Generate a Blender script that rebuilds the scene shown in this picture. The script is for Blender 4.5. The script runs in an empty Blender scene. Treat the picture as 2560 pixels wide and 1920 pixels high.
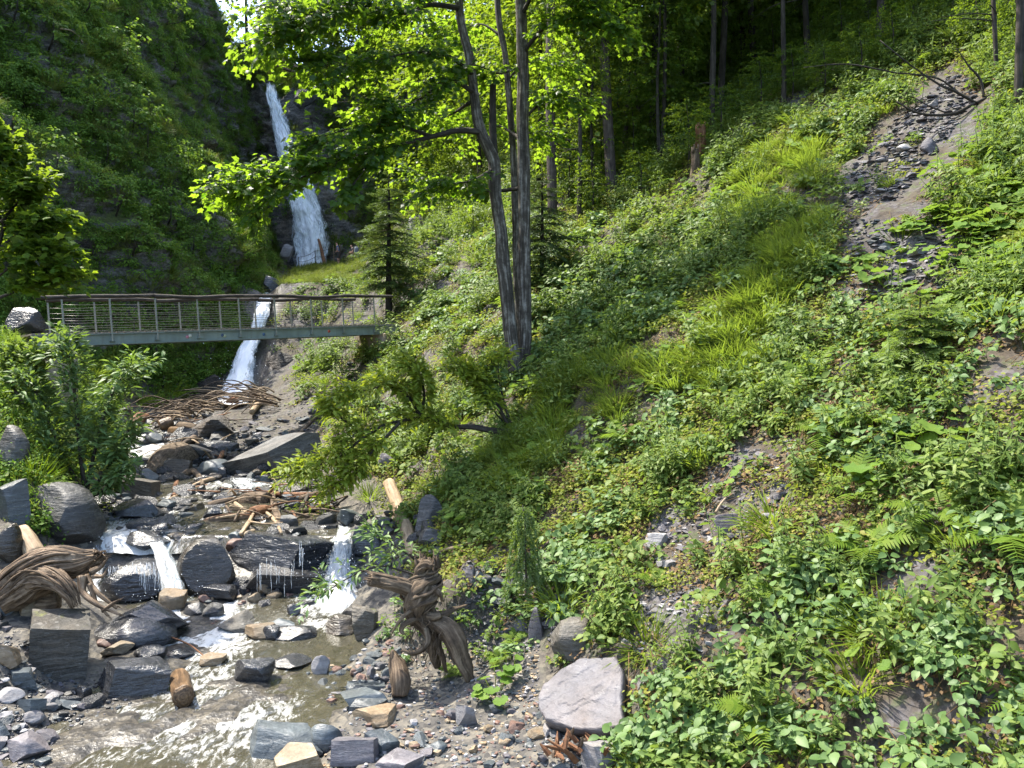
import bpy, bmesh, math, random
import numpy as np
from mathutils import Vector, Matrix, Euler
from mathutils.bvhtree import BVHTree

scene = bpy.context.scene
COL = scene.collection
rad = math.radians
F = 2009.0                                   # focal length in photograph pixels (2560 wide)

# ---------------------------------------------------------------- camera
cam_d = bpy.data.cameras.new('camera')
cam = bpy.data.objects.new('camera', cam_d)
COL.objects.link(cam)
cam_d.sensor_width = 36.0
cam_d.lens = 36.0 * F / 2560.0
cam_d.clip_start = 0.1
cam_d.clip_end = 2000.0
cam.location = (0, 0, 0)
cam.rotation_euler = (rad(90), 0, 0)
scene.camera = cam

# ---------------------------------------------------------------- sky and sun
SUN_EL, SUN_AZ = rad(62), rad(-64)           # azimuth from +Y, negative = to the left
world = bpy.data.worlds.new('World')
scene.world = world
world.use_nodes = True
wn = world.node_tree.nodes
wn.clear()
sky = wn.new('ShaderNodeTexSky')
sky.sky_type = 'NISHITA'
sky.sun_disc = False
sky.sun_elevation = SUN_EL
sky.sun_rotation = SUN_AZ
sky.dust_density = 2.0
bg = wn.new('ShaderNodeBackground')
bg.inputs['Strength'].default_value = 0.15
wo = wn.new('ShaderNodeOutputWorld')
world.node_tree.links.new(sky.outputs[0], bg.inputs[0])
world.node_tree.links.new(bg.outputs[0], wo.inputs[0])

sun_d = bpy.data.lights.new('sun', 'SUN')
sun_d.energy = 3.0
sun_d.angle = rad(0.5)
sun_d.color = (1.0, 0.94, 0.82)
sun = bpy.data.objects.new('sun', sun_d)
COL.objects.link(sun)
S = Vector((math.sin(SUN_AZ) * math.cos(SUN_EL), math.cos(SUN_AZ) * math.cos(SUN_EL), math.sin(SUN_EL)))
sun.rotation_euler = S.to_track_quat('Z', 'Y').to_euler()
sun.location = S * 100

scene.view_settings.view_transform = 'Standard'
scene.view_settings.look = 'None'
scene.view_settings.gamma = 1.0
scene.view_settings.use_curve_mapping = False
scene.view_settings.exposure = 2.25
scene.cycles.max_bounces = 8
scene.cycles.diffuse_bounces = 4
scene.cycles.transparent_max_bounces = 24
scene.cycles.use_denoising = True

# ---------------------------------------------------------------- helpers
def P(u, v, y):
    """World point seen at photograph pixel (u, v) at world distance y."""
    return Vector(((u - 1280) / F * y, y, (960 - v) / F * y))

def UV(p):
    return 1280 + p[..., 0] / p[..., 1] * F, 960 - p[..., 2] / p[..., 1] * F

def _hash(ix, iy, iz, seed):
    n = (ix * 374761393 + iy * 668265263 + iz * 2147483647 + seed * 1274126177) & 0xFFFFFFFF
    n = ((n ^ (n >> 13)) * 1274126177) & 0xFFFFFFFF
    n = n ^ (n >> 16)
    return (n & 0xFFFF) / 32767.5 - 1.0

def vnoise(x, y, z, seed=0):
    x = np.asarray(x, float); y = np.asarray(y, float); z = np.asarray(z, float)
    x, y, z = np.broadcast_arrays(x, y, z)
    fx, fy, fz = np.floor(x), np.floor(y), np.floor(z)
    ix, iy, iz = fx.astype(np.int64), fy.astype(np.int64), fz.astype(np.int64)
    tx, ty, tz = x - fx, y - fy, z - fz
    sx = tx * tx * tx * (tx * (tx * 6 - 15) + 10)
    sy = ty * ty * ty * (ty * (ty * 6 - 15) + 10)
    sz = tz * tz * tz * (tz * (tz * 6 - 15) + 10)
    r = 0
    for a in (0, 1):
        wx = sx if a else 1 - sx
        for b in (0, 1):
            wy = sy if b else 1 - sy
            for c in (0, 1):
                wz = sz if c else 1 - sz
                r = r + wx * wy * wz * _hash(ix + a, iy + b, iz + c, seed)
    return r

def fbm(x, y, z=0.0, octaves=4, seed=0, gain=0.5):
    r, a, t = 0, 1.0, 0
    x = np.asarray(x, float); y = np.asarray(y, float); z = np.asarray(z, float)
    for o in range(octaves):
        r = r + a * vnoise(x, y, z, seed + o * 17)
        t += a
        a *= gain
        x, y, z = x * 2.03 + 5.1, y * 2.03 + 1.7, z * 2.03 + 9.2
    return r / t

def sstep(a, b, x):
    t = np.clip((np.asarray(x, float) - a) / (b - a), 0, 1)
    return t * t * (3 - 2 * t)

def smax(a, b, k):
    h = np.clip(0.5 + 0.5 * (a - b) / k, 0, 1)
    return b + (a - b) * h + k * h * (1 - h)

def mesh_np(name, V, Fc, mat=None, smooth=True, attrs=None):
    """A mesh from numpy arrays; Fc is (m,3) or (m,4)."""
    V = np.asarray(V, np.float32); Fc = np.asarray(Fc, np.int32)
    k = Fc.shape[1]
    me = bpy.data.meshes.new(name)
    me.vertices.add(len(V)); me.vertices.foreach_set('co', V.ravel())
    me.loops.add(Fc.size); me.loops.foreach_set('vertex_index', Fc.ravel())
    me.polygons.add(len(Fc)); me.polygons.foreach_set('loop_start', np.arange(0, Fc.size, k, dtype=np.int32))
    me.update(calc_edges=True)
    me.validate()
    me.polygons.foreach_set('use_smooth', np.full(len(me.polygons), smooth, bool))
    for an, av in (attrs or {}).items():
        if len(av) != len(me.vertices): continue
        av = np.asarray(av, np.float32)
        at_ = me.attributes.new(an, 'FLOAT_VECTOR' if av.ndim == 2 else 'FLOAT', 'POINT')
        at_.data.foreach_set('vector' if av.ndim == 2 else 'value', av.ravel())
    if mat: me.materials.append(mat)
    return me

GN = np.random.default_rng(99).uniform(-1, .6, 97)
class MB:
    """Collects triangles with a per-vertex random value, then becomes one mesh."""
    def __init__(s):
        s.V, s.T, s.A, s.C, s.n = [], [], [], [], 0
    def add(s, V, T, a=None, tc=None):
        V = np.asarray(V, float); T = np.asarray(T, int)
        s.C.append(V if tc is None else np.asarray(tc, float))
        if T.shape[1] == 4:
            T = np.concatenate([T[:, [0, 1, 2]], T[:, [0, 2, 3]]])
        s.V.append(V); s.T.append(T + s.n)
        s.A.append(np.full(len(V), 0.5) if a is None else np.broadcast_to(a, (len(V),)))
        s.n += len(V)
        return s
    def inst(s, tV, tT, R, t, sc, rnd=None):
        R = np.asarray(R); t = np.asarray(t); sc = np.asarray(sc, float)
        if sc.ndim == 1: sc = sc[:, None] * np.ones(3)
        k, n = len(t), len(tV)
        V = np.einsum('kij,knj->kni', R, tV[None] * sc[:, None, :]) + t[:, None]
        T = tT[None] + (np.arange(k) * n)[:, None, None]
        a = np.repeat(np.random.default_rng(k).random(k) if rnd is None else rnd, n)
        return s.add(V.reshape(-1, 3), T.reshape(-1, 3), a)
    def tube(s, pts, radii, sides=7, a=0.5, cap=True, wob=0.0, seed=0, groove=0.0):
        pts = [Vector(p) for p in pts]
        n = len(pts)
        radii = [radii] * n if np.isscalar(radii) else list(radii)
        rng = np.random.default_rng(seed + 7)
        V, T, C = [], [], []
        run = rng.random() * 20
        t0 = (pts[1] - pts[0]).normalized()
        ref = Vector((0, 0, 1)) if abs(t0.z) < 0.9 else Vector((1, 0, 0))
        x = t0.cross(ref).normalized()
        wobv = 1 + wob * rng.standard_normal(sides)
        for i, p in enumerate(pts):
            d = (pts[min(i + 1, n - 1)] - pts[max(i - 1, 0)])
            d = d.normalized() if d.length > 1e-9 else t0
            x = (x - d * x.dot(d)).normalized()
            yv = d.cross(x)
            if i: run += (p - pts[i - 1]).length
            wobv = wobv * 0.7 + 0.3 * (1 + wob * rng.standard_normal(sides))
            for k in range(sides):
                an = 2 * math.pi * k / sides
                gr_ = wobv[k]
                if groove: gr_ *= 1 + groove * (GN[(k * 7 + int(run * 1.5)) % 97] * (1 - (run * 1.5) % 1) + GN[(k * 7 + int(run * 1.5) + 1) % 97] * ((run * 1.5) % 1))
                V.append(p + (x * math.cos(an) + yv * math.sin(an)) * radii[i] * gr_)
                C.append((math.cos(an) * radii[i], math.sin(an) * radii[i], run))
        for i in range(n - 1):
            for k in range(sides):
                a0, a1 = i * sides + k, i * sides + (k + 1) % sides
                b0, b1 = a0 + sides, a1 + sides
                T += [(a0, a1, b1), (a0, b1, b0)]
        if cap:
            for base, fl in ((0, True), ((n - 1) * sides, False)):
                c = len(V); V.append(pts[0] if fl else pts[-1]); C.append((0, 0, run + 3))
                for k in range(sides):
                    q = (base + k, base + (k + 1) % sides)
                    T.append((c, q[1], q[0]) if fl else (c, q[0], q[1]))
        return s.add([tuple(v) for v in V], T, a, C)
    def box(s, c, half, R=None, a=0.5):
        V = np.array([(i, j, k) for i in (-1, 1) for j in (-1, 1) for k in (-1, 1)], float) * half
        if R is not None: V = V @ np.array(R).T
        T = np.array([(0, 1, 3, 2), (4, 6, 7, 5), (0, 4, 5, 1), (2, 3, 7, 6), (0, 2, 6, 4), (1, 5, 7, 3)])
        return s.add(V + np.array(c), T, a)
    def gnarl(s, amp, freq, seed=0, stretch=1.0):
        V = np.concatenate(s.V); C = np.concatenate(s.C)
        for k in range(3):
            V[:, k] += amp * fbm(C[:, 0] * freq * 3 + 3.3 * k, C[:, 1] * freq * 3, C[:, 2] * freq / stretch, 3, seed + 90 + k)
        s.V = [V]; s.C = [C]; s.A = [np.concatenate(s.A)]; s.T = [np.concatenate(s.T)]
        return s
    def mesh(s, name, mat, origin=None, smooth=True):
        V = np.concatenate(s.V)
        if origin is not None: V = V - np.array(origin)
        return mesh_np(name, V, np.concatenate(s.T), mat, smooth, {'rnd': np.concatenate(s.A), 'tc': np.concatenate(s.C)})

def tag(o, label=None, cat=None, group=None, kind=None):
    if label: o['label'] = label
    if cat: o['category'] = cat
    if group: o['group'] = group
    if kind: o['kind'] = kind
    return o

def obj(name, me, parent=None, loc=None):
    o = bpy.data.objects.new(name, me)
    COL.objects.link(o)
    if parent is not None: o.parent = parent
    if loc is not None: o.location = loc
    return o

def thing(name, label, cat, loc, group=None, rz=0.0):
    o = bpy.data.objects.new(name, None)
    o.empty_display_size = 0.2
    COL.objects.link(o)
    o.location = loc
    o.rotation_euler = (0, 0, rz)
    return tag(o, label, cat, group)

def part(name, mb, mat, root, smooth=True, kind=None, label=None, base=None):
    """World-space geometry as a child of a thing (an Empty without rotation)."""
    o = obj(name, mb.mesh(name, mat, base if base is not None else root.location, smooth), root)
    return tag(o, label, None, None, kind)

def dup(root, loc, rz=0.0, sc=1.0, label=None, group=None):
    def cp(o, parent):
        c = o.copy(); COL.objects.link(c); c.parent = parent
        for ch in KIDS.get(o.name, ()): cp(ch, c)
        return c
    r = cp(root, None)
    r.location = loc; r.rotation_euler = (0, 0, rz); r.scale = (sc, sc, sc) if np.isscalar(sc) else sc
    if label: r['label'] = label
    if group: r['group'] = group
    return r
KIDS = {}
def kids(root):
    """Remember the children of a prototype so that dup() need not search the scene."""
    def walk(o):
        KIDS[o.name] = list(o.children)
        for c in o.children: walk(c)
    walk(root)

def unit(v):
    v = np.asarray(v, float)
    return v / np.maximum(np.linalg.norm(v, axis=-1, keepdims=True), 1e-9)

def frames(d, up):
    d = np.asarray(d, float); up = np.broadcast_to(np.asarray(up, float), d.shape)
    y = d / np.maximum(np.linalg.norm(d, axis=1, keepdims=True), 1e-9)
    z = up - (up * y).sum(1, keepdims=True) * y
    z /= np.maximum(np.linalg.norm(z, axis=1, keepdims=True), 1e-9)
    x = np.cross(y, z)
    return np.stack([x, y, z], axis=-1)

def poly(pts, n):
    """Resample a polyline smoothly (Catmull-Rom) to n points."""
    p = np.array([tuple(q) for q in pts], float)
    q = np.concatenate([[2 * p[0] - p[1]], p, [2 * p[-1] - p[-2]]])
    out = []
    m = len(p) - 1
    for s_ in np.linspace(0, m, n):
        i = min(int(s_), m - 1); t = s_ - i
        a, b, c, d = q[i], q[i + 1], q[i + 2], q[i + 3]
        out.append(0.5 * (2 * b + (c - a) * t + (2 * a - 5 * b + 4 * c - d) * t * t + (3 * b - a - 3 * c + d) * t ** 3))
    return np.array(out)

# ---------------------------------------------------------------- materials
class NT:
    def __init__(s, name):
        s.m = bpy.data.materials.new(name); s.m.use_nodes = True
        s.t = s.m.node_tree; s.t.nodes.clear()
    def n(s, typ, ins=None, **props):
        nd = s.t.nodes.new('ShaderNode' + typ)
        for k, v in props.items(): setattr(nd, k, v)
        for k, v in (ins or {}).items():
            if isinstance(v, bpy.types.NodeSocket): s.t.links.new(v, nd.inputs[k])
            elif isinstance(v, bpy.types.Node): s.t.links.new(v.outputs[0], nd.inputs[k])
            else: nd.inputs[k].default_value = v
        return nd
    def math(s, op, a, b=0.0, clamp=False):
        return s.n('Math', {0: a, 1: b}, operation=op, use_clamp=clamp).outputs[0]
    def mix(s, f, a, b, blend='MIX'):
        nd = s.t.nodes.new('ShaderNodeMix'); nd.data_type = 'RGBA'; nd.blend_type = blend
        for k, v in ((0, f), (6, a), (7, b)):
            if isinstance(v, bpy.types.NodeSocket): s.t.links.new(v, nd.inputs[k])
            elif isinstance(v, bpy.types.Node): s.t.links.new(v.outputs[0], nd.inputs[k])
            else: nd.inputs[k].default_value = v if np.isscalar(v) or len(v) == 4 else (*v, 1)
        return nd.outputs[2]
    def ramp(s, f, stops, interp='LINEAR'):
        nd = s.n('ValToRGB', {0: f}); cr = nd.color_ramp; cr.interpolation = interp
        while len(cr.elements) < len(stops): cr.elements.new(0.5)
        for e, (p_, c) in zip(cr.elements, stops):
            e.position = p_; e.color = (c, c, c, 1) if np.isscalar(c) else (*c, 1)
        return nd.outputs[0]
    def noise(s, vec, scale, detail=4, rough=0.55, out=0, distortion=0.0):
        return s.n('TexNoise', {'Vector': vec, 'Scale': scale, 'Detail': detail, 'Roughness': rough, 'Distortion': distortion}).outputs[out]
    def out(s, sh, disp=None):
        o = s.n('OutputMaterial', {0: sh})
        return s.m
    def attr(s, name):
        return s.n('Attribute', attribute_name=name).outputs['Fac']

def leaf_mat(name, cols, trans=0.4, rough=0.45, spec=0.35, tcol=None, vary=0.35):
    g = NT(name)
    r = g.attr('rnd')
    oi = g.n('ObjectInfo').outputs['Random']
    f = g.math('ADD', g.math('MULTIPLY', r, 1 - vary), g.math('MULTIPLY', oi, vary))
    c = g.ramp(f, [(i / (len(cols) - 1), q) for i, q in enumerate(cols)])
    geo = g.n('NewGeometry')
    n = g.noise(geo.outputs['Position'], 9.0, 2)
    c = g.mix(g.math('MULTIPLY', n, 0.5), c, g.mix(1.0, c, (0.55, 0.62, 0.5), 'MULTIPLY'))
    c = g.mix(g.math('MULTIPLY', geo.outputs['Backfacing'], 0.35), c, (0.16, 0.2, 0.12))
    p = g.n('BsdfPrincipled', {'Base Color': c, 'Roughness': rough, 'Specular IOR Level': spec})
    tc = g.mix(1.0, c, tcol or (1.75, 1.85, 0.55), 'MULTIPLY')
    t = g.n('BsdfTranslucent', {'Color': tc})
    return g.out(g.n('MixShader', {0: trans, 1: p, 2: t}).outputs[0])

def rock_mat(name, dark, mid, light, rough=0.6, moss=0.0, bump=0.6, scale=1.0, spec=0.4, brown=0.0, lean=(0.3, 0.25, 0.0), dist=0.05):
    g = NT(name)
    tc = g.n('TexCoord').outputs['Object']
    oi = g.n('ObjectInfo').outputs['Random']
    off = g.n('VectorMath', {0: tc, 1: g.n('CombineXYZ', {0: g.math('MULTIPLY', oi, 37.0), 1: g.math('MULTIPLY', oi, 71.0), 2: 0.0})}, operation='ADD').outputs[0]
    mp = g.n('Mapping', {'Vector': off, 'Rotation': lean, 'Scale': (1.2 * scale, 1.2 * scale, 6.5 * scale)}).outputs[0]
    st = g.noise(mp, 2.2, 6, 0.62)
    blot = g.noise(off, 1.3 * scale, 4)
    fine = g.noise(off, 22 * scale, 4, 0.7)
    f = g.math('ADD', g.math('MULTIPLY', st, 0.6), g.math('MULTIPLY', fine, 0.4))
    f = g.math('ADD', f, g.math('MULTIPLY', g.math('SUBTRACT', oi, 0.5), 0.22))
    c = g.ramp(f, [(0.3, dark), (0.52, mid), (0.72, light)])
    c = g.mix(g.math('MULTIPLY', g.ramp(blot, [(0.45, 0.0), (0.7, 1.0)]), 0.25 + brown), c, g.mix(1.0, c, (1.25, 0.95, 0.65), 'MULTIPLY'))
    # pale quartz veins
    vein = g.noise(g.n('Mapping', {'Vector': off, 'Rotation': (0.9, 0.4, 0.6), 'Scale': (0.7, 0.7, 3.5)}).outputs[0], 1.6 * scale, 3)
    vm = g.ramp(vein, [(0.492, 0.0), (0.5, 0.16), (0.508, 0.0)])
    c = g.mix(vm, c, (0.45, 0.44, 0.41))
    if moss > 0:
        geo = g.n('NewGeometry')
        up = g.n('SeparateXYZ', {0: geo.outputs['Normal']}).outputs[2]
        mm = g.noise(off, 2.4 * scale, 5, 0.65)
        mk = g.ramp(g.math('ADD', g.math('MULTIPLY', up, 0.3), g.math('ADD', mm, moss - 0.5)), [(0.52, 0.0), (0.62, 1.0)])
        mc = g.ramp(fine, [(0.35, (0.035, 0.042, 0.008)), (0.6, (0.10, 0.105, 0.016)), (0.75, (0.16, 0.14, 0.03))])
        c = g.mix(mk, c, mc)
    hb = g.math('ADD', g.math('MULTIPLY', st, 1.0), g.math('MULTIPLY', fine, 0.35))
    b = g.n('Bump', {'Strength': bump, 'Distance': dist, 'Height': hb}).outputs[0]
    rr = g.math('ADD', g.math('MULTIPLY', g.noise(off, 5 * scale, 3), 0.35), rough - 0.17)
    p = g.n('BsdfPrincipled', {'Base Color': c, 'Roughness': rr, 'Specular IOR Level': spec, 'Normal': b})
    return g.out(p.outputs[0])

def wood_mat(name, dark, mid, light, rough=0.75, moss=0.0, along=2, bump=0.7, scale=1.0):
    g = NT(name)
    tc = g.n('Attribute', attribute_name='tc').outputs['Vector']
    sc = [14.0 * scale, 14.0 * scale, 1.1 * scale]
    mp = g.n('Mapping', {'Vector': tc, 'Scale': tuple(sc)}).outputs[0]
    st = g.noise(mp, 1.6, 6, 0.65)
    b0 = g.noise(tc, 1.7, 3)
    c = g.ramp(g.math('ADD', g.math('MULTIPLY', st, 0.62), g.math('MULTIPLY', g.noise(tc, 5.0, 5, 0.7), 0.38)), [(0.36, dark), (0.5, mid), (0.66, light)])
    if moss > 0:
        up = g.n('SeparateXYZ', {0: g.n('NewGeometry').outputs['Normal']}).outputs[2]
        mm = g.noise(tc, 3.0, 5, 0.7)
        mk = g.ramp(g.math('ADD', g.math('MULTIPLY', up, 0.25), g.math('ADD', mm, moss - 0.5)), [(0.52, 0.0), (0.62, 1.0)])
        c = g.mix(mk, c, g.ramp(g.noise(tc, 30, 3), [(0.35, (0.04, 0.045, 0.008)), (0.65, (0.13, 0.115, 0.016))]))
    b = g.n('Bump', {'Strength': bump, 'Distance': 0.03, 'Height': st}).outputs[0]
    return g.out(g.n('BsdfPrincipled', {'Base Color': c, 'Roughness': rough, 'Specular IOR Level': 0.25, 'Normal': b}).outputs[0])

def plain_mat(name, c, rough=0.6, spec=0.3, metal=0.0, mott=0.25, scale=6.0):
    g = NT(name)
    tc = g.n('TexCoord').outputs['Object']
    n = g.noise(tc, scale, 5, 0.65)
    cc = g.mix(g.ramp(n, [(0.35, 0.0), (0.7, 1.0)]), tuple(x * (1 - mott) for x in c), tuple(min(1, x * (1 + mott)) for x in c))
    b = g.n('Bump', {'Strength': 0.25, 'Distance': 0.01, 'Height': n}).outputs[0]
    return g.out(g.n('BsdfPrincipled', {'Base Color': cc, 'Roughness': rough, 'Specular IOR Level': spec, 'Metallic': metal, 'Normal': b}).outputs[0])

M = {}
# leaves (real-world albedos)
M['maple'] = leaf_mat('maple_leaf', [(0.035, 0.075, 0.018), (0.055, 0.11, 0.022), (0.085, 0.14, 0.028)], 0.68, 0.4, 0.35, (2.3, 2.4, 0.30))
M['forest_leaf'] = leaf_mat('forest_leaf', [(0.04, 0.08, 0.010), (0.07, 0.125, 0.014), (0.11, 0.16, 0.018)], 0.5, 0.55, 0.12, (2.1, 2.05, 0.3))
M['bush_leaf'] = leaf_mat('bush_leaf', [(0.085, 0.135, 0.016), (0.145, 0.20, 0.022), (0.22, 0.255, 0.03)], 0.42, 0.5, 0.2, (2.0, 1.9, 0.35))
M['herb'] = leaf_mat('herb_leaf', [(0.06, 0.105, 0.022), (0.115, 0.17, 0.036), (0.19, 0.235, 0.06)], 0.36, 0.54, 0.2)
M['cover'] = leaf_mat('cover_leaf', [(0.075, 0.10, 0.014), (0.14, 0.17, 0.025), (0.215, 0.23, 0.045), (0.26, 0.21, 0.06)], 0.38, 0.57, 0.15)
M['cool'] = leaf_mat('cool_leaf', [(0.055, 0.105, 0.032), (0.10, 0.165, 0.052), (0.165, 0.235, 0.085)], 0.32, 0.5, 0.24, (1.7, 1.8, 0.5))
M['cliff_leaf'] = leaf_mat('cliff_leaf', [(0.05, 0.10, 0.016), (0.095, 0.17, 0.024), (0.15, 0.235, 0.034)], 0.36, 0.6, 0.14)
M['grass'] = leaf_mat('grass_blade', [(0.085, 0.13, 0.012), (0.13, 0.18, 0.016), (0.18, 0.215, 0.024)], 0.42, 0.55, 0.13)
M['drygrass'] = leaf_mat('knoll_grass', [(0.055, 0.085, 0.014), (0.095, 0.12, 0.02), (0.17, 0.155, 0.045)], 0.3, 0.6, 0.12)
M['fern'] = leaf_mat('fern_frond', [(0.07, 0.13, 0.014), (0.115, 0.175, 0.02), (0.155, 0.205, 0.026)], 0.4, 0.55, 0.14)
M['butter'] = leaf_mat('butterbur_leaf', [(0.08, 0.15, 0.026), (0.115, 0.185, 0.032), (0.15, 0.22, 0.042)], 0.36, 0.6, 0.13)
M['needle'] = leaf_mat('spruce_needle', [(0.025, 0.05, 0.016), (0.045, 0.08, 0.024), (0.07, 0.115, 0.03)], 0.15, 0.55, 0.25)
M['light_needle'] = leaf_mat('light_spruce_needle', [(0.04, 0.07, 0.018), (0.065, 0.105, 0.026), (0.095, 0.14, 0.032)], 0.25, 0.55, 0.2)
M['young_needle'] = leaf_mat('young_spruce_needle', [(0.075, 0.12, 0.03), (0.11, 0.165, 0.04), (0.15, 0.20, 0.05)], 0.4, 0.5, 0.3)
M['litter'] = leaf_mat('leaf_litter', [(0.06, 0.035, 0.018), (0.12, 0.07, 0.03), (0.2, 0.13, 0.06)], 0.1, 0.7, 0.2, (1, 1, 1))
# rocks
M['wet'] = rock_mat('wet_slate', (0.008, 0.0085, 0.010), (0.022, 0.023, 0.026), (0.06, 0.062, 0.068), 0.28, 0.0, 0.7, 1.0, 0.6, 0.1)
M['wetbrown'] = rock_mat('wet_brown_rock', (0.010, 0.0085, 0.0065), (0.032, 0.026, 0.019), (0.085, 0.07, 0.05), 0.32, 0.0, 0.7, 1.0, 0.55, 0.35)
M['slate'] = rock_mat('blue_slate', (0.026, 0.032, 0.036), (0.055, 0.066, 0.072), (0.12, 0.138, 0.145), 0.45, 0.0, 0.5, 1.0, 0.4)
M['boulder'] = rock_mat('grey_boulder', (0.014, 0.014, 0.0145), (0.042, 0.042, 0.041), (0.105, 0.104, 0.1), 0.5, 0.0, 0.7, 1.0, 0.4, 0.15)
M['mossrock'] = rock_mat('mossy_rock', (0.028, 0.027, 0.024), (0.075, 0.07, 0.06), (0.15, 0.14, 0.12), 0.65, 0.15, 1.0, 1.0, 0.35, 0.2)
M['shale'] = rock_mat('purple_shale', (0.045, 0.042, 0.048), (0.088, 0.083, 0.092), (0.17, 0.16, 0.172), 0.6, 0.0, 0.5, 1.0, 0.35)
M['tan'] = rock_mat('tan_rock', (0.08, 0.058, 0.034), (0.165, 0.13, 0.085), (0.32, 0.27, 0.2), 0.6, 0.0, 0.6, 1.0, 0.35, 0.3)
M['pale'] = rock_mat('pale_rock', (0.09, 0.087, 0.09), (0.17, 0.165, 0.168), (0.29, 0.285, 0.285), 0.65, 0.0, 0.5, 1.0, 0.3)
M['red'] = rock_mat('reddish_rock', (0.05, 0.028, 0.022), (0.11, 0.064, 0.05), (0.21, 0.135, 0.105), 0.55, 0.0, 0.5, 1.0, 0.35)
M['cliffrock'] = rock_mat('cliff_rock', (0.02, 0.018, 0.017), (0.065, 0.057, 0.05), (0.15, 0.135, 0.12), 0.65, 0.10, 1.0, 0.6, 0.35, 0.3, (0.5, 0.7, 0.2), 0.3)
# wood
M['bark'] = wood_mat('maple_bark', (0.016, 0.013, 0.009), (0.06, 0.051, 0.04), (0.27, 0.25, 0.215), 0.9, 0.08, 2, 1.0, 0.8)
M['darkbark'] = wood_mat('dark_bark', (0.011, 0.009, 0.007), (0.03, 0.025, 0.019), (0.075, 0.064, 0.052), 0.9, 0.04, 2, 0.9, 0.7)
M['spruce_bark'] = wood_mat('spruce_bark', (0.022, 0.017, 0.014), (0.06, 0.047, 0.038), (0.12, 0.098, 0.08), 0.85, 0.0, 2, 0.8, 0.7)
M['drift'] = wood_mat('driftwood', (0.025, 0.017, 0.011), (0.09, 0.062, 0.04), (0.2, 0.145, 0.095), 0.75, 0.0, 0, 1.0, 1.0)
M['driftx'] = wood_mat('driftwood_stump', (0.016, 0.010, 0.006), (0.115, 0.078, 0.048), (0.27, 0.2, 0.135), 0.75, 0.0, 0, 1.0, 1.0)
M['log'] = wood_mat('peeled_log', (0.10, 0.068, 0.04), (0.25, 0.18, 0.11), (0.38, 0.29, 0.19), 0.65, 0.0, 2, 0.5, 0.8)
M['wetlog'] = wood_mat('wet_log', (0.02, 0.013, 0.008), (0.10, 0.06, 0.03), (0.22, 0.14, 0.075), 0.4, 0.0, 1, 0.9, 0.8)
M['root'] = wood_mat('mossy_root', (0.014, 0.010, 0.006), (0.085, 0.06, 0.038), (0.21, 0.16, 0.108), 0.85, 0.10, 2, 1.0, 0.8)
M['cutwood'] = plain_mat('cut_wood', (0.38, 0.27, 0.16), 0.8, 0.2, 0, 0.3, 12)
M['rail'] = wood_mat('weathered_rail', (0.016, 0.013, 0.011), (0.045, 0.037, 0.03), (0.10, 0.085, 0.07), 0.85, 0.0, 0, 0.8, 1.0)
M['redwood'] = wood_mat('reddish_wood', (0.05, 0.022, 0.01), (0.13, 0.06, 0.028), (0.22, 0.115, 0.06), 0.75, 0.0, 2, 0.8, 0.8)
M['plank'] = wood_mat('grey_plank', (0.08, 0.065, 0.05), (0.18, 0.15, 0.12), (0.3, 0.26, 0.21), 0.8, 0.0, 0, 0.6, 1.0)
# made things
def girder_material():
    g = NT('painted_steel')
    tc = g.n('TexCoord').outputs['Object']
    n = g.noise(tc, 2.2, 5, 0.6)
    streak = g.noise(g.n('Mapping', {'Vector': tc, 'Scale': (6, 6, 0.5)}).outputs[0], 1.5, 4)
    c = g.mix(g.ramp(n, [(0.4, 0.0), (0.7, 1.0)]), (0.135, 0.165, 0.15), (0.19, 0.225, 0.205))
    c = g.mix(g.math('MULTIPLY', g.ramp(streak, [(0.5, 0.0), (0.72, 1.0)]), 0.35), c, (0.09, 0.075, 0.045))
    b = g.n('Bump', {'Strength': 0.1, 'Distance': 0.01, 'Height': n}).outputs[0]
    return g.out(g.n('BsdfPrincipled', {'Base Color': c, 'Roughness': 0.5, 'Specular IOR Level': 0.4, 'Normal': b}).outputs[0])
M['girder'] = girder_material()
M['post'] = plain_mat('galvanised_post', (0.22, 0.22, 0.19), 0.5, 0.4, 0.3, 0.2, 14)
M['cable'] = plain_mat('steel_cable', (0.11, 0.105, 0.095), 0.4, 0.5, 0.6, 0.2, 20)
M['rust'] = plain_mat('rusty_post', (0.05, 0.035, 0.028), 0.7, 0.3, 0.2, 0.3, 20)
M['concrete'] = plain_mat('concrete', (0.27, 0.22, 0.165), 0.85, 0.2, 0, 0.25, 5)
# ================================================================ terrain
_Y =  [2, 8, 9.4, 11, 13.2, 15.3, 15.9, 16.5, 19, 21, 23, 25, 27, 29, 33, 34.2, 40, 45, 55, 64, 66, 68, 80]
_ZB = [-4.9, -4.5, -4.45, -4.35, -4.2, -4.05, -3.8, -3.2, -2.95, -2.75, -2.5, -2.15, -1.6, -1.25, -0.8, -0.6, 4.8, 5.5, 7.5, 9.2, 9.6, 10.2, 12]
_YW = [2, 8, 9.4, 11, 13.2, 15.2, 17, 19, 21, 23, 25, 27.5, 31, 34, 40, 50, 62, 66, 80]
_WL = [-5.2, -6.1, -6.0, -5.95, -6.2, -7.7, -8.5, -9.4, -9.7, -10.6, -12.1, -12.8, -13.2, -12.8, -12.9, -15.6, -17.8, -18.6, -20]
_WR = [-1.2, -2.1, -2.4, -2.3, -2.7, -3.2, -3.4, -5.2, -6.4, -8.4, -10.6, -11.9, -11.6, -10.7, -11.7, -14.4, -16.0, -15.2, -18]
_YC = [2, 9, 11, 13, 16, 19, 21, 24, 30, 36]
_ZC = [-4.3, -4.05, -3.85, -3.3, -2.2, -0.4, 0.75, 0.95, 0.6, 3.0]

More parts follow.
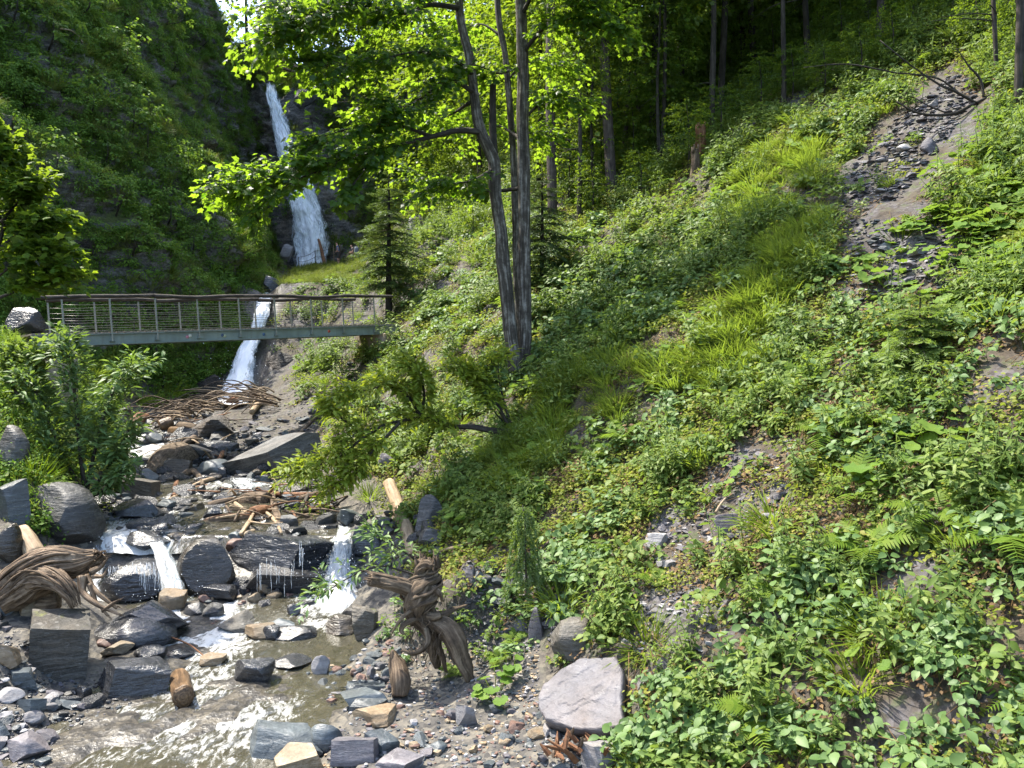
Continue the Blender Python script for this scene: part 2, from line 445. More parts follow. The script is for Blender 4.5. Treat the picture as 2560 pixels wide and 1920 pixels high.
def plane_coords(x, y):
    dx, dy = x - 0.1, y - 9.7
    return -0.38 * dx + 0.925 * dy, 0.925 * dx + 0.38 * dy

def H(x, y):
    """Ground height."""
    x = np.asarray(x, float); y = np.asarray(y, float)
    zb = np.interp(y, _Y, _ZB)
    wl = np.interp(y, _YW, _WL); wr = np.interp(y, _YW, _WR)
    d = np.maximum(wl - x, x - wr)                       # distance outside the water
    n1 = fbm(x * 0.5, y * 0.5, 0, 3, 3)
    n2 = fbm(x * 1.9, y * 1.9, 0, 4, 11)
    floor = zb - 0.36 + 0.52 * sstep(-0.6, 0.6, d + 0.35 * n2) + 0.05 * np.clip(d, 0, 4) + 0.10 * n2
    al, pe = plane_coords(x, y)
    big = fbm(x * 0.16, y * 0.16, 0, 3, 5)
    pl = -4.3 + 0.17 * al + 0.80 * np.clip(pe, -4, 60) + (0.55 * big + 0.28 * n1) * sstep(0, 4, pe) + 0.16 * n2
    pl = pl - 2.3 * sstep(36, 50, y) * sstep(15, 8, pe)
    # the knoll where the walkers stand, and the cut bank in front of it
    kn = np.exp(-((x + 11.2) / 3.6) ** 2 - ((y - 48.5) / 4.6) ** 2)
    pl = pl + 1.9 * sstep(0.12, 0.62, kn)
    kb = np.exp(-((x + 5.8) / 3.2) ** 2 - ((y - 37.5) / 4.0) ** 2)
    pl = pl + 1.1 * sstep(0.2, 0.7, kb)
    # the earth bank that carries the uprooted stump
    pl = pl + 1.05 * np.exp(-((x + 0.95) / 0.62) ** 2 - ((y - 12.35) / 0.6) ** 2) * (1 + 0.5 * n2)
    g = smax(floor, pl, 0.45)
    cap = np.interp(y, _YC, _ZC)
    lb = np.minimum(zb + 1.15 * np.clip(wl - 0.4 - x, 0, 50), cap + 0.10 * np.clip(wl - x - 3, 0, 10)) + 0.22 * n1 + 0.1 * n2
    g = smax(g, np.where(y < 38, lb, -50), 0.35)
    return g

_YL = [5, 12, 15, 18, 22, 25, 28, 31, 34, 37, 40, 45, 50, 58, 64, 70, 76]
_XL = [-13, -14.5, -15.2, -15.6, -16.0, -16.2, -15.6, -14.6, -13.6, -13.3, -13.4, -14.3, -15.6, -17.6, -18.9, -19.9, -20.5]
_YT = [5, 20, 30, 40, 50, 60, 66, 76]
_TL = [1.25, 1.35, 1.6, 1.9, 2.3, 3.0, 3.6, 3.6]

def build_ground():
    ys = np.concatenate([np.geomspace(3.0, 30, 330), np.linspace(30, 84, 190)[1:]])
    xs = np.concatenate([np.linspace(-30, -14, 50)[:-1], np.linspace(-14, 8, 250)[:-1], np.linspace(8, 45, 150)])
    X, Yg = np.meshgrid(xs, ys)
    Z = H(X, Yg)
    # coarse, uneven relief that reads as clods and buried stones
    Z = Z + 0.035 * fbm(X * 6, Yg * 6, 0, 3, 23) * sstep(40, 15, Yg)
    V = np.stack([X, Yg, Z], -1).reshape(-1, 3)
    ny, nx = X.shape
    i = np.arange(ny - 1)[:, None] * nx + np.arange(nx - 1)[None]
    Q = np.stack([i, i + 1, i + nx + 1, i + nx], -1).reshape(-1, 4)
    wl = np.interp(Yg, _YW, _WL); wr = np.interp(Yg, _YW, _WR)
    d = np.maximum(wl - X, X - wr).ravel()
    al, pe = plane_coords(X, Yg)
    gr = (1 - sstep(0.2, 1.2, pe.ravel() + 0.5 * fbm(X * 1.1, Yg * 1.1, 0, 3, 8).ravel())) * (1 - sstep(1.0, 3.0, (wl - X).ravel())) * (1 - 0.6 * sstep(16, 22, Yg.ravel())) * (1 - 0.9 * np.exp(-((X.ravel() + 0.9) / 0.8) ** 2 - ((Yg.ravel() - 12.3) / 0.75) ** 2))
    return V, Q, gr, 1 - sstep(-0.2, 0.55, d)

def build_cliff():
    ys = np.linspace(6, 74, 400)
    hs = np.concatenate([np.linspace(-4, 36, 260)])
    Yg, Hh = np.meshgrid(ys, hs, indexing='ij')
    xl = np.interp(Yg, _YL, _XL); tl = np.interp(Yg, _YT, _TL)
    zf = np.interp(Yg, _Y, _ZB)
    top = 31 + 2.5 * fbm(Yg * 0.11, 0, 0, 3, 41)
    hh = np.minimum(Hh, top)
    z0 = zf + hh
    x0 = xl - hh / tl - np.maximum(Hh - top, 0) * 2.0
    z = z0 + np.maximum(Hh - top, 0) * 0.5
    # ribs and gullies that run down to the right, ledges, broken rock
    q = Yg * 0.9 + z * 0.55
    amp = sstep(-3, 6, Hh)
    rib = fbm(q * 0.16, z * 0.05, 0, 3, 31) * 2.6 + fbm(q * 0.5, z * 0.16, 2.0, 3, 33) * 1.2
    led = fbm(Yg * 0.25, z * 0.9, 1.0, 3, 35) * 0.55
    s = z * 1.3 + Yg * 0.35 + 1.2 * fbm(Yg * 0.3, z * 0.3, 0, 2, 37)
    saw = (s - np.floor(s))
    brk = fbm(Yg * 1.3, z * 1.3, 4.0, 4, 39, 0.6) * 0.75
    disp = (rib * amp + led + brk + 0.35 * (saw - 0.5))
    disp = disp * np.interp(Yg, [60, 70], [1.0, 0.7])
    x = x0 + disp * 0.92
    zz = z + disp * 0.25
    V = np.stack([x, Yg + 0.3 * led, zz], -1).reshape(-1, 3)
    ny, nx = Yg.shape
    i = np.arange(ny - 1)[:, None] * nx + np.arange(nx - 1)[None]
    Q = np.stack([i, i + nx, i + nx + 1, i + 1], -1).reshape(-1, 4)
    return V, Q

# back wall: plan curve (x, y, top height, rake)
_WALL = [(-26, 70, 31, .1), (-21.3, 69.4, 26.5, .06), (-20.3, 68.9, 24.8, .05), (-19.3, 68.4, 25.6, .06), (-17, 67.5, 28, .1), (-14, 66.3, 30, .25), (-10, 63, 31, .4),
         (-6, 60, 33, .55), (0, 58, 37, .7), (8, 60, 44, .8)]
def build_wall():
    pl = poly([(a, b, c) for a, b, c, d in _WALL], 220)
    rk = np.interp(np.linspace(0, 1, 220), np.linspace(0, 1, len(_WALL)), [w[3] for w in _WALL])
    hs = np.linspace(0, 1.3, 150)
    V = np.zeros((220, 150, 3))
    for i, (p, r) in enumerate(zip(pl, rk)):
        zt = p[2]; z0 = 6.0
        hh = hs * (zt - z0)
        over = np.maximum(hs - 1, 0) * (zt - z0)
        V[i, :, 0] = p[0] + over * (-0.1)
        V[i, :, 1] = p[1] + hh * r + over * 2.2
        V[i, :, 2] = z0 + np.minimum(hh, zt - z0) + over * 0.75
    x, y, z = V[..., 0], V[..., 1], V[..., 2]
    dn = fbm(x * 0.3, z * 0.25, 0, 3, 51) * 1.3 + fbm(x * 1.0, z * 1.6, y * 0.3, 4, 53) * 0.7
    s = z * 0.8 + x * 0.3 + fbm(x * 0.3, z * 0.3, 0, 2, 55)
    dn = dn + 0.5 * ((s - np.floor(s)) - 0.5)
    fx = np.interp(x, [-22, -20.5, -15.5, -13], [1, 0.35, 0.35, 1])
    V[..., 1] = y - dn * fx
    ny, nx = 220, 150
    i = np.arange(ny - 1)[:, None] * nx + np.arange(nx - 1)[None]
    Q = np.stack([i, i + nx, i + nx + 1, i + 1], -1).reshape(-1, 4)
    return V.reshape(-1, 3), Q

def ground_material():
    g = NT('ravine_ground')
    geo = g.n('NewGeometry')
    pos = geo.outputs['Position']
    up = g.n('SeparateXYZ', {0: geo.outputs['Normal']}).outputs[2]
    gravel = g.attr('gravel'); wet = g.attr('wet')
    n1 = g.noise(pos, 0.9, 5, 0.6); n2 = g.noise(pos, 6.0, 5, 0.65); n3 = g.noise(pos, 30.0, 3, 0.6)
    vor = g.n('TexVoronoi', {'Vector': g.n('Mapping', {'Vector': pos, 'Scale': (1, 1, 1.6)}).outputs[0], 'Scale': 14.0, 'Randomness': 1.0})
    chip = g.n('SeparateColor', {0: vor.outputs['Color']}).outputs[0]
    soil = g.ramp(n2, [(0.35, (0.022, 0.016, 0.011)), (0.55, (0.06, 0.045, 0.03)), (0.72, (0.11, 0.085, 0.06))])
    shale = g.ramp(chip, [(0.0, (0.026, 0.024, 0.026)), (0.5, (0.065, 0.06, 0.064)), (1.0, (0.125, 0.118, 0.124))])
    green = g.ramp(n3, [(0.3, (0.018, 0.026, 0.008)), (0.7, (0.055, 0.075, 0.018))])
    c = g.mix(g.ramp(n1, [(0.42, 0.0), (0.6, 0.85)]), soil, shale)
    c = g.mix(g.ramp(n2, [(0.5, 0.0), (0.64, 0.7)]), c, green)
    sand = g.ramp(g.math('ADD', g.math('MULTIPLY', chip, 0.45), g.math('MULTIPLY', n2, 0.6)),
                  [(0.25, (0.03, 0.028, 0.026)), (0.5, (0.065, 0.06, 0.053)), (0.75, (0.13, 0.115, 0.09))])
    c = g.mix(gravel, c, sand)
    rockc = g.ramp(g.noise(g.n('Mapping', {'Vector': pos, 'Rotation': (0.5, 0.6, 0), 'Scale': (0.8, 0.8, 3.0)}).outputs[0], 1.6, 6, 0.65),
                   [(0.32, (0.02, 0.017, 0.015)), (0.52, (0.06, 0.052, 0.045)), (0.7, (0.13, 0.115, 0.1))])
    steep = g.ramp(up, [(0.48, 1.0), (0.64, 0.0)])
    c = g.mix(steep, c, rockc)
    c = g.mix(g.math('MULTIPLY', wet, 0.6), c, g.mix(1.0, c, (0.42, 0.40, 0.36), 'MULTIPLY'))
    h = g.math('ADD', g.math('MULTIPLY', vor.outputs['Distance'], 0.3), g.math('ADD', g.math('MULTIPLY', n2, 0.8), g.math('MULTIPLY', n3, 0.35)))
    b = g.n('Bump', {'Strength': 0.55, 'Distance': 0.045, 'Height': h}).outputs[0]
    r = g.math('SUBTRACT', 0.85, g.math('MULTIPLY', wet, 0.5))
    return g.out(g.n('BsdfPrincipled', {'Base Color': c, 'Roughness': r, 'Specular IOR Level': 0.3, 'Normal': b}).outputs[0])

def cliff_material(name, moss=0.5):
    g = NT(name)
    geo = g.n('NewGeometry')
    pos = geo.outputs['Position']
    up = g.n('SeparateXYZ', {0: geo.outputs['Normal']}).outputs[2]
    mp = g.n('Mapping', {'Vector': pos, 'Rotation': (0.55, 0.35, 0.2), 'Scale': (0.35, 0.35, 1.5)}).outputs[0]
    st = g.noise(mp, 1.7, 8, 0.66)
    mid = g.noise(pos, 1.1, 6, 0.65); fine = g.noise(pos, 9.0, 4, 0.7); blot = g.noise(pos, 0.28, 4, 0.6)
    f = g.math('ADD', g.math('MULTIPLY', st, 0.6), g.math('MULTIPLY', fine, 0.4))
    c = g.ramp(f, [(0.36, (0.016, 0.0155, 0.015)), (0.47, (0.08, 0.077, 0.071)), (0.58, (0.18, 0.175, 0.163)), (0.75, (0.33, 0.32, 0.30))])
    c = g.mix(g.math('MULTIPLY', g.ramp(blot, [(0.45, 0.0), (0.65, 1.0)]), 0.55), c, g.mix(1.0, c, (1.25, 0.95, 0.66), 'MULTIPLY'))
    # soil and moss on the ledges
    mk = g.ramp(g.math('ADD', g.math('MULTIPLY', up, 0.45), g.math('ADD', g.math('MULTIPLY', mid, 0.9), moss - 0.62)), [(0.40, 0.0), (0.56, 1.0)])
    mc = g.ramp(fine, [(0.3, (0.03, 0.042, 0.011)), (0.55, (0.075, 0.095, 0.022)), (0.75, (0.12, 0.10, 0.035))])
    c = g.mix(mk, c, mc)
    b = g.n('Bump', {'Strength': 1.0, 'Distance': 0.4, 'Height': g.math('ADD', g.math('MULTIPLY', st, 1.2), g.math('MULTIPLY', fine, 0.3))}).outputs[0]
    return g.out(g.n('BsdfPrincipled', {'Base Color': c, 'Roughness': 0.62, 'Specular IOR Level': 0.4, 'Normal': b}).outputs[0])

gV, gQ, gGr, gWet = build_ground()
ground = obj('ground', mesh_np('ground', gV, gQ, ground_material(), True, {'gravel': gGr, 'wet': gWet}))
tag(ground, kind='structure')
cV, cQ = build_cliff()
cliff = obj('cliff', mesh_np('cliff', cV, cQ, cliff_material('mossy_cliff', 0.5)))
cliff.data.set_sharp_from_angle(angle=rad(32))
tag(cliff, kind='structure')
wV, wQ = build_wall()
wall = obj('rock_wall', mesh_np('rock_wall', wV, wQ, cliff_material('wet_rock_wall', 0.36)))
wall.data.set_sharp_from_angle(angle=rad(32))
tag(wall, kind='structure')

def _tree(V, Q):
    return BVHTree.FromPolygons(V.tolist(), Q.tolist())
BV = {'g': _tree(gV, gQ), 'c': _tree(cV, cQ), 'w': _tree(wV, wQ)}

def at(u, v, which='g'):
    """Where the sight line through photograph pixel (u, v) first meets the terrain."""
    d = Vector(((u - 1280) / F, 1, (960 - v) / F)).normalized()
    best = None
    for k in BV:
        if k[0] not in which: continue
        h = BV[k].ray_cast(Vector((0, 0, 0)), d, 300)
        if h[0] is not None and (best is None or h[3] < best[3]): best = h
    if best is None: return None
    return best[0]

def at_n(u, v, which='gcw'):
    d = Vector(((u - 1280) / F, 1, (960 - v) / F)).normalized()
    best = None
    for k in which:
        h = BV[k].ray_cast(Vector((0, 0, 0)), d, 300)
        if h[0] is not None and (best is None or h[3] < best[3]): best = h
    return (best[0], best[1]) if best else (None, None)

def drop(x, y):
    return Vector((x, y, float(H(x, y))))

# ================================================================ water
def water_material():
    g = NT('stream_water')
    geo = g.n('NewGeometry'); pos = geo.outputs['Position']
    foam = g.attr('foam')
    mp = g.n('Mapping', {'Vector': pos, 'Rotation': (0, 0, 0.35), 'Scale': (2.6, 1.2, 1.0)}).outputs[0]
    r1 = g.noise(mp, 2.0, 4, 0.55, distortion=1.6); r2 = g.noise(mp, 8.0, 3, 0.55, distortion=1.0)
    hh = g.math('ADD', g.math('MULTIPLY', r1, 0.8), g.math('MULTIPLY', r2, 0.28))
    b = g.n('Bump', {'Strength': 0.3, 'Distance': 0.06, 'Height': hh}).outputs[0]
    fn = g.math('ADD', g.math('MULTIPLY', r1, 0.65), g.math('MULTIPLY', r2, 0.5))
    fm = g.ramp(g.math('ADD', g.math('MULTIPLY', foam, 0.88), g.math('MULTIPLY', g.math('SUBTRACT', fn, 0.57), 1.7)), [(0.28, 0.0), (0.74, 0.95)])
    body = g.mix(g.ramp(r1, [(0.35, 0.0), (0.7, 1.0)]), (0.05, 0.047, 0.032), (0.085, 0.078, 0.055))
    dif = g.n('BsdfDiffuse', {'Color': body, 'Normal': b})
    tr = g.n('BsdfTransparent', {'Color': (0.78, 0.74, 0.60, 1)})
    base = g.n('MixShader', {0: 0.66, 1: tr, 2: dif})
    gl = g.n('BsdfGlossy', {'Color': (1, 1, 1, 1), 'Roughness': 0.09, 'Normal': b})
    fr = g.n('Fresnel', {'IOR': 1.36, 'Normal': b}).outputs[0]
    wat = g.n('MixShader', {0: g.math('ADD', g.math('MULTIPLY', fr, 1.05), 0.02, True), 1: base, 2: gl})
    fo = g.n('BsdfPrincipled', {'Base Color': (0.46, 0.465, 0.45, 1), 'Roughness': 0.55, 'Normal': b})
    return g.out(g.n('MixShader', {0: fm, 1: wat, 2: fo}).outputs[0])

def fall_material(name, fx, fy, cut, tint=(0.88, 0.91, 0.93), soft=0.16):
    """White water: strands stretched along the fall, clear between them."""
    g = NT(name)
    fu, fv, ed = g.attr('fu'), g.attr('fv'), g.attr('edge')
    vec = g.n('CombineXYZ', {0: g.math('MULTIPLY', fu, fx), 1: g.math('MULTIPLY', fv, fy), 2: 0.0}).outputs[0]
    n1 = g.noise(vec, 1.0, 6, 0.7, distortion=0.5)
    n2 = g.noise(vec, 3.2, 4, 0.7)
    f = g.math('ADD', g.math('MULTIPLY', n1, 0.65), g.math('MULTIPLY', n2, 0.4))
    a = g.ramp(g.math('ADD', f, g.math('SUBTRACT', g.math('MULTIPLY', ed, 0.5), 0.3)), [(cut, 0.0), (cut + soft, 1.0)])
    c = g.mix(g.ramp(n2, [(0.3, 0.0), (0.7, 1.0)]), tuple(0.86 * t for t in tint), tint)
    b = g.n('Bump', {'Strength': 0.5, 'Distance': 0.08, 'Height': f}).outputs[0]
    p = g.n('BsdfPrincipled', {'Base Color': c, 'Roughness': 0.45, 'Normal': b})
    tl = g.n('BsdfTranslucent', {'Color': (*tint, 1)})
    w = g.n('MixShader', {0: 0.2, 1: p, 2: tl})
    tr = g.n('BsdfTransparent', {'Color': (0.95, 0.97, 0.98, 1)})
    return g.out(g.n('MixShader', {0: a, 1: tr, 2: w}).outputs[0])

M['water'] = water_material()
M['fall'] = fall_material('falling_water', 2.4, 0.42, 0.44)
M['fall_veil'] = fall_material('falling_veil', 4.0, 0.6, 0.52, (0.84, 0.88, 0.92), 0.22)
M['cascade'] = fall_material('cascade_water', 3.4, 0.8, 0.50, (0.86, 0.88, 0.9))
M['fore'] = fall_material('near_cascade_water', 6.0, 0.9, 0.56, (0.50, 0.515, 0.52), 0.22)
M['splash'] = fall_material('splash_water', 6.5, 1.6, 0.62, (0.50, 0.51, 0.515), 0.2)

def stream_mesh(y0, y1, ny, nx, foams, name, extra=0.6, zoff=0.0):
    ys = np.linspace(y0, y1, ny); t = np.linspace(0, 1, nx)
    wl = np.interp(ys, _YW, _WL) - extra; wr = np.interp(ys, _YW, _WR) + extra
    X = wl[:, None] + (wr - wl)[:, None] * t[None]
    Yg = np.repeat(ys[:, None], nx, 1)
    zb = np.interp(Yg, _Y, _ZB)
    foam = np.zeros_like(X)
    for (u, v, r, a) in foams:
        q = at(u, v)
        dd = np.hypot((X - q.x), (Yg - q.y) * 0.8) / r
        foam = np.maximum(foam, a * np.exp(-dd ** 2))
    ch = 0.03 * fbm(X * 1.1, Yg * 0.8, 0, 3, 61) + (0.010 + 0.035 * foam) * fbm(X * 3.5, Yg * 2.6, 0, 3, 63)
    Z = zb + 0.06 + zoff + ch
    V = np.stack([X, Yg, Z], -1).reshape(-1, 3)
    i = np.arange(ny - 1)[:, None] * nx + np.arange(nx - 1)[None]
    Q = np.stack([i, i + 1, i + nx + 1, i + nx], -1).reshape(-1, 4)
    BV['s%d' % len(BV)] = _tree(V, Q)
    o = obj('stream', mesh_np('stream', V, Q, M['water'], True, {'foam': foam.ravel()}))
    return tag(o, kind='structure')

stream_mesh(5.5, 15.9, 300, 150, [
    (480, 1545, .9, 1.0), (510, 1600, .8, .85), (420, 1640, .7, .6), (560, 1640, .6, .55), (840, 1500, .7, 1.0), (800, 1530, .6, .7), (790, 1575, .35, .6),
    (600, 1780, .55, .62), (700, 1790, .4, .5), (480, 1700, .45, .42), (540, 1700, .5, .45), (330, 1480, .5, .7), (250, 1500, .5, .7), (440, 1820, .7, .45), (600, 1870, .6, .4), (300, 1800, .7, .4), (560, 1700, .8, .5), (380, 1640, .5, .6), (650, 1620, .6, .35), (500, 1860, .6, .4), (260, 1880, .6, .35)], 'stream')
stream_mesh(16.2, 27.6, 300, 120, [
    (300, 1340, 1.0, .8), (360, 1355, .8, .9), (250, 1300, .8, .5), (600, 1205, 1.0, .75), (640, 1210, .8, .7), (540, 1215, .6, .5), (350, 1130, 1.4, .9), (340, 1180, 1.0, .6),
    (420, 1280, .8, .4), (860, 1275, .5, .9), (560, 1240, .8, .4)], 'stream', 0.5, 0.02)

def falls(name, left, right, mat, nu=26, nv=90, amp=0.12, bulge=0.0, seed=0, layers=1, gap=0.12, taper=True, toward=(0, -1, 0), kind='structure', edge_pow=0.6):
    """Sheets of white water between a left and a right 3D curve."""
    Vs, Qs, fu, fv, ed = [], [], [], [], []
    n0 = 0
    L0, R0 = poly(left, nv), poly(right, nv)
    for k in range(layers):
        t = np.linspace(0, 1, nu)
        G = L0[:, None] * (1 - t)[None, :, None] + R0[:, None] * t[None, :, None]
        ln = np.concatenate([[0], np.cumsum(np.linalg.norm(np.diff(L0, axis=0), axis=1))])
        wd = np.linalg.norm(R0 - L0, axis=1)
        U = (t[None] - 0.5) * wd.mean() * np.ones((nv, 1)) + k * 13.7 + seed * 3.1
        Vv = ln[:, None] * np.ones((1, nu)) + k * 7.3
        d = amp * fbm(U * 2.2, Vv * 0.5, k * 5.0 + seed, 4, 71 + seed) * 2 + bulge * np.sin(np.pi * t)[None] + k * gap
        G = G + d[..., None] * np.array(toward)
        side = amp * 0.8 * fbm(Vv * 0.7, U * 0.3, 3.0 + k, 3, 77 + seed)
        G[..., 0] += side
        e = np.clip(np.sin(np.pi * t), 0, 1)[None] ** edge_pow * np.ones((nv, 1))
        if taper: e = e * (0.55 + 0.45 * sstep(0, 0.06, np.linspace(0, 1, nv)))[:, None]
        i = np.arange(nv - 1)[:, None] * nu + np.arange(nu - 1)[None]
        Qs.append(np.stack([i, i + nu, i + nu + 1, i + 1], -1).reshape(-1, 4) + n0)
        Vs.append(G.reshape(-1, 3)); fu.append(U.ravel()); fv.append(Vv.ravel()); ed.append(e.ravel())
        n0 += nu * nv
    o = obj(name, mesh_np(name, np.concatenate(Vs), np.concatenate(Qs), mat, True,
                          {'fu': np.concatenate(fu), 'fv': np.concatenate(fv), 'edge': np.concatenate(ed)}))
    return tag(o, kind=kind)

# the tall fall at the head of the ravine
falls('waterfall', [P(664, 214, 68.3), P(676, 290, 67.8), P(692, 372, 67.2), P(708, 430, 66.6), P(722, 500, 66), P(730, 580, 65.6), P(742, 690, 65.2)],
      [P(692, 214, 68.3), P(716, 300, 67.8), P(738, 372, 67.2), P(772, 430, 66.6), P(800, 500, 66), P(815, 580, 65.6), P(806, 690, 65.2)],
      M['fall'], 34, 150, 0.28, 0.3, 1, 2, 0.3)
falls('waterfall_veil', [P(668, 230, 67.4), P(688, 372, 66.4), P(715, 500, 65.2), P(722, 600, 64.8), P(730, 690, 64.4)],
      [P(704, 240, 67.4), P(752, 372, 66.4), P(812, 500, 65.2), P(836, 600, 64.8), P(826, 690, 64.4)],
      M['fall_veil'], 30, 120, 0.35, 0.35, 4, 2, 0.35)
# the slanting cascade behind the bridge
def S_(u, v, off=0.3, which='g'):
    """A point just in front of the terrain on the sight line through (u, v)."""
    q = at(u, v, which)
    return q - q.normalized() * off
falls('cascade', [S_(655, 716, 0), S_(645, 760), S_(626, 830), S_(598, 880), S_(562, 950), S_(545, 1012)],
      [S_(692, 716, 0), S_(688, 760), S_(668, 830), S_(655, 880), S_(645, 950), S_(636, 1008)],
      M['cascade'], 30, 110, 0.14, 0.3, 2, 3, 0.2)
# the broken run between the boulders below the driftwood dam
falls('rapids', [S_(348, 1048, .1), S_(338, 1080, .15), S_(318, 1105, .2), S_(300, 1140, .2), S_(330, 1190, .15), S_(345, 1205, .1)],
      [S_(398, 1048, .1), S_(378, 1085, .15), S_(372, 1110, .2), S_(410, 1145, .2), S_(405, 1180, .15), S_(425, 1205, .1)],
      M['splash'], 24, 70, 0.08, 0.1, 6, 2, 0.1)
# ================================================================ footbridge
def sweep_box(mb, p0, p1, up, side, hu, hs, a=0.5):
    """A straight bar from p0 to p1; half sizes hu along up and hs along side."""
    V = []
    for p in (p0, p1):
        for i, j in ((-1, -1), (1, -1), (1, 1), (-1, 1)):
            V.append(tuple(p + up * hu * i + side * hs * j))
    L = (p1 - p0).length
    tc = [(hs * j, hu * i, 0 if k == 0 else L) for k in (0, 1) for i, j in ((-1, -1), (1, -1), (1, 1), (-1, 1))]
    mb.add(V, [(0, 1, 2, 3), (4, 7, 6, 5), (0, 4, 5, 1), (1, 5, 6, 2), (2, 6, 7, 3), (3, 7, 4, 0)], a, tc)

def build_bridge():
    A, B = P(80, 869, 21.0), P(1000, 834, 28.9)
    ax = (B - A).normalized(); L = (B - A).length
    n = Vector((-ax.y, ax.x, 0)).normalized()           # away from the camera
    up = n.cross(ax) * -1
    if up.z < 0: up = -up
    r = thing('footbridge', 'grey-green steel footbridge with log handrails spanning the stream', 'bridge', A)
    W, Hg = 1.25, 0.31
    for k, off in enumerate((0.0, W)):
        o0 = A + n * off
        mb = MB()
        sweep_box(mb, o0 + up * Hg / 2, o0 + up * Hg / 2 + ax * L, up, n, Hg / 2 - 0.022, 0.008)
        for hh in (0.011, Hg - 0.011):
            sweep_box(mb, o0 + up * hh, o0 + up * hh + ax * L, up, n, 0.011, 0.075)
        part('girder', mb, M['girder'], r, False)
    mb = MB()
    for i in range(int(L / 0.19)):
        s = 0.1 + i * 0.19
        sweep_box(mb, A + ax * s + up * (Hg + 0.03) - n * 0.02, A + ax * s + up * (Hg + 0.03) + n * (W + 0.02), up, ax, 0.025, 0.085, (i * 0.37) % 1)
    part('deck', mb, M['plank'], r, False, 'stuff')
    for i in range(7):
        mb = MB(); s = 0.9 + i * (L - 1.8) / 6
        sweep_box(mb, A + ax * s + up * 0.2 + n * 0.01, A + ax * s + up * 0.2 + n * (W - 0.01), up, ax, 0.06, 0.035)
        part('cross_beam', mb, M['girder'], r, False)
    us = [162, 281, 394, 498, 601, 690, 780, 859, 937]
    hr = 1.30
    rng = random.Random(5)
    def s_of(u):
        # where along the bridge a pixel column falls
        lo, hi = 0.0, L
        for _ in range(40):
            m = (lo + hi) / 2; p = A + ax * m
            if 1280 + p.x / p.y * F < u: lo = m
            else: hi = m
        return lo
    for k, off in enumerate((-0.055, W + 0.055)):
        sgn = -1 if k == 0 else 1
        for u in us:
            s = s_of(u) + (0.0 if k == 0 else -0.02)
            b = A + ax * s + n * off
            mb = MB(); sweep_box(mb, b + up * 0.10, b + up * (hr - 0.02), ax, n, 0.022, 0.012)
            po = part('post', mb, M['post'], r, False)
            mb = MB(); sweep_box(mb, b + up * 0.085, b + up * 0.10, ax, n, 0.075, 0.045)
            sweep_box(mb, b + up * 0.10 - n * sgn * 0.018, b + up * 0.23 - n * sgn * 0.018, ax, n, 0.05, 0.005)
            part('bracket', mb, M['girder'], po, False, base=r.location)
        for j, hh in enumerate((0.40, 0.53, 0.68, 0.82, 0.96, 1.11)):
            b0 = A + n * off + up * hh
            p_ = [b0 + ax * (s_of(us[0]) + (s_of(us[-1]) - s_of(us[0])) * t / 24) - up * 0.012 * math.sin(math.pi * ((t / 24 * 8) % 1)) for t in range(25)]
            mb = MB().tube(p_, 0.0055, 5)
            part('cable', mb, M['cable'], r)
        # handrail: peeled logs end to end
        cuts = [0.15, 3.2, 6.5, 9.4, L - 0.25] if k == 0 else [0.75, 3.7, 7.0, 10.0, L - 0.95]
        for c0, c1 in zip(cuts[:-1], cuts[1:]):
            pts = []; m = 14
            ph = rng.random() * 6
            for t in range(m + 1):
                s = c0 + (c1 - c0) * t / m
                pts.append(A + n * off + ax * (s - (0.03 if t == 0 else 0)) + up * (hr + 0.03 + 0.022 * math.sin(ph + s * 1.5) + 0.012 * math.sin(3 * s + ph)))
            mb = MB().tube(pts, [0.062 - 0.012 * t / m for t in range(m + 1)], 9, wob=0.04)
            part('handrail', mb, M['rail'], r)
    for u, v, c in ((469, 842, (0.5, 0.2, 0.25)), (557, 838, (0.05, 0.08, 0.16)), (660, 836, (0.07, 0.12, 0.22)), (823, 828, (0.4, 0.08, 0.05)), (476, 839, (0.55, 0.55, 0.5)), (562, 840, (0.4, 0.42, 0.3))):
        s = s_of(u); q = A + ax * s
        hh = (960 - v) / F * q.y - q.z
        mb = MB(); c0 = q + up * hh - n * 0.011
        ring = [c0 + ax * 0.05 * math.cos(a) + up * 0.05 * math.sin(a) for a in [i * math.pi / 6 for i in range(12)]]
        V = [tuple(p) for p in ring] + [tuple(p - n * 0.003) for p in ring] + [tuple(c0 - n * 0.003)]
        T = [(12 + i, 12 + (i + 1) % 12, 24) for i in range(12)] + [(i, (i + 1) % 12, 12 + (i + 1) % 12) for i in range(12)] + [(i, 12 + (i + 1) % 12, 12 + i) for i in range(12)]
        mb.add(V, T)
        key = 'sticker%d' % u
        M[key] = plain_mat('sticker_%d' % u, c, 0.4, 0.3, 0, 0.15)
        part('sticker', mb, M[key], r)
    # the concrete block under the left end
    for (s0, s1, lab, dz) in ((0.25, 0.95, 'pale concrete block carrying the left end of the footbridge', 1.6), (L - 0.9, L - 0.15, 'concrete block carrying the right end of the footbridge', 0.5)):
        c = A + ax * (s0 + s1) / 2 + n * W / 2 - up * (dz / 2 + 0.003)
        bm = bmesh.new(); bmesh.ops.create_cube(bm, size=1.0)
        bmesh.ops.scale(bm, vec=(s1 - s0, W + 0.7, dz), verts=bm.verts)
        bmesh.ops.bevel(bm, geom=list(bm.edges), offset=0.03, segments=2, affect='EDGES')
        bmesh.ops.subdivide_edges(bm, edges=list(bm.edges), cuts=2, use_grid_fill=True)
        rg = random.Random(2)
        for v in bm.verts: v.co += Vector((rg.uniform(-1, 1), rg.uniform(-1, 1), rg.uniform(-1, 1))) * 0.012
        me = bpy.data.meshes.new('concrete_abutment'); bm.to_mesh(me); bm.free(); me.materials.append(M['concrete'])
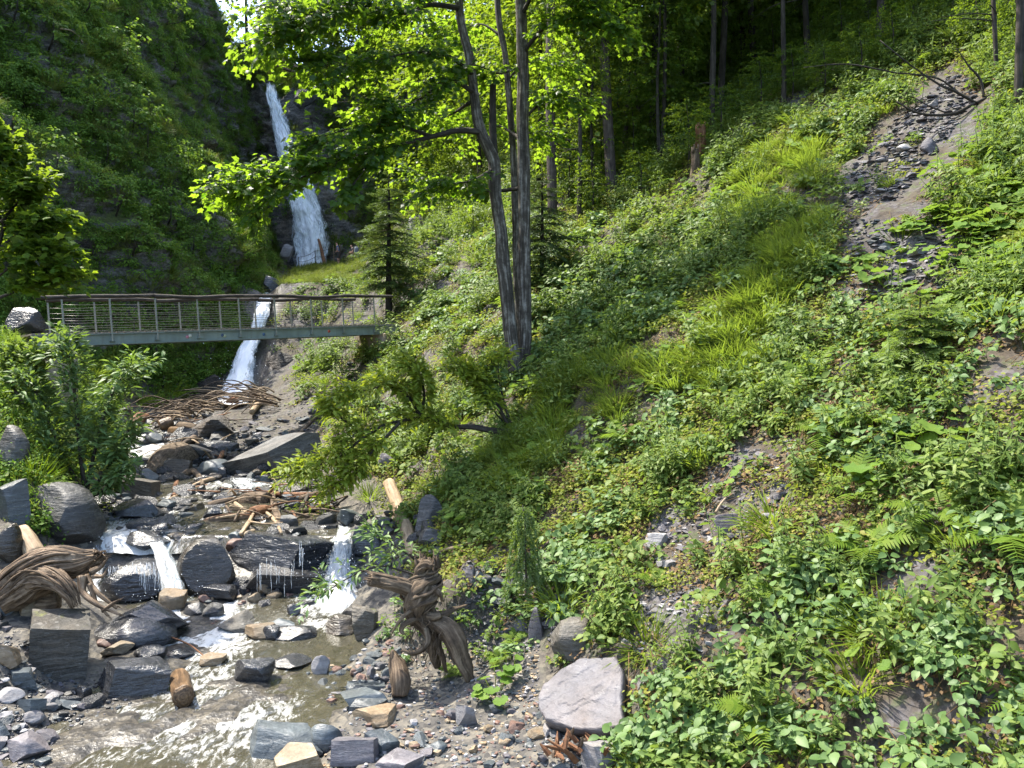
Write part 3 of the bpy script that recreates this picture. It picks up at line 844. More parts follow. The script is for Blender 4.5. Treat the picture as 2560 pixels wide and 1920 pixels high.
        o = obj('concrete_abutment', me, None, c); o.rotation_euler = (0, 0, math.atan2(ax.y, ax.x))
        tag(o, lab, 'abutment')
build_bridge()

# ================================================================ rocks
_ICO = {}
def ico(sub):
    if sub not in _ICO:
        bm = bmesh.new(); bmesh.ops.create_icosphere(bm, subdivisions=sub, radius=1.0)
        bm.verts.ensure_lookup_table()
        _ICO[sub] = (np.array([v.co[:] for v in bm.verts]), np.array([[v.index for v in f.verts] for f in bm.faces]))
        bm.free()
    return _ICO[sub]

def rock_shape(seed, sub=4, planes=9, box=0.0, rough=0.05, strata=0.03, tilt=0.3, lo=0.5, hi=0.9):
    """A unit rock: a ball cut by planes, layered and roughened, filling the box -1..1."""
    rng = np.random.default_rng(seed)
    V, T = ico(sub)
    p = V.copy()
    R = np.array(Euler((rng.uniform(-tilt, tilt), rng.uniform(-tilt, tilt), rng.uniform(0, 3))).to_matrix())
    if box:
        p = p * 1.25
        for k in range(3):
            for sg in (-1, 1):
                n = R[:, k] * sg
                d = box * rng.uniform(0.88, 1.08)
                p = p - np.maximum(p @ n - d, 0)[:, None] * n
    for k in range(planes):
        n = rng.standard_normal(3); n /= np.linalg.norm(n)
        d = rng.uniform(lo, hi)
        p = p - np.maximum(p @ n - d, 0)[:, None] * n * 0.96
    ex = (p.max(0) - p.min(0)) / 2
    p = (p - (p.max(0) + p.min(0)) / 2) / ex
    nn = p / np.maximum(np.linalg.norm(p, axis=1, keepdims=True), 1e-6)
    o = seed * 1.37
    d = rough * 1.6 * fbm(p[:, 0] * 1.3 + o, p[:, 1] * 1.3, p[:, 2] * 1.3, 5, seed % 97, 0.55)
    q = p @ R[:, 2]
    s = q * 6.5 + 1.6 * fbm(p[:, 0] * 1.2 + o, p[:, 1] * 1.2, p[:, 2] * 1.2, 4, 3)
    saw = s - np.floor(s)
    d = d + strata * (sstep(0.0, 0.25, saw) - saw) * np.clip(0.15 + 1.1 * fbm(p[:, 0] * 1.1 + o, p[:, 1] * 1.1, p[:, 2] * 1.6 + 4, 3, 29), 0, .8)
    return p + nn * d[:, None], T

def rock_mesh(name, seed, dims, mat, **kw):
    V, T = rock_shape(seed, **kw)
    return mesh_np(name, V * np.array(dims), T, mat)

N_ROCK = [100]
def rock(u0, v0, u1, v1, mat, label, cat='rock', name=None, depth=0.8, group=None, sink=0.14, y=None, seed=None, rot=0.0, dv=0.12, **kw):
    """A single rock that fills the box (u0, v0)-(u1, v1) of the photograph."""
    N_ROCK[0] += 1
    uc, vc = (u0 + u1) / 2, (v0 + v1) / 2
    if y is None:
        q = at(uc, v1 - dv * (v1 - v0), 'gcs')
        yc = q.y
    else: yc = y
    w = (u1 - u0) / F * yc
    d = depth * w
    yc += d * 0.22
    w = (u1 - u0) / F * yc; h = (v1 - v0) / F * yc
    sphi = max(0.0, math.sin(math.atan((vc - 960) / F)))
    hr = max(0.6 * h, h - 0.42 * d * sphi) * (1 + sink)
    c = P(uc, vc, yc); c.z -= h * sink * 0.5
    kw.setdefault('planes', 13); kw.setdefault('lo', 0.42); kw.setdefault('strata', 0.045)
    kw.setdefault('sub', 5 if (u1 - u0) > 150 else 4 if (u1 - u0) > 45 else 3)
    name = name or ('boulder' if (u1 - u0) > 110 else 'rock')
    me = rock_mesh(name, seed or N_ROCK[0], (w / 2, d / 2, hr / 2), M[mat], **kw)
    me.set_sharp_from_angle(angle=rad(28))
    o = obj(name, me, None, c)
    o.rotation_euler = (0, rot, 0)
    return tag(o, label, 'boulder' if name == 'boulder' else cat, group)

BX = dict(box=0.72, planes=5, lo=0.75, hi=1.0, rough=0.05)
SL = dict(box=0.62, planes=7, lo=0.6, hi=0.9, rough=0.04, strata=0.05)
# left bank
rock(55, 1198, 252, 1365, 'boulder', 'large dark slate boulder above the driftwood stump, biggest on the left bank', planes=14, lo=.5, hi=.92, seed=11)
rock(-15, 1195, 75, 1315, 'slate', 'grey-green slab leaning against the largest left-bank boulder', depth=.6, **SL)
rock(-20, 1062, 78, 1190, 'boulder', 'dark overhanging boulder under the leafy shrub on the left bank', planes=6)
rock(-30, 1305, 52, 1420, 'wetbrown', 'orange-brown block behind the short log on the left', planes=6)
rock(42, 1515, 246, 1712, 'mossrock', 'square dark boulder with a flat top beside the stream', seed=31, depth=.85, tilt=.14, **{**BX, 'sub': 5})
rock(300, 1490, 472, 1592, 'wet', 'long wet black rock lying across behind the banded one', depth=.9, seed=8, rot=.25)
rock(238, 1528, 434, 1630, 'wet', 'rounded wet rock with swirling bands right of the square boulder', depth=.8, planes=4, seed=5, strata=.05)
rock(236, 1634, 432, 1740, 'wet', 'flat dark slab below the banded rock at the water edge', depth=.75, seed=21, **SL)
rock(262, 1388, 446, 1506, 'wet', 'low domed boulder with thin water curtains running over it', depth=.9, planes=4, lo=.75, hi=.95, seed=12)
rock(444, 1335, 596, 1492, 'wetbrown', 'tall brown-black boulder between the two small cascades', depth=.85, planes=7, seed=44)
rock(318, 1322, 430, 1378, 'wet', 'low black rock in the stream above the domed boulder', 'rock', depth=.8)
rock(394, 1470, 466, 1530, 'tan', 'small brown rock under the left cascade', depth=.9)
rock(458, 1505, 520, 1540, 'wet', 'small black rock in the foam below the tall boulder')
rock(505, 1505, 562, 1545, 'boulder', 'grey rock with a pale top right of the foaming pool')
rock(500, 1455, 592, 1505, 'wet', 'smooth wet rock at the foot of the tall brown-black boulder')
# the ledge
rock(585, 1318, 872, 1425, 'wet', 'wide layered ledge that drips into the pool', 'rock', 'rock_ledge', depth=.7, seed=15, sink=.2, **{**SL, 'box': .66, 'strata': .07, 'sub': 5})
rock(595, 1400, 860, 1480, 'wet', 'recessed dark block underneath the dripping ledge', 'rock', 'rock_ledge', depth=.55, seed=17, **{**SL, 'sub': 5})
rock(884, 1304, 956, 1386, 'wet', 'rounded dark boulder right of the right-hand cascade')
rock(930, 1370, 990, 1432, 'wet', 'black rock beside the splash of the right-hand cascade')
rock(840, 1268, 900, 1310, 'slate', 'grey rock at the lip of the right-hand cascade')
rock(935, 1290, 985, 1330, 'wet', 'dark stone just left of the leaning log')
rock(1040, 1235, 1112, 1330, 'boulder', 'tall dark rock under the greenery right of the leaning log', depth=.7)
rock(1045, 1315, 1125, 1380, 'boulder', 'slanted grey rock behind the uprooted stump')
rock(545, 1528, 640, 1580, 'mossrock', 'greenish rock in the middle of the pool')
rock(612, 1556, 690, 1600, 'tan', 'tan and brown stone in the pool right of the greenish rock')
rock(655, 1562, 700, 1604, 'wet', 'small dark block next to the tan stone')
rock(690, 1560, 792, 1600, 'wet', 'long wet purple-black stone in the pool')
rock(675, 1545, 740, 1580, 'slate', 'greenish slate stone behind the long purple-black one')
rock(812, 1535, 885, 1592, 'wetbrown', 'reddish brown wet rock below the right-hand cascade')
rock(880, 1510, 945, 1602, 'mossrock', 'rock with yellow moss and hanging roots by the stump')
rock(855, 1512, 915, 1560, 'boulder', 'grey rock behind the one with yellow moss')
rock(718, 1508, 752, 1540, 'wet', 'small pointed black stone standing in the upper pool')
rock(584, 1642, 686, 1712, 'wet', 'jagged black rock in the middle of the stream')
rock(676, 1636, 778, 1672, 'wet', 'low flat dark stone at the edge of the gravel')
rock(778, 1635, 826, 1690, 'pale', 'pale flat stone standing at the water edge', depth=.5)
rock(845, 1718, 980, 1772, 'slate', 'blue-grey slab at the water edge, upper of two', depth=.7, **SL)
rock(870, 1738, 968, 1788, 'slate', 'blue-grey slab leaning on the one above it', depth=.6, **SL)
rock(860, 1700, 965, 1735, 'slate', 'flat grey-blue stone above the two blue-grey slabs', depth=.7, **SL)
rock(880, 1762, 988, 1812, 'tan', 'smooth tan rock on the sandy bank')
rock(618, 1798, 812, 1900, 'slate', 'blue-grey wedge of rock at the water edge in front', depth=.5, seed=9, box=.7, planes=8, lo=.6, hi=.85, sink=.3)
rock(770, 1800, 858, 1880, 'slate', 'angular blue-grey rock beside the wedge', depth=.7, planes=7)
rock(678, 1854, 818, 1945, 'tan', 'pale tan blocky rock in the foreground', depth=.7, **BX)
rock(832, 1830, 948, 1912, 'shale', 'dark purple layered block in the foreground', depth=.7, **{**BX, 'strata': .07})
rock(908, 1824, 1000, 1880, 'slate', 'blue-green flat stone tipped against the purple block', depth=.6, rot=.3, **SL)
rock(935, 1878, 1060, 1935, 'shale', 'flat purple slab at the bottom edge', depth=.7, **SL)
rock(1138, 1756, 1194, 1824, 'pale', 'pale blue upright stone on the gravel', depth=.6)
rock(1058, 1848, 1118, 1882, 'slate', 'dark green stone beside the muddy puddle')
rock(1452, 1850, 1568, 1940, 'pale', 'pale grey rock beside the orange wood debris', depth=.7, **BX)
rock(1395, 1830, 1490, 1875, 'boulder', 'dark rock in the hollow under the great flat slab', depth=.7)
# big flat slab
def slab():
    out = [(1345, 1738), (1358, 1712), (1400, 1672), (1450, 1645), (1535, 1640), (1556, 1670), (1552, 1760), (1560, 1815), (1480, 1822), (1430, 1818), (1362, 1800), (1345, 1770)]
    # the slab's upper face tilts down towards the stream
    nrm = Vector((-0.42, -0.36, 0.83)).normalized()
    c = at(1450, 1735); c = c - c.normalized() * 0.42
    pts = []
    for u, v in out:
        d = Vector(((u - 1280) / F, 1, (960 - v) / F))
        pts.append(d * (c.dot(nrm) / d.dot(nrm)))
    e1 = nrm.cross(Vector((0, 1, 0))).normalized(); e2 = nrm.cross(e1)
    nr, na = 40, 140
    P2 = np.array([((p - c).dot(e1), (p - c).dot(e2)) for p in pts])
    ang = np.unwrap(np.arctan2(P2[:, 1], P2[:, 0])); sgn = np.sign(ang[-1] - ang[0])
    ta = np.linspace(0, 1, na, endpoint=False)
    k = np.arange(len(P2) + 1) / len(P2)
    px = np.interp(ta, k, np.r_[P2[:, 0], P2[0, 0]]); py = np.interp(ta, k, np.r_[P2[:, 1], P2[0, 1]])
    rough = 1 + 0.025 * fbm(px * 9, py * 9, 0, 3, 5)
    px, py = px * rough, py * rough
    V = []
    for side in (0, 1):
        for r in np.linspace(0, 1, nr) if side == 0 else np.linspace(1, 0, nr):
            x, y = px * r, py * r
            hgt = 0.022 * fbm(x * 2.2, y * 2.2, 0, 4, 7) + 0.012 * np.floor(3.0 * fbm(x * 1.1 + 4, y * 3.6, 0, 5, 9) + 0.5)
            z = hgt if side == 0 else -0.14 - 0.10 * (1 - r) + 0.05 * fbm(x * 3, y * 3, 0, 3, 3)
            if side == 0 and r > 0.99: z = z - 0.03
            V.append(np.array(e1)[None] * x[:, None] + np.array(e2)[None] * y[:, None] + np.array(nrm)[None] * np.broadcast_to(z, x.shape)[:, None])
    V = np.concatenate(V)
    n = len(V) // na
    i = np.arange(n - 1)[:, None] * na + np.arange(na)[None]
    j = np.arange(n - 1)[:, None] * na + (np.arange(na)[None] + 1) % na
    Q = np.stack([i, j, j + na, i + na], -1).reshape(-1, 4)
    o = obj('rock_slab', mesh_np('rock_slab', V, Q, M['slabrock']), None, c)
    tag(o, 'great flat grey-purple slab jutting over a dark hollow beside the gravel', 'rock')
M['slabrock'] = rock_mat('slab_rock', (0.055, 0.052, 0.057), (0.10, 0.095, 0.103), (0.15, 0.143, 0.152), 0.6, 0.0, 0.6, 1.0, 0.35, 0.15, (0.5, -0.3, 0.2))
slab()
# left foreground bank
rock(-25, 1455, 50, 1545, 'slate', 'blue-grey slab at the left edge below the driftwood stump', depth=.7, **SL)
rock(40, 1490, 90, 1540, 'tan', 'small yellow-brown rock above the square boulder')
rock(-15, 1600, 52, 1668, 'tan', 'tan rock left of the square boulder')
rock(-25, 1715, 58, 1758, 'pale', 'long pale stone below the tan rock at the left edge')
rock(15, 1668, 92, 1720, 'slate', 'greenish flat stone tucked under the square boulder', depth=.7, **SL)
rock(45, 1738, 112, 1790, 'slate', 'grey-blue flat stone on the dark gravel at left', depth=.7, **SL)
rock(128, 1738, 220, 1774, 'slate', 'low greenish stone at the water edge under the square boulder', depth=.6)
rock(185, 1710, 226, 1750, 'wet', 'dark leaning stone right under the square boulder')
rock(50, 1772, 108, 1812, 'pale', 'pale violet stone half sunk in the left gravel')
rock(22, 1826, 120, 1902, 'shale', 'streaked violet rock at the lower left water edge')
rock(-20, 1800, 22, 1860, 'slate', 'dark slate stone at the left edge near the corner')
rock(245, 1590, 300, 1620, 'red', 'small reddish stone in front of the banded rock')
rock(255, 1598, 334, 1640, 'tan', 'yellowish stone washed by water in front of the banded rock')
rock(335, 1612, 412, 1650, 'wet', 'dark stone under the banded rock')
rock(405, 1615, 485, 1645, 'wet', 'low black stone at the edge of the white water')
rock(500, 1632, 566, 1664, 'tan', 'yellow stone just under the white water')
# up the stream
rock(25, 768, 128, 856, 'wet', 'big dark jointed boulder behind the left end of the footbridge', depth=.8, y=22.6, planes=15, rough=.09, lo=.5)  # shade on this boulder is put into its colour with the darker slate
rock(566, 1090, 812, 1195, 'boulder', 'long slanting grey bedrock slab at the foot of the right slope', depth=.5, rot=-.35, seed=3, **{**SL, 'sub': 5})
rock(495, 1145, 580, 1195, 'slate', 'bluish wet boulder left of the long slanting slab')
rock(540, 1165, 570, 1196, 'wet', 'small dark block in front of the bluish boulder')
rock(346, 1172, 400, 1215, 'slate', 'tilted pale-edged slate block in front of the rotten stump', rot=.3)
rock(300, 1190, 400, 1250, 'mossrock', 'sloping dark rock with moss left of the slate block', depth=.8, rot=.3, **SL)
rock(390, 1245, 440, 1280, 'slate', 'clean grey slate block alone in the shallow water')
rock(380, 1305, 430, 1335, 'wet', 'round black stone in the shallow upper pool')
rock(285, 1245, 400, 1300, 'wet', 'broad low black rock above the upper pool')
rock(505, 1265, 560, 1298, 'wet', 'dark flat stone beside the driftwood heap')
rock(565, 1345, 612, 1388, 'red', 'reddish pebbly boulder on top of the ledge')
rock(570, 1328, 606, 1352, 'slate', 'long green pebble on the ledge')
rock(605, 1322, 640, 1352, 'tan', 'pale tan stone on the ledge')
rock(695, 1285, 748, 1328, 'boulder', 'rounded grey boulder behind the ledge')
rock(310, 1170, 330, 1195, 'slate', 'slate stone left of the lower rapids')
rock(295, 1135, 320, 1175, 'wet', 'dark upright stone at the left of the rapids')
rock(338, 1083, 372, 1115, 'wet', 'dark rock splitting the rapids')
rock(368, 1080, 412, 1112, 'slate', 'grey slab right of the rapids')
rock(385, 1120, 415, 1150, 'slate', 'pale slate slab beside the rotten stump')
rock(505, 1105, 550, 1132, 'tan', 'pale flat stone among the dam timber')
rock(485, 1130, 520, 1155, 'slate', 'grey block below the pale flat stone')
rock(470, 1035, 590, 1110, 'cliffrock', 'large brown boulder buried under the brushwood dam', depth=.8)
rock(475, 935, 560, 1040, 'cliffrock', 'smooth brown bedrock shoulder left of the slanting cascade', depth=.6, y=34.0, **SL)
rock(650, 880, 740, 990, 'cliffrock', 'dark wet rock right of the slanting cascade', depth=.7, y=35.4, planes=15, rough=.12)
rock(660, 735, 720, 800, 'cliffrock', 'wet grey rock right of the upper cascade lip', depth=.8, y=39.3)
rock(660, 690, 700, 745, 'wet', 'green wet rock splitting the cascade lip', depth=.8, y=41.6)
rock(735, 205, 800, 262, 'boulder', 'grey overhanging block right of the waterfall lip', depth=.9, y=66.6)
rock(1015, 535, 1075, 600, 'boulder', 'grey boulder on the bank behind the young spruce', depth=.8, sink=.6)
rock(700, 610, 735, 650, 'pale', 'pale wet rock at the foot of the tall waterfall', y=63.5)
# on the right slope
for q in ((1612, 1328, 1672, 1372, 'pale', 'pale grey stone lying on the slope above the shale patch'), (1785, 1278, 1872, 1328, 'shale', 'long flat shale slab in the bare patch of the slope'),
          (2405, 1280, 2465, 1332, 'pale', 'pale rock with dry grass on the far right slope'), (2095, 1430, 2140, 1475, 'pale', 'pale stone half hidden by leaves in the middle of the right slope'),
          (1632, 1635, 1704, 1690, 'shale', 'flat shale stone right of the great slab'), (1375, 1535, 1502, 1652, 'mossrock', 'mossy slanting rock above the great slab'),
          (1320, 1512, 1366, 1608, 'shale', 'upright shale plate left of the mossy slanting rock'), (1285, 1530, 1325, 1575, 'shale', 'grey shale block beside the upright plate'),
          (1150, 1410, 1190, 1460, 'shale', 'dark shale plate behind the uprooted stump'), (1175, 1425, 1210, 1462, 'slate', 'thin slate plate next to the dark shale one'),
          (1120, 1500, 1180, 1545, 'boulder', 'grey block on top of the stump roots'), (1155, 1120, 1200, 1150, 'pale', 'pale stone under the arching bush'),
          (945, 1130, 985, 1185, 'shale', 'dark shale rock under the arching bush by the stream'), (2240, 360, 2295, 378, 'pale', 'pale flat stone on the scree, lower one'),
          (2300, 345, 2350, 385, 'shale', 'grey boulder on the scree beside the pale flat stone'), (2320, 248, 2350, 268, 'pale', 'white stone high on the scree'),
          (2200, 605, 2235, 622, 'slate', 'bluish shale plate below the scree'), (2240, 690, 2290, 718, 'shale', 'shale plate in the small bare patch below the scree'),
          (1975, 838, 2010, 856, 'slate', 'bluish stone in the grass of the middle slope'), (2290, 1075, 2345, 1102, 'pale', 'pale flat stone above the big butterbur leaves')):
    rock(*q, depth=.9, sub=4, planes=14, lo=.45, hi=.95, rough=.05, strata=.05, sink=.3)
rock(868, 690, 1012, 872, 'cliffrock', 'broad brown rock face behind the right end of the footbridge', depth=.6, y=40.5, sub=5, planes=14, box=.7, rough=.16, strata=.09)
rock(745, 700, 880, 800, 'cliffrock', 'grey-brown rock face under the grassy knoll', depth=.6, y=43.5, sub=5, planes=14, box=.7, rough=.16, strata=.09)
rock(1000, 672, 1100, 800, 'cliffrock', 'shadowed rock below the plank walkway', depth=.7, y=40.0, planes=12)
rock(700, 770, 790, 880, 'cliffrock', 'dark rock step right of the slanting cascade', depth=.6, y=38.8, planes=15, rough=.12)
rock(1638, -40, 1712, 90, 'pale', 'pale grey outcrop among the trees at the top', depth=.9, y=52)

# ------------------------------------------------ countable stones, copied from a few shapes
rng = np.random.default_rng(77)
STONES = {}
for mk in ('slate', 'wetbrown', 'wet', 'shale', 'tan', 'pale', 'red', 'boulder'):
    STONES[mk] = [mesh_np('stone', *rock_shape(300 + i * 7 + len(mk), sub=3, planes=14, lo=.4, hi=.85, box=0.66 if i % 2 else 0, rough=.05, strata=.03), M[mk], False) for i in range(4)]
def inside(u, v, pg):
    c = False; j = len(pg) - 1
    for i in range(len(pg)):
        if (pg[i][1] > v) != (pg[j][1] > v) and u < (pg[j][0] - pg[i][0]) * (v - pg[i][1]) / (pg[j][1] - pg[i][1]) + pg[i][0]: c = not c
        j = i
    return c
PEB = {k: MB() for k in STONES}
def scatter_stones(pg, n, s0, s1, mats, label, group, flat=0.55, seed=0, keep=0.28):
    """Stones strewn over the part of the terrain seen inside a polygon: the largest are things, the rest joins the pebbles."""
    rg = np.random.default_rng(seed)
    us = [p[0] for p in pg]; vs = [p[1] for p in pg]
    got = []
    for _ in range(n * 6):
        if len(got) >= n: break
        u, v = rg.uniform(min(us), max(us)), rg.uniform(min(vs), max(vs))
        if not inside(u, v, pg): continue
        q = at(u, v)
        if q is None: continue
        s = s0 * (s1 / s0) ** (rg.random() ** 1.7)
        got.append((s, q, mats[rg.integers(len(mats))], rg.integers(4), (s * rg.uniform(.75, 1.2), s * rg.uniform(.6, .95), s * flat * rg.uniform(.65, 1.2)),
                    (rg.uniform(-.25, .25), rg.uniform(-.25, .25), rg.uniform(0, 6.28))))
    got.sort(key=lambda g: -g[0])
    for i, (s, q, m, k, sc, ro) in enumerate(got):
        pos = (q.x, q.y, q.z + s * 0.22 * flat)
        if i < n * keep:
            o = obj('stone', STONES[m][k], None, pos)
            o.scale = sc; o.rotation_euler = ro
            tag(o, label, 'stone', group)
        else:
            V, T = ROUGH[k]
            PEB[m].inst(V, T, [np.array(Euler(ro).to_matrix())], np.array([pos]), np.array([sc]))
ROUGH = [rock_shape(500 + i, sub=2, planes=12, lo=.4, hi=.85, box=0.66 if i % 2 else 0, rough=.05, strata=.0) for i in range(4)]
scatter_stones([(770, 1610), (1000, 1600), (1010, 1720), (880, 1800), (800, 1740)], 85, .04, .13, ['slate', 'slate', 'shale', 'slate', 'pale', 'red'], 'small grey-blue stone on the gravel spit by the water', 'stones on the gravel spit')
scatter_stones([(1000, 1760), (1330, 1760), (1500, 1860), (1440, 1920), (1000, 1920), (960, 1830)], 75, .035, .12, ['slate', 'shale', 'pale', 'slate', 'red', 'tan'], 'small stone on the sandy ground in front of the great slab', 'stones in front of the great slab')
scatter_stones([(-20, 1540), (60, 1560), (60, 1700), (240, 1760), (130, 1840), (110, 1920), (-20, 1920)], 60, .04, .16, ['slate', 'shale', 'wet', 'boulder', 'pale'], 'small stone on the dark gravel of the left shore', 'stones on the left shore')
scatter_stones([(255, 1240), (500, 1100), (700, 1180), (820, 1260), (830, 1330), (600, 1345), (420, 1320), (280, 1330)], 150, .10, .40, ['wet', 'wet', 'slate', 'boulder', 'wet', 'wetbrown'], 'dark broken rock in the stream bed above the ledge', 'rubble above the ledge', .6)
scatter_stones([(270, 1040), (520, 1030), (600, 1090), (560, 1180), (420, 1210), (290, 1220)], 80, .18, .55, ['wet', 'wetbrown', 'boulder', 'wet'], 'dark rock wedged among the dam timber', 'rocks around the driftwood dam', .6)
scatter_stones([(600, 1450), (830, 1480), (800, 1520), (600, 1520), (500, 1500)], 26, .08, .22, ['wet', 'wet', 'red', 'tan'], 'wet stone at the foot of the dripping ledge', 'stones at the foot of the ledge', .65)
scatter_stones([(700, 1590), (880, 1590), (880, 1640), (700, 1640)], 20, .05, .14, ['wet', 'slate', 'tan'], 'wet stone between the pool and the gravel spit', 'stones between pool and spit', .55)
scatter_stones([(830, 1280), (1080, 1260), (1120, 1400), (1000, 1430)], 26, .08, .28, ['wet', 'boulder', 'shale'], 'broken dark rock around the leaning log', 'rocks around the leaning log', .6)
scatter_stones([(1180, 1380), (1420, 1420), (1420, 1560), (1200, 1560)], 40, .06, .2, ['shale', 'boulder', 'shale', 'slate'], 'loose grey shale piece right of the uprooted stump', 'shale pieces right of the stump', .4)
scatter_stones([(640, 1010), (860, 900), (930, 930), (760, 1120), (560, 1150)], 60, .08, .3, ['shale', 'boulder', 'slate'], 'grey shale piece on the bare bank above the slanting slab', 'shale on the bare bank', .45)
scatter_stones([(0, 850), (70, 860), (110, 950), (20, 1020), (-20, 1000)], 30, .08, .3, ['shale', 'boulder', 'pale'], 'grey stone on the path end left of the footbridge', 'stones at the path end', .5)
scatter_stones([(2090, 470), (2180, 360), (2400, 180), (2440, 230), (2330, 380), (2240, 500)], 130, .05, .17, ['shale', 'pale', 'shale', 'shale'], 'flat shale piece lying on the grey scree', 'shale pieces on the scree', .28)
scatter_stones([(1600, 1360), (1900, 1080), (2000, 1100), (1950, 1290), (1800, 1420), (1640, 1420)], 80, .04, .13, ['shale', 'pale', 'shale'], 'small shale piece in the bare patch of the right slope', 'shale in the bare patch', .35, 0, .2)
scatter_stones([(1560, 1480), (1800, 1480), (1780, 1640), (1560, 1640)], 45, .03, .09, ['shale', 'pale', 'tan'], 'small stone among sparse plants above the great slab', 'stones above the great slab', .45)
scatter_stones([(2080, 560), (2420, 580), (2400, 740), (2100, 760)], 60, .06, .18, ['shale', 'slate', 'pale'], 'shale piece among leaves below the scree', 'shale below the scree', .3)

def pebble_bed(pg, n, s0, s1, mats, flat=0.5, seed=0):
    """Pebbles too many to count, on the part of the terrain seen inside a polygon."""
    rg = np.random.default_rng(seed + 900)
    us = [p[0] for p in pg]; vs = [p[1] for p in pg]
    U = rg.uniform(min(us), max(us), n); Vv = rg.uniform(min(vs), max(vs), n)
    by = {}
    for u, v in zip(U, Vv):
        if not inside(u, v, pg): continue
        q = at(u, v)
        if q is None: continue
        by.setdefault((mats[rg.integers(len(mats))], rg.integers(4)), []).append(q)
    for (m, k), qs in by.items():
        qs = np.array([tuple(q) for q in qs]); kk = len(qs)
        s = s0 * (s1 / s0) ** (rg.random(kk) ** 2)
        sc = np.stack([s * rg.uniform(.7, 1.2, kk), s * rg.uniform(.6, 1, kk), s * flat * rg.uniform(.6, 1.2, kk)], -1)
        ang = rg.uniform(0, 6.28, kk)
        R = np.zeros((kk, 3, 3)); R[:, 0, 0] = np.cos(ang); R[:, 0, 1] = -np.sin(ang); R[:, 1, 0] = np.sin(ang); R[:, 1, 1] = np.cos(ang); R[:, 2, 2] = 1
        qs[:, 2] += s * 0.1
        V, T = TINY[k]
        PEB[m].inst(V, T, R, qs, sc)
TINY = [rock_shape(540 + i, sub=1, planes=6, box=0.7 if i % 2 else 0, rough=.05, strata=.0) for i in range(4)]
pebble_bed([(690, 1600), (1020, 1590), (1330, 1740), (1500, 1850), (1450, 1930), (560, 1930), (880, 1800), (780, 1700)], 2600, .014, .05, ['slate', 'slate', 'shale', 'pale', 'tan', 'slate', 'red'])
pebble_bed([(-30, 1540), (240, 1700), (330, 1760), (140, 1840), (110, 1940), (-30, 1940)], 1500, .015, .05, ['slate', 'shale', 'wet', 'wet'])
pebble_bed([(250, 1230), (420, 1110), (700, 1120), (840, 1240), (830, 1340), (600, 1350), (440, 1350), (260, 1300)], 1500, .05, .24, ['wet', 'slate', 'wetbrown', 'wet', 'wet'])
pebble_bed([(270, 1040), (520, 1030), (640, 1080), (700, 1180), (420, 1230), (280, 1230)], 900, .06, .30, ['wet', 'wetbrown', 'boulder', 'wet'])
pebble_bed([(480, 1440), (830, 1480), (880, 1600), (600, 1620), (480, 1520)], 350, .03, .09, ['wet', 'wet', 'red', 'slate'])
pebble_bed([(2090, 470), (2180, 350), (2400, 170), (2450, 230), (2340, 380), (2250, 500), (2100, 520)], 3200, .025, .10, ['shale', 'shale', 'pale', 'slate'], .25)
pebble_bed([(1560, 1380), (1900, 1050), (2030, 1090), (1960, 1290), (1800, 1440), (1560, 1680), (1540, 1500)], 2200, .015, .06, ['shale', 'pale', 'shale', 'tan'], .3)
pebble_bed([(620, 1030), (880, 890), (940, 930), (760, 1130), (560, 1160)], 1500, .03, .1, ['shale', 'slate', 'shale'], .3)
pebble_bed([(1130, 1560), (1350, 1600), (1345, 1760), (1190, 1760), (1180, 1700)], 1100, .012, .05, ['shale', 'slate', 'shale', 'pale', 'tan'], .4)
pebble_bed([(1150, 1380), (1420, 1400), (1420, 1600), (1180, 1600)], 800, .02, .07, ['shale', 'slate', 'shale'], .35)
pebble_bed([(2060, 540), (2450, 560), (2420, 760), (2080, 780)], 1200, .02, .08, ['shale', 'slate', 'shale'], .28)
for m, mb in PEB.items():
    if mb.n: tag(obj('pebbles', mb.mesh('pebbles', M[m], None, False)), None, None, None, 'stuff')
# ================================================================ driftwood
def px_tube(mb, pts, rpx, y=None, off=0.0, n=None, sides=9, wob=0.05, seed=0, which='gc', groove=0.0):
    """A limb through photograph pixels. Each point is (u, v) or (u, v, y); the radius is in pixels."""
    W = []
    for p in pts:
        if len(p) == 3: q = P(*p)
        elif y is not None: q = P(p[0], p[1], y)
        else:
            q = at(p[0], p[1], which); q = q - q.normalized() * off
        W.append(q)
    n = n or max(6, 4 * len(W))
    C = poly(W, n)
    rr = [rpx] * len(W) if np.isscalar(rpx) else rpx
    R = np.interp(np.linspace(0, 1, n), np.linspace(0, 1, len(rr)), rr) / F * C[:, 1]
    mb.tube(C, R, sides, 0.5, True, wob, seed, groove)
    return C
def log_thing(name, label, pts, rpx, mat, cat='log', cut=True, gn=0.012, group=None, **kw):
    base = P(*pts[0]) if len(pts[0]) == 3 else (P(pts[0][0], pts[0][1], kw['y']) if kw.get('y') else at(*pts[0]))
    mb = MB(); kw.setdefault('groove', .05); C = px_tube(mb, pts, rpx, **kw)
    mb.gnarl(gn, 2.5, len(C) + int(abs(C[0][0]) * 10), 2)
    me = mb.mesh(name, M[mat], base)
    return tag(obj(name, me, None, base), label, cat, group)

def splinter_end(mb, C, r, n=12, seed=0, ln=.25):
    """Torn fibres at the end of a broken limb."""
    rg = random.Random(seed); d = Vector(C[-1]) - Vector(C[-3]); d.normalize(); e = Vector(C[-1])
    for k in range(n):
        o = Vector((rg.uniform(-1, 1), rg.uniform(-1, 1), rg.uniform(-1, 1))); o = (o - d * o.dot(d)) * r * .8
        mb.tube([e + o - d * r, e + o * 1.05, e + o * rg.uniform(.8, 1.3) + d * rg.uniform(.15, 1) * ln], [r * .28, r * .18, r * .03], 5, wob=.3, seed=k)

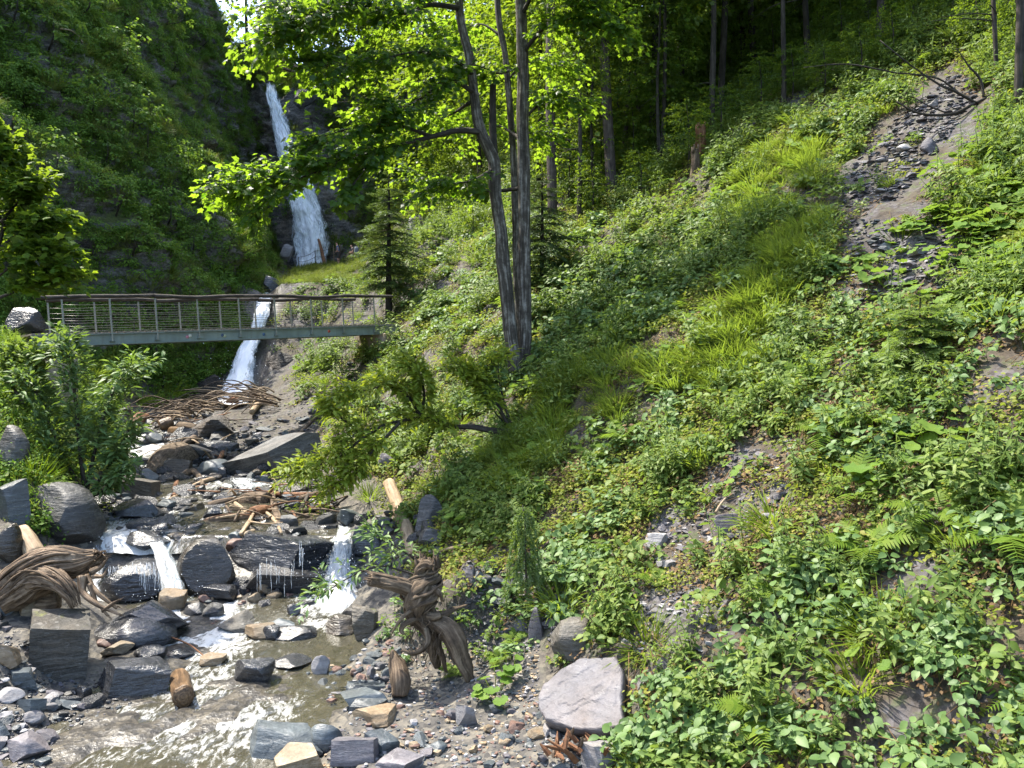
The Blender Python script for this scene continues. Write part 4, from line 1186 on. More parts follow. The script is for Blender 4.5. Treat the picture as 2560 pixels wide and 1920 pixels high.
def fibres(mb, pts, rpx, n, seed, fr=.2, spread=1.0, twist=.4):
    """Loose weathered strands of wood that follow a limb."""
    rg = np.random.default_rng(seed)
    C = poly([P(*p) for p in pts], 40); R = np.interp(np.linspace(0, 1, 40), np.linspace(0, 1, len(rpx)), rpx) / F * C[:, 1]
    for k in range(n):
        a0 = rg.uniform(0, 6.283); t0 = rg.uniform(-.02, .25) if rg.random() < .6 else rg.uniform(.2, .6); t1 = min(1.06, t0 + rg.uniform(.3, .9))
        tt = np.linspace(max(t0, 0), min(t1, 1), 14); q = []
        wob = rg.uniform(.86, 1.06)
        for t in tt:
            i = t * 39; j = min(int(i), 38); c = C[j] + (C[j + 1] - C[j]) * (i - j); tg = unit(C[j + 1] - C[j]); r = np.interp(t, np.linspace(0, 1, 40), R)
            s1 = unit(np.cross(tg, [0, .3, 1.0])); s2 = np.cross(tg, s1); an = a0 + twist * t + .12 * math.sin(7 * t + k)
            q.append(c + (s1 * math.cos(an) + s2 * math.sin(an)) * r * wob * spread)
        rr = R.mean() * fr * rg.uniform(.5, 1.2)
        mb.tube(q, rr * np.sin(np.linspace(.35, 2.95, 14)) ** .7, 6, rg.random(), wob=.12, seed=seed + k)

# the hollow stump on the left
def stump_left():
    y = at(120, 1545).y - 0.1
    base = P(120, 1520, y)
    t = thing('driftwood_stump', 'big weathered hollow driftwood stump with splayed roots on the left bank', 'driftwood', base)
    mb = MB()
    C = px_tube(mb, [(-6, 1500, y - .15), (50, 1462, y), (105, 1425, y + .1), (150, 1408, y + .15), (205, 1405, y + .2), (242, 1392, y + .25)], [38, 48, 48, 40, 24, 12], n=70, sides=60, wob=.03, seed=3, groove=.26)
    splinter_end(mb, C, .08, 14, 2, .22)
    C = px_tube(mb, [(40, 1462, y), (104, 1440, y - .1), (150, 1452, y - .2), (176, 1478, y - .25), (190, 1508, y - .25)], [34, 30, 22, 15, 9], n=44, sides=50, wob=.04, seed=5, groove=.28)
    px_tube(mb, [(10, 1515, y + .2), (80, 1505, y + .25), (150, 1500, y + .3)], [34, 36, 24], n=24, sides=30, seed=8, groove=.25)
    fibres(mb, [(-6, 1500, y - .15), (50, 1462, y), (105, 1425, y + .1), (150, 1408, y + .15), (205, 1405, y + .2), (245, 1392, y + .25)], [38, 48, 48, 40, 26, 18], 85, 11, .13)
    fibres(mb, [(40, 1462, y), (104, 1440, y - .1), (150, 1452, y - .2), (176, 1478, y - .25), (192, 1514, y - .25)], [34, 30, 22, 15, 10], 45, 12, .15)
    mb.gnarl(0.07, 1.3, 4, 2.5); mb.gnarl(0.015, 7, 9, 4)
    part('trunk', mb, M['driftx'], t)
    for k, (pp, rr) in enumerate(((((205, 1440, y - .1), (208, 1478, y - .2), (232, 1505, y - .3), (262, 1522, y - .3), (300, 1538, y - .35)), [12, 8, 7, 5, 3]),
                                  (((215, 1440, y), (236, 1468, y - .1), (256, 1490, y - .2), (296, 1518, y - .2)), [9, 6, 6, 3]),
                                  (((225, 1460, y - .1), (240, 1505, y - .2), (254, 1520, y - .3), (272, 1541, y - .3)), [7, 5, 4, 2]),
                                  (((225, 1430, y), (250, 1418, y + .1), (268, 1398, y + .1)), [9, 6, 3]),
                                  (((258, 1528, y - .3), (280, 1512, y - .3), (302, 1499, y - .3)), [5, 5, 2]),
                                  (((232, 1440, y), (252, 1440, y - .1), (262, 1428, y - .1)), [6, 4, 2]),
                                  (((100, 1400, y + .3), (112, 1382, y + .3), (116, 1372, y + .3)), [10, 9, 7]),
                                  (((148, 1396, y + .4), (152, 1382, y + .4), (152, 1372, y + .4)), [6, 5, 4]))):
        mb = MB(); C = px_tube(mb, pp, rr, seed=k, wob=.08, sides=14, n=26, groove=.15); mb.gnarl(.035, 2.2, k, 1.5)
        splinter_end(mb, C, rr[-1] / F * y * 1.2, 5, k, .12)
        part('root', mb, M['driftx'], t)
    rg = random.Random(1); mb = MB()
    for k in range(40):
        u, v = rg.uniform(232, 262), rg.uniform(1378, 1405)
        px_tube(mb, [(u - 14, v + 6, y + .2), (u, v, y + .2), (u + rg.uniform(0, 10), v + rg.uniform(-12, 8), y + rg.uniform(0, .4))], [3, 2, .6], sides=5, seed=k)
    part('splinters', mb, M['driftx'], t, kind='stuff')
stump_left()

# the uprooted stump on the right bank
def stump_right():
    y = at(1120, 1700).y - 0.1
    base = P(1090, 1600, y)
    t = thing('uprooted_stump', 'uprooted mossy stump with spreading roots at the edge of the right slope', 'stump', base)
    mb = MB()
    C = px_tube(mb, [(1086, 1590, y + .15), (1072, 1560, y + .05), (1048, 1520, y), (1050, 1490, y - .03), (1066, 1462, y), (1072, 1438, y + .05), (1068, 1400, y + .1)], [24, 26, 32, 40, 36, 24, 20], n=60, sides=40, wob=.04, seed=2, groove=.14)
    splinter_end(mb, C, .13, 18, 4, .14)
    fibres(mb, [(1086, 1590, y + .15), (1072, 1560, y + .05), (1048, 1520, y), (1050, 1490, y - .03), (1066, 1462, y), (1072, 1438, y + .05), (1068, 1398, y + .1)], [24, 26, 32, 40, 36, 26, 22], 60, 14, .14)
    mb.gnarl(.09, 1.5, 12, 1.5); mb.gnarl(.02, 6, 3, 3)
    part('trunk', mb, M['root'], t)
    arms = [([(1056, 1486, y), (1022, 1470, y - .1), (985, 1458, y - .2), (950, 1452, y - .25), (926, 1447, y - .3)], [28, 20, 17, 16, 17], 6),
            ([(1060, 1440, y), (1050, 1424, y - .05), (1066, 1410, y - .1), (1080, 1414, y - .15)], [18, 12, 9, 5], 6),
            ([(1066, 1550, y), (1110, 1566, y - .05), (1138, 1604, y - .08), (1150, 1640, y - .1), (1168, 1676, y - .1), (1176, 1706, y - .05)], [14, 22, 24, 20, 15, 10], 8),
            ([(1088, 1556, y - .05), (1046, 1548, y - .15), (1018, 1558, y - .25), (1008, 1574, y - .28), (1014, 1586, y - .28)], [8, 7, 7, 6, 3], 2),
            ([(1062, 1570, y - .1), (1068, 1606, y - .2), (1052, 1626, y - .25), (1026, 1636, y - .3), (1002, 1630, y - .35)], [9, 9, 8, 6, 3], 2),
            ([(1050, 1515, y - .1), (1028, 1530, y - .2), (1004, 1552, y - .3), (985, 1578, y - .3), (978, 1592, y - .3)], [5, 4, 4, 3, 1.5], 0),
            ([(1074, 1575, y + .1), (1080, 1620, y + .1), (1092, 1665, y + .2)], [18, 14, 8], 3),
            ([(1104, 1575, y + .1), (1096, 1612, y), (1112, 1650, y + .05), (1120, 1680, y + .1)], [9, 8, 7, 4], 2),
            ([(1098, 1545, y), (1130, 1524, y + .1), (1168, 1512, y + .3)], [9, 7, 3], 0),
            ([(1080, 1470, y - .1), (1096, 1480, y - .15), (1104, 1500, y - .1)], [10, 7, 3], 3),
            ([(1056, 1530, y), (1080, 1540, y - .1), (1100, 1536, y - .1)], [14, 12, 7], 3)]
    for k, (pp, rr, ns) in enumerate(arms):
        mb = MB(); C = px_tube(mb, pp, rr, seed=k + 20, wob=.05, sides=20, n=34, groove=.14); mb.gnarl(.05, 1.8, k + 30, 1.5); mb.gnarl(.012, 7, k, 3)
        if len(pp) > 3 and max(rr) > 12: fibres(mb, pp, rr, 26, 40 + k, .18)
        if ns: splinter_end(mb, C, rr[-1] / F * y, ns * 2, k, .1)
        part('root', mb, M['root'], t)
    rg = random.Random(3); mb = MB()
    for k in range(60):                       # hair roots
        u, v = rg.uniform(1000, 1110), rg.uniform(1530, 1640)
        px_tube(mb, [(u, v, y - rg.uniform(0, .25)), (u + rg.uniform(-14, 14), v + rg.uniform(5, 22), y - rg.uniform(.05, .3)), (u + rg.uniform(-24, 20), v + rg.uniform(15, 50), y - rg.uniform(.05, .3))], [1.2, .9, .4], sides=4, seed=k)
    part('rootlets', mb, M['root'], t, kind='stuff')
stump_right()

yl = at(1040, 1415).y
log_thing('fallen_log', 'long pale peeled log leaning down the bank behind the uprooted stump', [(972, 1208, yl + 3.0), (992, 1258, yl + 2.2), (1018, 1330, yl + 1.1), (1042, 1412, yl)], [15, 17, 17, 15], 'log', sides=14, n=24, gn=.015)
yd = at(995, 1735).y - .05
log_thing('driftwood_log', 'weathered flat driftwood piece standing on the sand below the uprooted stump', [(984, 1628, yd + .3), (992, 1660, yd + .2), (1000, 1700, yd), (1000, 1738, yd - .05)], [8, 20, 24, 18], 'drift', 'driftwood', sides=14, n=20, gn=.05)
yw = at(455, 1765).y
log_thing('floating_log', 'short brown wet log lying end-on in the stream', [(448, 1694, yw + .95), (452, 1716, yw + .45), (458, 1742, yw - .1)], [24, 26, 27], 'wetlog', sides=20, n=14, gn=.012)
yq = at(70, 1400).y
log_thing('short_log', 'short sawn log propped beside the large left boulder', [(52, 1330, yq + .4), (70, 1355, yq + .2), (92, 1392, yq)], [21, 23, 24], 'log', sides=16, n=10, gn=.008)
log_thing('fallen_branch', 'bare brown branch running right from the uprooted stump', [(1090, 1380), (1140, 1368), (1200, 1350), (1262, 1340)], [6, 5, 4, 3], 'log', 'branch', off=.15, gn=.01)
log_thing('twig', 'thin reddish twig bent over the white water', [(425, 1592), (470, 1610), (500, 1632), (530, 1658)], [2.6, 2.2, 2, 1.5], 'redwood', 'twig', off=.2, gn=.005, sides=5)
# the heap on the ledge
for q in (('sawn_log', 'thick sawn log with its round cut end in the driftwood heap', [(612, 1258), (640, 1252), (668, 1250)], [19, 19, 17], 'drift', .25),
          ('driftwood_log', 'grey split log left of the thick sawn one', [(522, 1266), (560, 1258), (602, 1252)], [9, 11, 9], 'drift', .12),
          ('driftwood_log', 'lowest long log of the driftwood heap', [(516, 1306), (560, 1300), (625, 1294)], [10, 11, 12], 'drift', .12),
          ('driftwood_log', 'reddish log end on top of the driftwood heap', [(632, 1288), (650, 1282), (666, 1278)], [16, 16, 14], 'redwood', .3),
          ('long_pole', 'long orange-brown pole lying across behind the driftwood heap', [(598, 1230), (660, 1232), (730, 1236), (800, 1238)], [4, 5, 5, 6], 'redwood', .2),
          ('long_pole', 'second pole at the right behind the driftwood heap', [(752, 1248), (780, 1240), (808, 1230)], [7, 8, 6], 'drift', .2),
          ('driftwood_stick', 'pale upright forked stick in the driftwood heap', [(680, 1240), (690, 1280), (702, 1328)], [7, 7, 8], 'drift', .2),
          ('driftwood_stick', 'thin grey stick leaning against the heap on the ledge', [(640, 1275), (622, 1305), (602, 1336)], [5, 5, 4], 'log', .3),
          ('driftwood_stick', 'arched thin stick over the driftwood heap', [(588, 1292), (625, 1278), (665, 1282), (690, 1305), (704, 1334)], [3, 3.5, 4, 4, 3], 'log', .35),
          ('driftwood_stick', 'splintered plank-like piece in the middle of the heap', [(588, 1260), (604, 1274), (618, 1286)], [6, 7, 5], 'log', .25),
          ('driftwood_stick', 'dark stick at the right end of the heap', [(770, 1235), (756, 1265), (738, 1300)], [4, 5, 5], 'darkbark', .3),
          ('driftwood_stick', 'curved orange stick standing in the shallow stream', [(452, 1190), (440, 1212), (436, 1240)], [5, 6, 4], 'redwood', .15),
          ('driftwood_stick', 'long pale stick lying over the shallow stream', [(424, 1250), (470, 1222), (512, 1202), (552, 1192)], [4, 5, 4, 3], 'log', .15),
          ('driftwood_stick', 'second long stick lying beside the pale one', [(430, 1240), (480, 1222), (520, 1212)], [4, 4, 3], 'redwood', .15),
          ('driftwood_stick', 'root end of wood curling over the shallow stream', [(455, 1192), (480, 1178), (500, 1195), (508, 1215)], [8, 7, 6, 4], 'root', .2),
          ('driftwood_log', 'mossy brown log lying in the driftwood dam', [(450, 1066), (470, 1068), (492, 1072)], [10, 10, 9], 'root', .35),
          ('sawn_log', 'sawn log with a pale cut face in the driftwood dam', [(452, 1116), (470, 1104), (487, 1096)], [6, 7, 9], 'drift', .3),
          ('driftwood_log', 'dark wet log half under the driftwood dam', [(430, 1078), (450, 1080), (470, 1083)], [10, 10, 8], 'wetlog', .3),
          ('broken_log', 'broken reddish log standing in front of the slanting cascade', [(580, 1010), (602, 996), (626, 980)], [13, 15, 15], 'redwood', .7),
          ('driftwood_log', 'pale log tip sticking out of the brushwood', [(630, 1030), (645, 1010), (655, 996)], [6, 6, 5], 'log', .7),
          ('driftwood_log', 'orange-brown stump end at the top of the rapids', [(338, 1068), (345, 1052), (362, 1046)], [14, 16, 12], 'redwood', .25),
          ('driftwood_log', 'reddish-brown log block right of the rapids', [(400, 1066), (416, 1060), (432, 1054)], [13, 14, 12], 'wetlog', .35),
          ('rotten_stump', 'large rotten brown stump lying below the driftwood dam', [(372, 1186), (408, 1158), (440, 1146), (466, 1150)], [10, 30, 38, 26], 'root', .4),
          ('driftwood_stick', 'broken orange wood stub sticking up beside the slanting slab', [(540, 1158), (552, 1142), (558, 1130)], [4, 5, 4], 'redwood', .25),
          ('driftwood_stick', 'upright snapped twig beside the slanting slab', [(564, 1140), (566, 1112), (563, 1098)], [3, 3, 2], 'darkbark', .25),
          ('long_pole', 'long thin pole lying on the bare bank above the slanting slab', [(740, 1092), (775, 1058), (810, 1026), (836, 1010)], [3.5, 4, 4, 3], 'drift', .15),
          ('fallen_log', 'split grey log on the slope below the right end of the footbridge', [(908, 884), (928, 876), (948, 870)], [8, 8, 6], 'plank', .15),
          ('fallen_log', 'pale dead pole standing out of the greenery left of the leaning maple', [(1170, 738), (1188, 714), (1208, 690)], [5, 5, 4], 'log', .4),
          ('fallen_log', 'darker dead pole parallel to the pale one', [(1138, 742), (1168, 712), (1200, 684)], [3, 4, 4], 'drift', .4),
          ('fallen_log', 'mossy dead log behind the leaning maple trunk', [(1205, 742), (1228, 715), (1250, 694)], [4, 5, 5], 'darkbark', .4),
          ('fallen_log', 'thin stick lying in the bare shale of the right slope', [(1790, 1282), (1802, 1262), (1814, 1246)], [3, 3, 2], 'log', .1),
          ('fallen_branch', 'short brown branch beside the hanging spruce bough', [(1355, 1368), (1372, 1354), (1390, 1342)], [3, 3, 2], 'drift', .15)):
    log_thing(q[0], q[1], q[2], np.array(q[3]) * 1.2, q[4], {'driftwood_stick': 'stick', 'long_pole': 'pole', 'rotten_stump': 'stump'}.get(q[0], 'log'), off=q[5] * 1.6 + .12, sides=14, n=18, gn=.02, groove=.08)

# brushwood fan at the foot of the slanting cascade
rg = np.random.default_rng(4)
for k in range(130):
    u0 = rg.uniform(440, 705); v0 = 975 + abs(u0 - 640) * .25 + rg.uniform(-6, 30)
    q0 = at(u0, v0); q0 = q0 - q0.normalized() * rg.uniform(.4, 1.4)
    ln = rg.uniform(.6, 2.4); sd = rg.uniform(-.9, .1)
    d = Vector((sd * 1.3 - .3, -.4, rg.uniform(-.1, .35))).normalized()
    pts = [q0, q0 + d * ln * .35 + Vector((0, 0, .08)), q0 + d * ln * .7 + Vector((0, 0, -.02)), q0 + d * ln + Vector((-.05, -.05, -rg.uniform(.2, .7)))]
    C = poly(pts, 12)
    mb = MB().tube(C, np.linspace(rg.uniform(.022, .045), .012, 12), 5, seed=k)
    mb.gnarl(.02, 3, k)
    tag(obj('stick', mb.mesh('stick', M['drift' if k % 3 else 'log'], q0), None, q0), 'thin bare stick tangled in the brushwood fan below the slanting cascade', 'stick', 'sticks in the brushwood fan')
for k in range(90):
    u0, v0 = rg.uniform(400, 570), rg.uniform(1035, 1150)
    if k > 45: u0, v0 = rg.uniform(540, 810), rg.uniform(1220, 1305)
    q0 = at(u0, v0, 'gs'); q0 = q0 - q0.normalized() * rg.uniform(.25, .7)
    a = rg.uniform(0, 6.28); ln = rg.uniform(.4, 1.5)
    d = Vector((math.cos(a), .5 * math.sin(a), rg.uniform(-.25, .35)))
    C = poly([q0, q0 + d * ln * .5 + Vector((0, 0, rg.uniform(-.05, .12))), q0 + d * ln], 8)
    mb = MB().tube(C, np.linspace(rg.uniform(.014, .04), .010, 8), 6, seed=k); mb.gnarl(.02, 3, k)
    lab = ('small broken stick in the driftwood dam', 'sticks in the driftwood dam') if k <= 45 else ('small broken stick in the heap on the ledge', 'sticks in the heap on the ledge')
    tag(obj('stick', mb.mesh('stick', M[('drift', 'redwood', 'log')[k % 3]], q0), None, q0), lab[0], 'stick', lab[1])
# orange bark and wood scraps at the bottom edge
q = at(1440, 1905)
t = thing('wood_debris', 'heap of splintered orange wood and bark beside the pale rock at the bottom edge', 'debris', q)
for k in range(34):
    a = rg.uniform(0, 6.28); ln = rg.uniform(.08, .3)
    c = q + Vector((rg.uniform(-.3, .26), rg.uniform(-.2, .2), rg.uniform(.02, .2)))
    d = Vector((math.cos(a) * .7, math.sin(a) * .5, rg.uniform(-.2, .9))).normalized() * ln
    mb = MB().tube([c, c + d * .5, c + d], [.012 + .02 * rg.random(), .025, .006], 5, wob=.3, seed=k)
    part('splinter', mb, M[('redwood', 'drift', 'redwood')[k % 3]], t, False)
# rotten stumps in the shade of the right slope
for (u, v0, v1, w, lab) in ((1752, 318, 400, 13, 'orange-brown rotten stump in the shaded ferns'), (1738, 378, 432, 10, 'dark mossy stump just below the orange-brown one')):
    q = at(u, v1); y = q.y - .2
    t = thing('rotten_stump', lab, 'stump', P(u, v1, y))
    mb = MB(); px_tube(mb, [(u, v1 + 14, y), (u + 1, (v0 + v1) / 2, y), (u, v0, y)], [w * 1.25, w, w * .92], n=14, sides=14, wob=.1, seed=u); mb.gnarl(.05, 2, u, 2)
    part('trunk', mb, M['redwood' if u == 1752 else 'root'], t)
    mb = MB()
    for k in range(9):
        a = k / 9 * 6.28; c = P(u, v0 + 6, y) + Vector((math.cos(a), math.sin(a), 0)) * w * .75 / F * y
        mb.tube([c, c + Vector((0, 0, rg.uniform(.08, .3)))], [w * .3 / F * y, .02], 5, wob=.3, seed=k)
    part('splinters', mb, M['redwood' if u == 1752 else 'root'], t, kind='stuff')

# ================================================================ path things
def boards(name, label, cat, rows, mat, th=0.05, dep=0.35):
    u, v = rows[0][0]
    q = at(u, v); y = q.y - .3
    t = thing(name, label, cat, P(u, v, y))
    for (a, b) in rows:
        p0, p1 = P(a[0], a[1], y), P(b[0], b[1], y + (.8 if len(rows) < 3 else .2))
        mb = MB(); sweep_box(mb, p0, p1, Vector((0, 0, 1)), Vector((0, 1, 0)), th, dep)
        part('board', mb, M[mat], t, False)
boards('plank_walkway', 'narrow brown plank walkway with a dark gap underneath, behind the young spruce', 'walkway', [((1034, 672), (1112, 648)), ((1036, 664), (1112, 641))], 'plank', .07, .4)
boards('plank_stack', 'weathered boards stacked against the slope beside the tall bare trunk', 'boards', [((1490, 428), (1530, 424)), ((1494, 440), (1530, 436)), ((1505, 416), (1532, 404))], 'plank', .06, .2)

# cable railing beside the tall fall
Yr = 60.0
t = thing('cable_railing', 'thin rusty post and cable railing in front of the tall waterfall', 'railing', P(788, 668, Yr))
tops = []
for (u, va, vb, y) in ((747, 642, 678, Yr + 1), (788, 626, 672, Yr), (850, 612, 668, Yr - 1.5)):
    mb = MB().tube([P(u, vb, y), P(u, va, y)], .035, 6); part('post', mb, M['rust'], t)
    tops.append((P(u, va, y), P(u, vb, y)))
for (a, b) in zip(tops[:-1], tops[1:]):
    for f in (.02, .35, .68):
        p0, p1 = a[0].lerp(a[1], f), b[0].lerp(b[1], f)
        mb = MB().tube([p0.lerp(p1, s) - Vector((0, 0, .12 * math.sin(math.pi * s))) for s in np.linspace(0, 1, 9)], .016, 5)
        part('cable', mb, M['rust'], t)
log_thing('fallen_log', 'reddish bare log standing in the spray at the foot of the tall waterfall', [(796, 598, 63.2), (803, 622, 62.8), (812, 662, 62.2)], [3, 4, 5], 'redwood', sides=8)

# ================================================================ walkers
def skin(name, joints, edges, mat, parent, sub=2):
    me = bpy.data.meshes.new(name)
    me.from_pydata([j[0] for j in joints], edges, [])
    o = obj(name, me, parent)
    o.modifiers.new('skin', 'SKIN'); o.modifiers.new('smooth', 'SUBSURF').levels = sub
    o.modifiers['smooth'].render_levels = sub
    for i, j in enumerate(joints):
        r = j[1]; me.skin_vertices[0].data[i].radius = (r, r) if np.isscalar(r) else r
    me.skin_vertices[0].data[0].use_root = True
    me.materials.append(mat)
    for p in me.polygons: p.use_smooth = True
    return o
def pm(n, c, r=0.7): M[n] = plain_mat(n, c, r, 0.25, 0, 0.15); return M[n]
pm('skin_tone', (0.42, 0.24, 0.17), .55); pm('blue_shirt', (0.10, 0.22, 0.48)); pm('dark_trousers', (0.018, 0.017, 0.02)); pm('dark_hair', (0.03, 0.02, 0.014))
pm('navy_top', (0.03, 0.035, 0.06)); pm('grey_pack', (0.13, 0.15, 0.18)); pm('olive_pack', (0.06, 0.06, 0.045)); pm('brown_hair', (0.07, 0.035, 0.02)); pm('boot', (0.03, 0.024, 0.02)); pm('shorts', (0.05, 0.047, 0.045))

def walker(loc, rz, label, shirt, legs, hair, arm_l, arm_r, lean=0.06, h=1.75, bare_legs=False, hair_long=False):
    t = thing('person', label, 'person', loc, None, rz)
    k = h / 1.75
    V = lambda x, y, z: (x * k, y * k, z * k)
    # body frame: faces +x
    J = [(V(0, 0, .95), (.14, .11)), (V(lean, 0, 1.18), (.13, .105)), (V(lean * 1.6, 0, 1.40), (.165, .11)), (V(lean * 1.9, 0, 1.50), .06), (V(lean * 2.2 + .02, 0, 1.60), (.078, .07)), (V(lean * 2.2 + .03, 0, 1.70), (.07, .066)),
         (V(.0, .10, .90), .095), (V(.05, .11, .50), .062), (V(-.02, .12, .10), .042), (V(.10, .12, .035), .035),
         (V(.0, -.10, .90), .095), (V(-.03, -.11, .50), .062), (V(-.12, -.12, .10), .042), (V(.0, -.12, .035), .035),
         (V(lean * 1.6, .19, 1.40), .055), (V(*arm_l[0]), .042), (V(*arm_l[1]), .034), (V(*arm_l[2]), .028),
         (V(lean * 1.6, -.19, 1.40), .055), (V(*arm_r[0]), .042), (V(*arm_r[1]), .034), (V(*arm_r[2]), .028),
         (V(lean * 2.2 + .115, 0, 1.615), .014)]
    E = [(0, 1), (1, 2), (2, 3), (3, 4), (4, 5), (0, 6), (6, 7), (7, 8), (8, 9), (0, 10), (10, 11), (11, 12), (12, 13), (2, 14), (14, 15), (15, 16), (16, 17), (2, 18), (18, 19), (19, 20), (20, 21), (4, 22)]
    skin('body', J, E, M['skin_tone'], t)
    g = .016
    Js = [(J[0][0], (.158, .128)), (J[1][0], (.147, .122)), (J[2][0], (.18, .128)), (tuple(np.array(J[3][0]) - (0, 0, .03)), .07), (J[14][0], .072), (tuple((np.array(J[14][0]) + J[15][0]) / 2), .066), (J[18][0], .072), (tuple((np.array(J[18][0]) + J[19][0]) / 2), .066)]
    skin('shirt', Js, [(0, 1), (1, 2), (2, 3), (2, 4), (4, 5), (2, 6), (6, 7)], M[shirt], t)
    e0, e1 = (J[7], J[11]) if bare_legs else (J[8], J[12])
    Jt = [(V(0, 0, .97), (.16, .13)), (J[6][0], .11)] + ([] if bare_legs else [(J[7][0], .08)]) + [(e0[0], .075 if bare_legs else .062), (J[10][0], .11)] + ([] if bare_legs else [(J[11][0], .08)]) + [(e1[0], .075 if bare_legs else .062)]
    m = 2 if bare_legs else 3
    Et = [(0, 1)] + [(i, i + 1) for i in range(1, m)] + [(0, m + 1)] + [(i, i + 1) for i in range(m + 1, 2 * m)]
    skin('trousers', Jt, Et, M[legs], t)
    for a, b in ((8, 9), (12, 13)):
        skin('boot', [(tuple(np.array(J[a][0]) + (0, 0, .03)), .055), (tuple(np.array(J[a][0]) + (0, 0, -.05)), .05), (tuple(np.array(J[b][0]) + (.03, 0, .005)), .042)], [(0, 1), (1, 2)], M['boot'], t, 1)
    hd = np.array(J[5][0])
    Jh = [(tuple(hd + (-.03, 0, .02)), (.078, .076)), (tuple(hd + (-.045, 0, -.07)), (.07, .07))]
    Eh = [(0, 1)]
    if hair_long: Jh.append((tuple(hd + (-.10, 0, -.16)), .04)); Eh.append((1, 2))
    skin('hair', Jh, Eh, M[hair], t, 1)
    eyes = MB()
    for sy in (-.028, .028): eyes.inst(*ico(1), [np.eye(3)], np.array([(lean * 2.2 * k + .102 * k, sy * k, 1.645 * k)]), np.array([.011]))
    tag(obj('eyes', eyes.mesh('eyes', M['dark_hair']), t))
    return t
def backpack(loc, rz, label, mat, s=1.0):
    bm = bmesh.new(); bmesh.ops.create_cube(bm, size=1.0)
    bmesh.ops.subdivide_edges(bm, edges=list(bm.edges), cuts=3, use_grid_fill=True)
    for v in bm.verts:
        c = v.co
        c.x *= .26 * (1 - .25 * max(0, c.z)); c.y *= .34 * (1 - .5 * c.z * c.z); c.z *= .55
        if abs(c.x) > .1: c.y *= .85
    bmesh.ops.scale(bm, vec=(s, s, s), verts=bm.verts)
    me = bpy.data.meshes.new('pack_body'); bm.to_mesh(me); bm.free(); me.materials.append(M[mat])
    for p in me.polygons: p.use_smooth = True
    t = thing('backpack', label, 'backpack', loc, None, rz)
    obj('pack_body', me, t)
    mb = MB()
    for sy in (-.11, .11):
        mb.tube([(.10, sy, .22), (.26, sy, .24), (.33, sy, .05), (.20, sy, -.2)], .02, 6)
    tag(obj('strap', mb.mesh('strap', M['navy_top']), t))
    bm = bmesh.new(); bmesh.ops.create_uvsphere(bm, u_segments=10, v_segments=6, radius=.12)
    for v in bm.verts: v.co.x = v.co.x * .6 - .15; v.co.z = v.co.z * .9 - .06
    me = bpy.data.meshes.new('pocket'); bm.to_mesh(me); bm.free(); me.materials.append(M[mat])
    obj('pocket', me, t)
Yp = 60.5
m0 = P(846, 664, Yp)
walker(m0, rad(188), 'walker in a blue T-shirt and dark shorts standing with a pole near the fall', 'blue_shirt', 'shorts', 'brown_hair', ((.02, .24, 1.15), (.16, .25, .98), (.22, .25, .93)), ((.02, -.24, 1.14), (.12, -.25, .95), (.16, -.25, .88)), .05, 1.78, True)
backpack(m0 + Vector((.22, 0, 1.28)), rad(188), 'dark olive backpack worn by the walker in the blue T-shirt', 'olive_pack', .9)
mb = MB().tube([P(835, 664, Yp - .1), P(834, 614, Yp - .1)], .022, 6)
tag(obj('hiking_pole', mb.mesh('hiking_pole', M['log'], P(835, 664, Yp)), None, P(835, 664, Yp)), 'pale wooden walking pole held by the walker in the blue T-shirt', 'pole')
w0 = P(884, 668, Yp)
walker(w0, rad(200), 'walker with brown hair and a big grey backpack in dark clothes near the fall', 'navy_top', 'dark_trousers', 'brown_hair', ((.1, .24, 1.14), (.3, .22, 1.12), (.36, .2, 1.12)), ((.08, -.24, 1.14), (.28, -.22, 1.12), (.34, -.2, 1.14)), .07, 1.70, False, True)
backpack(w0 + Vector((.20, .05, 1.22)), rad(200), 'big grey backpack with blue straps worn by the walker in dark clothes', 'grey_pack', 1.1)
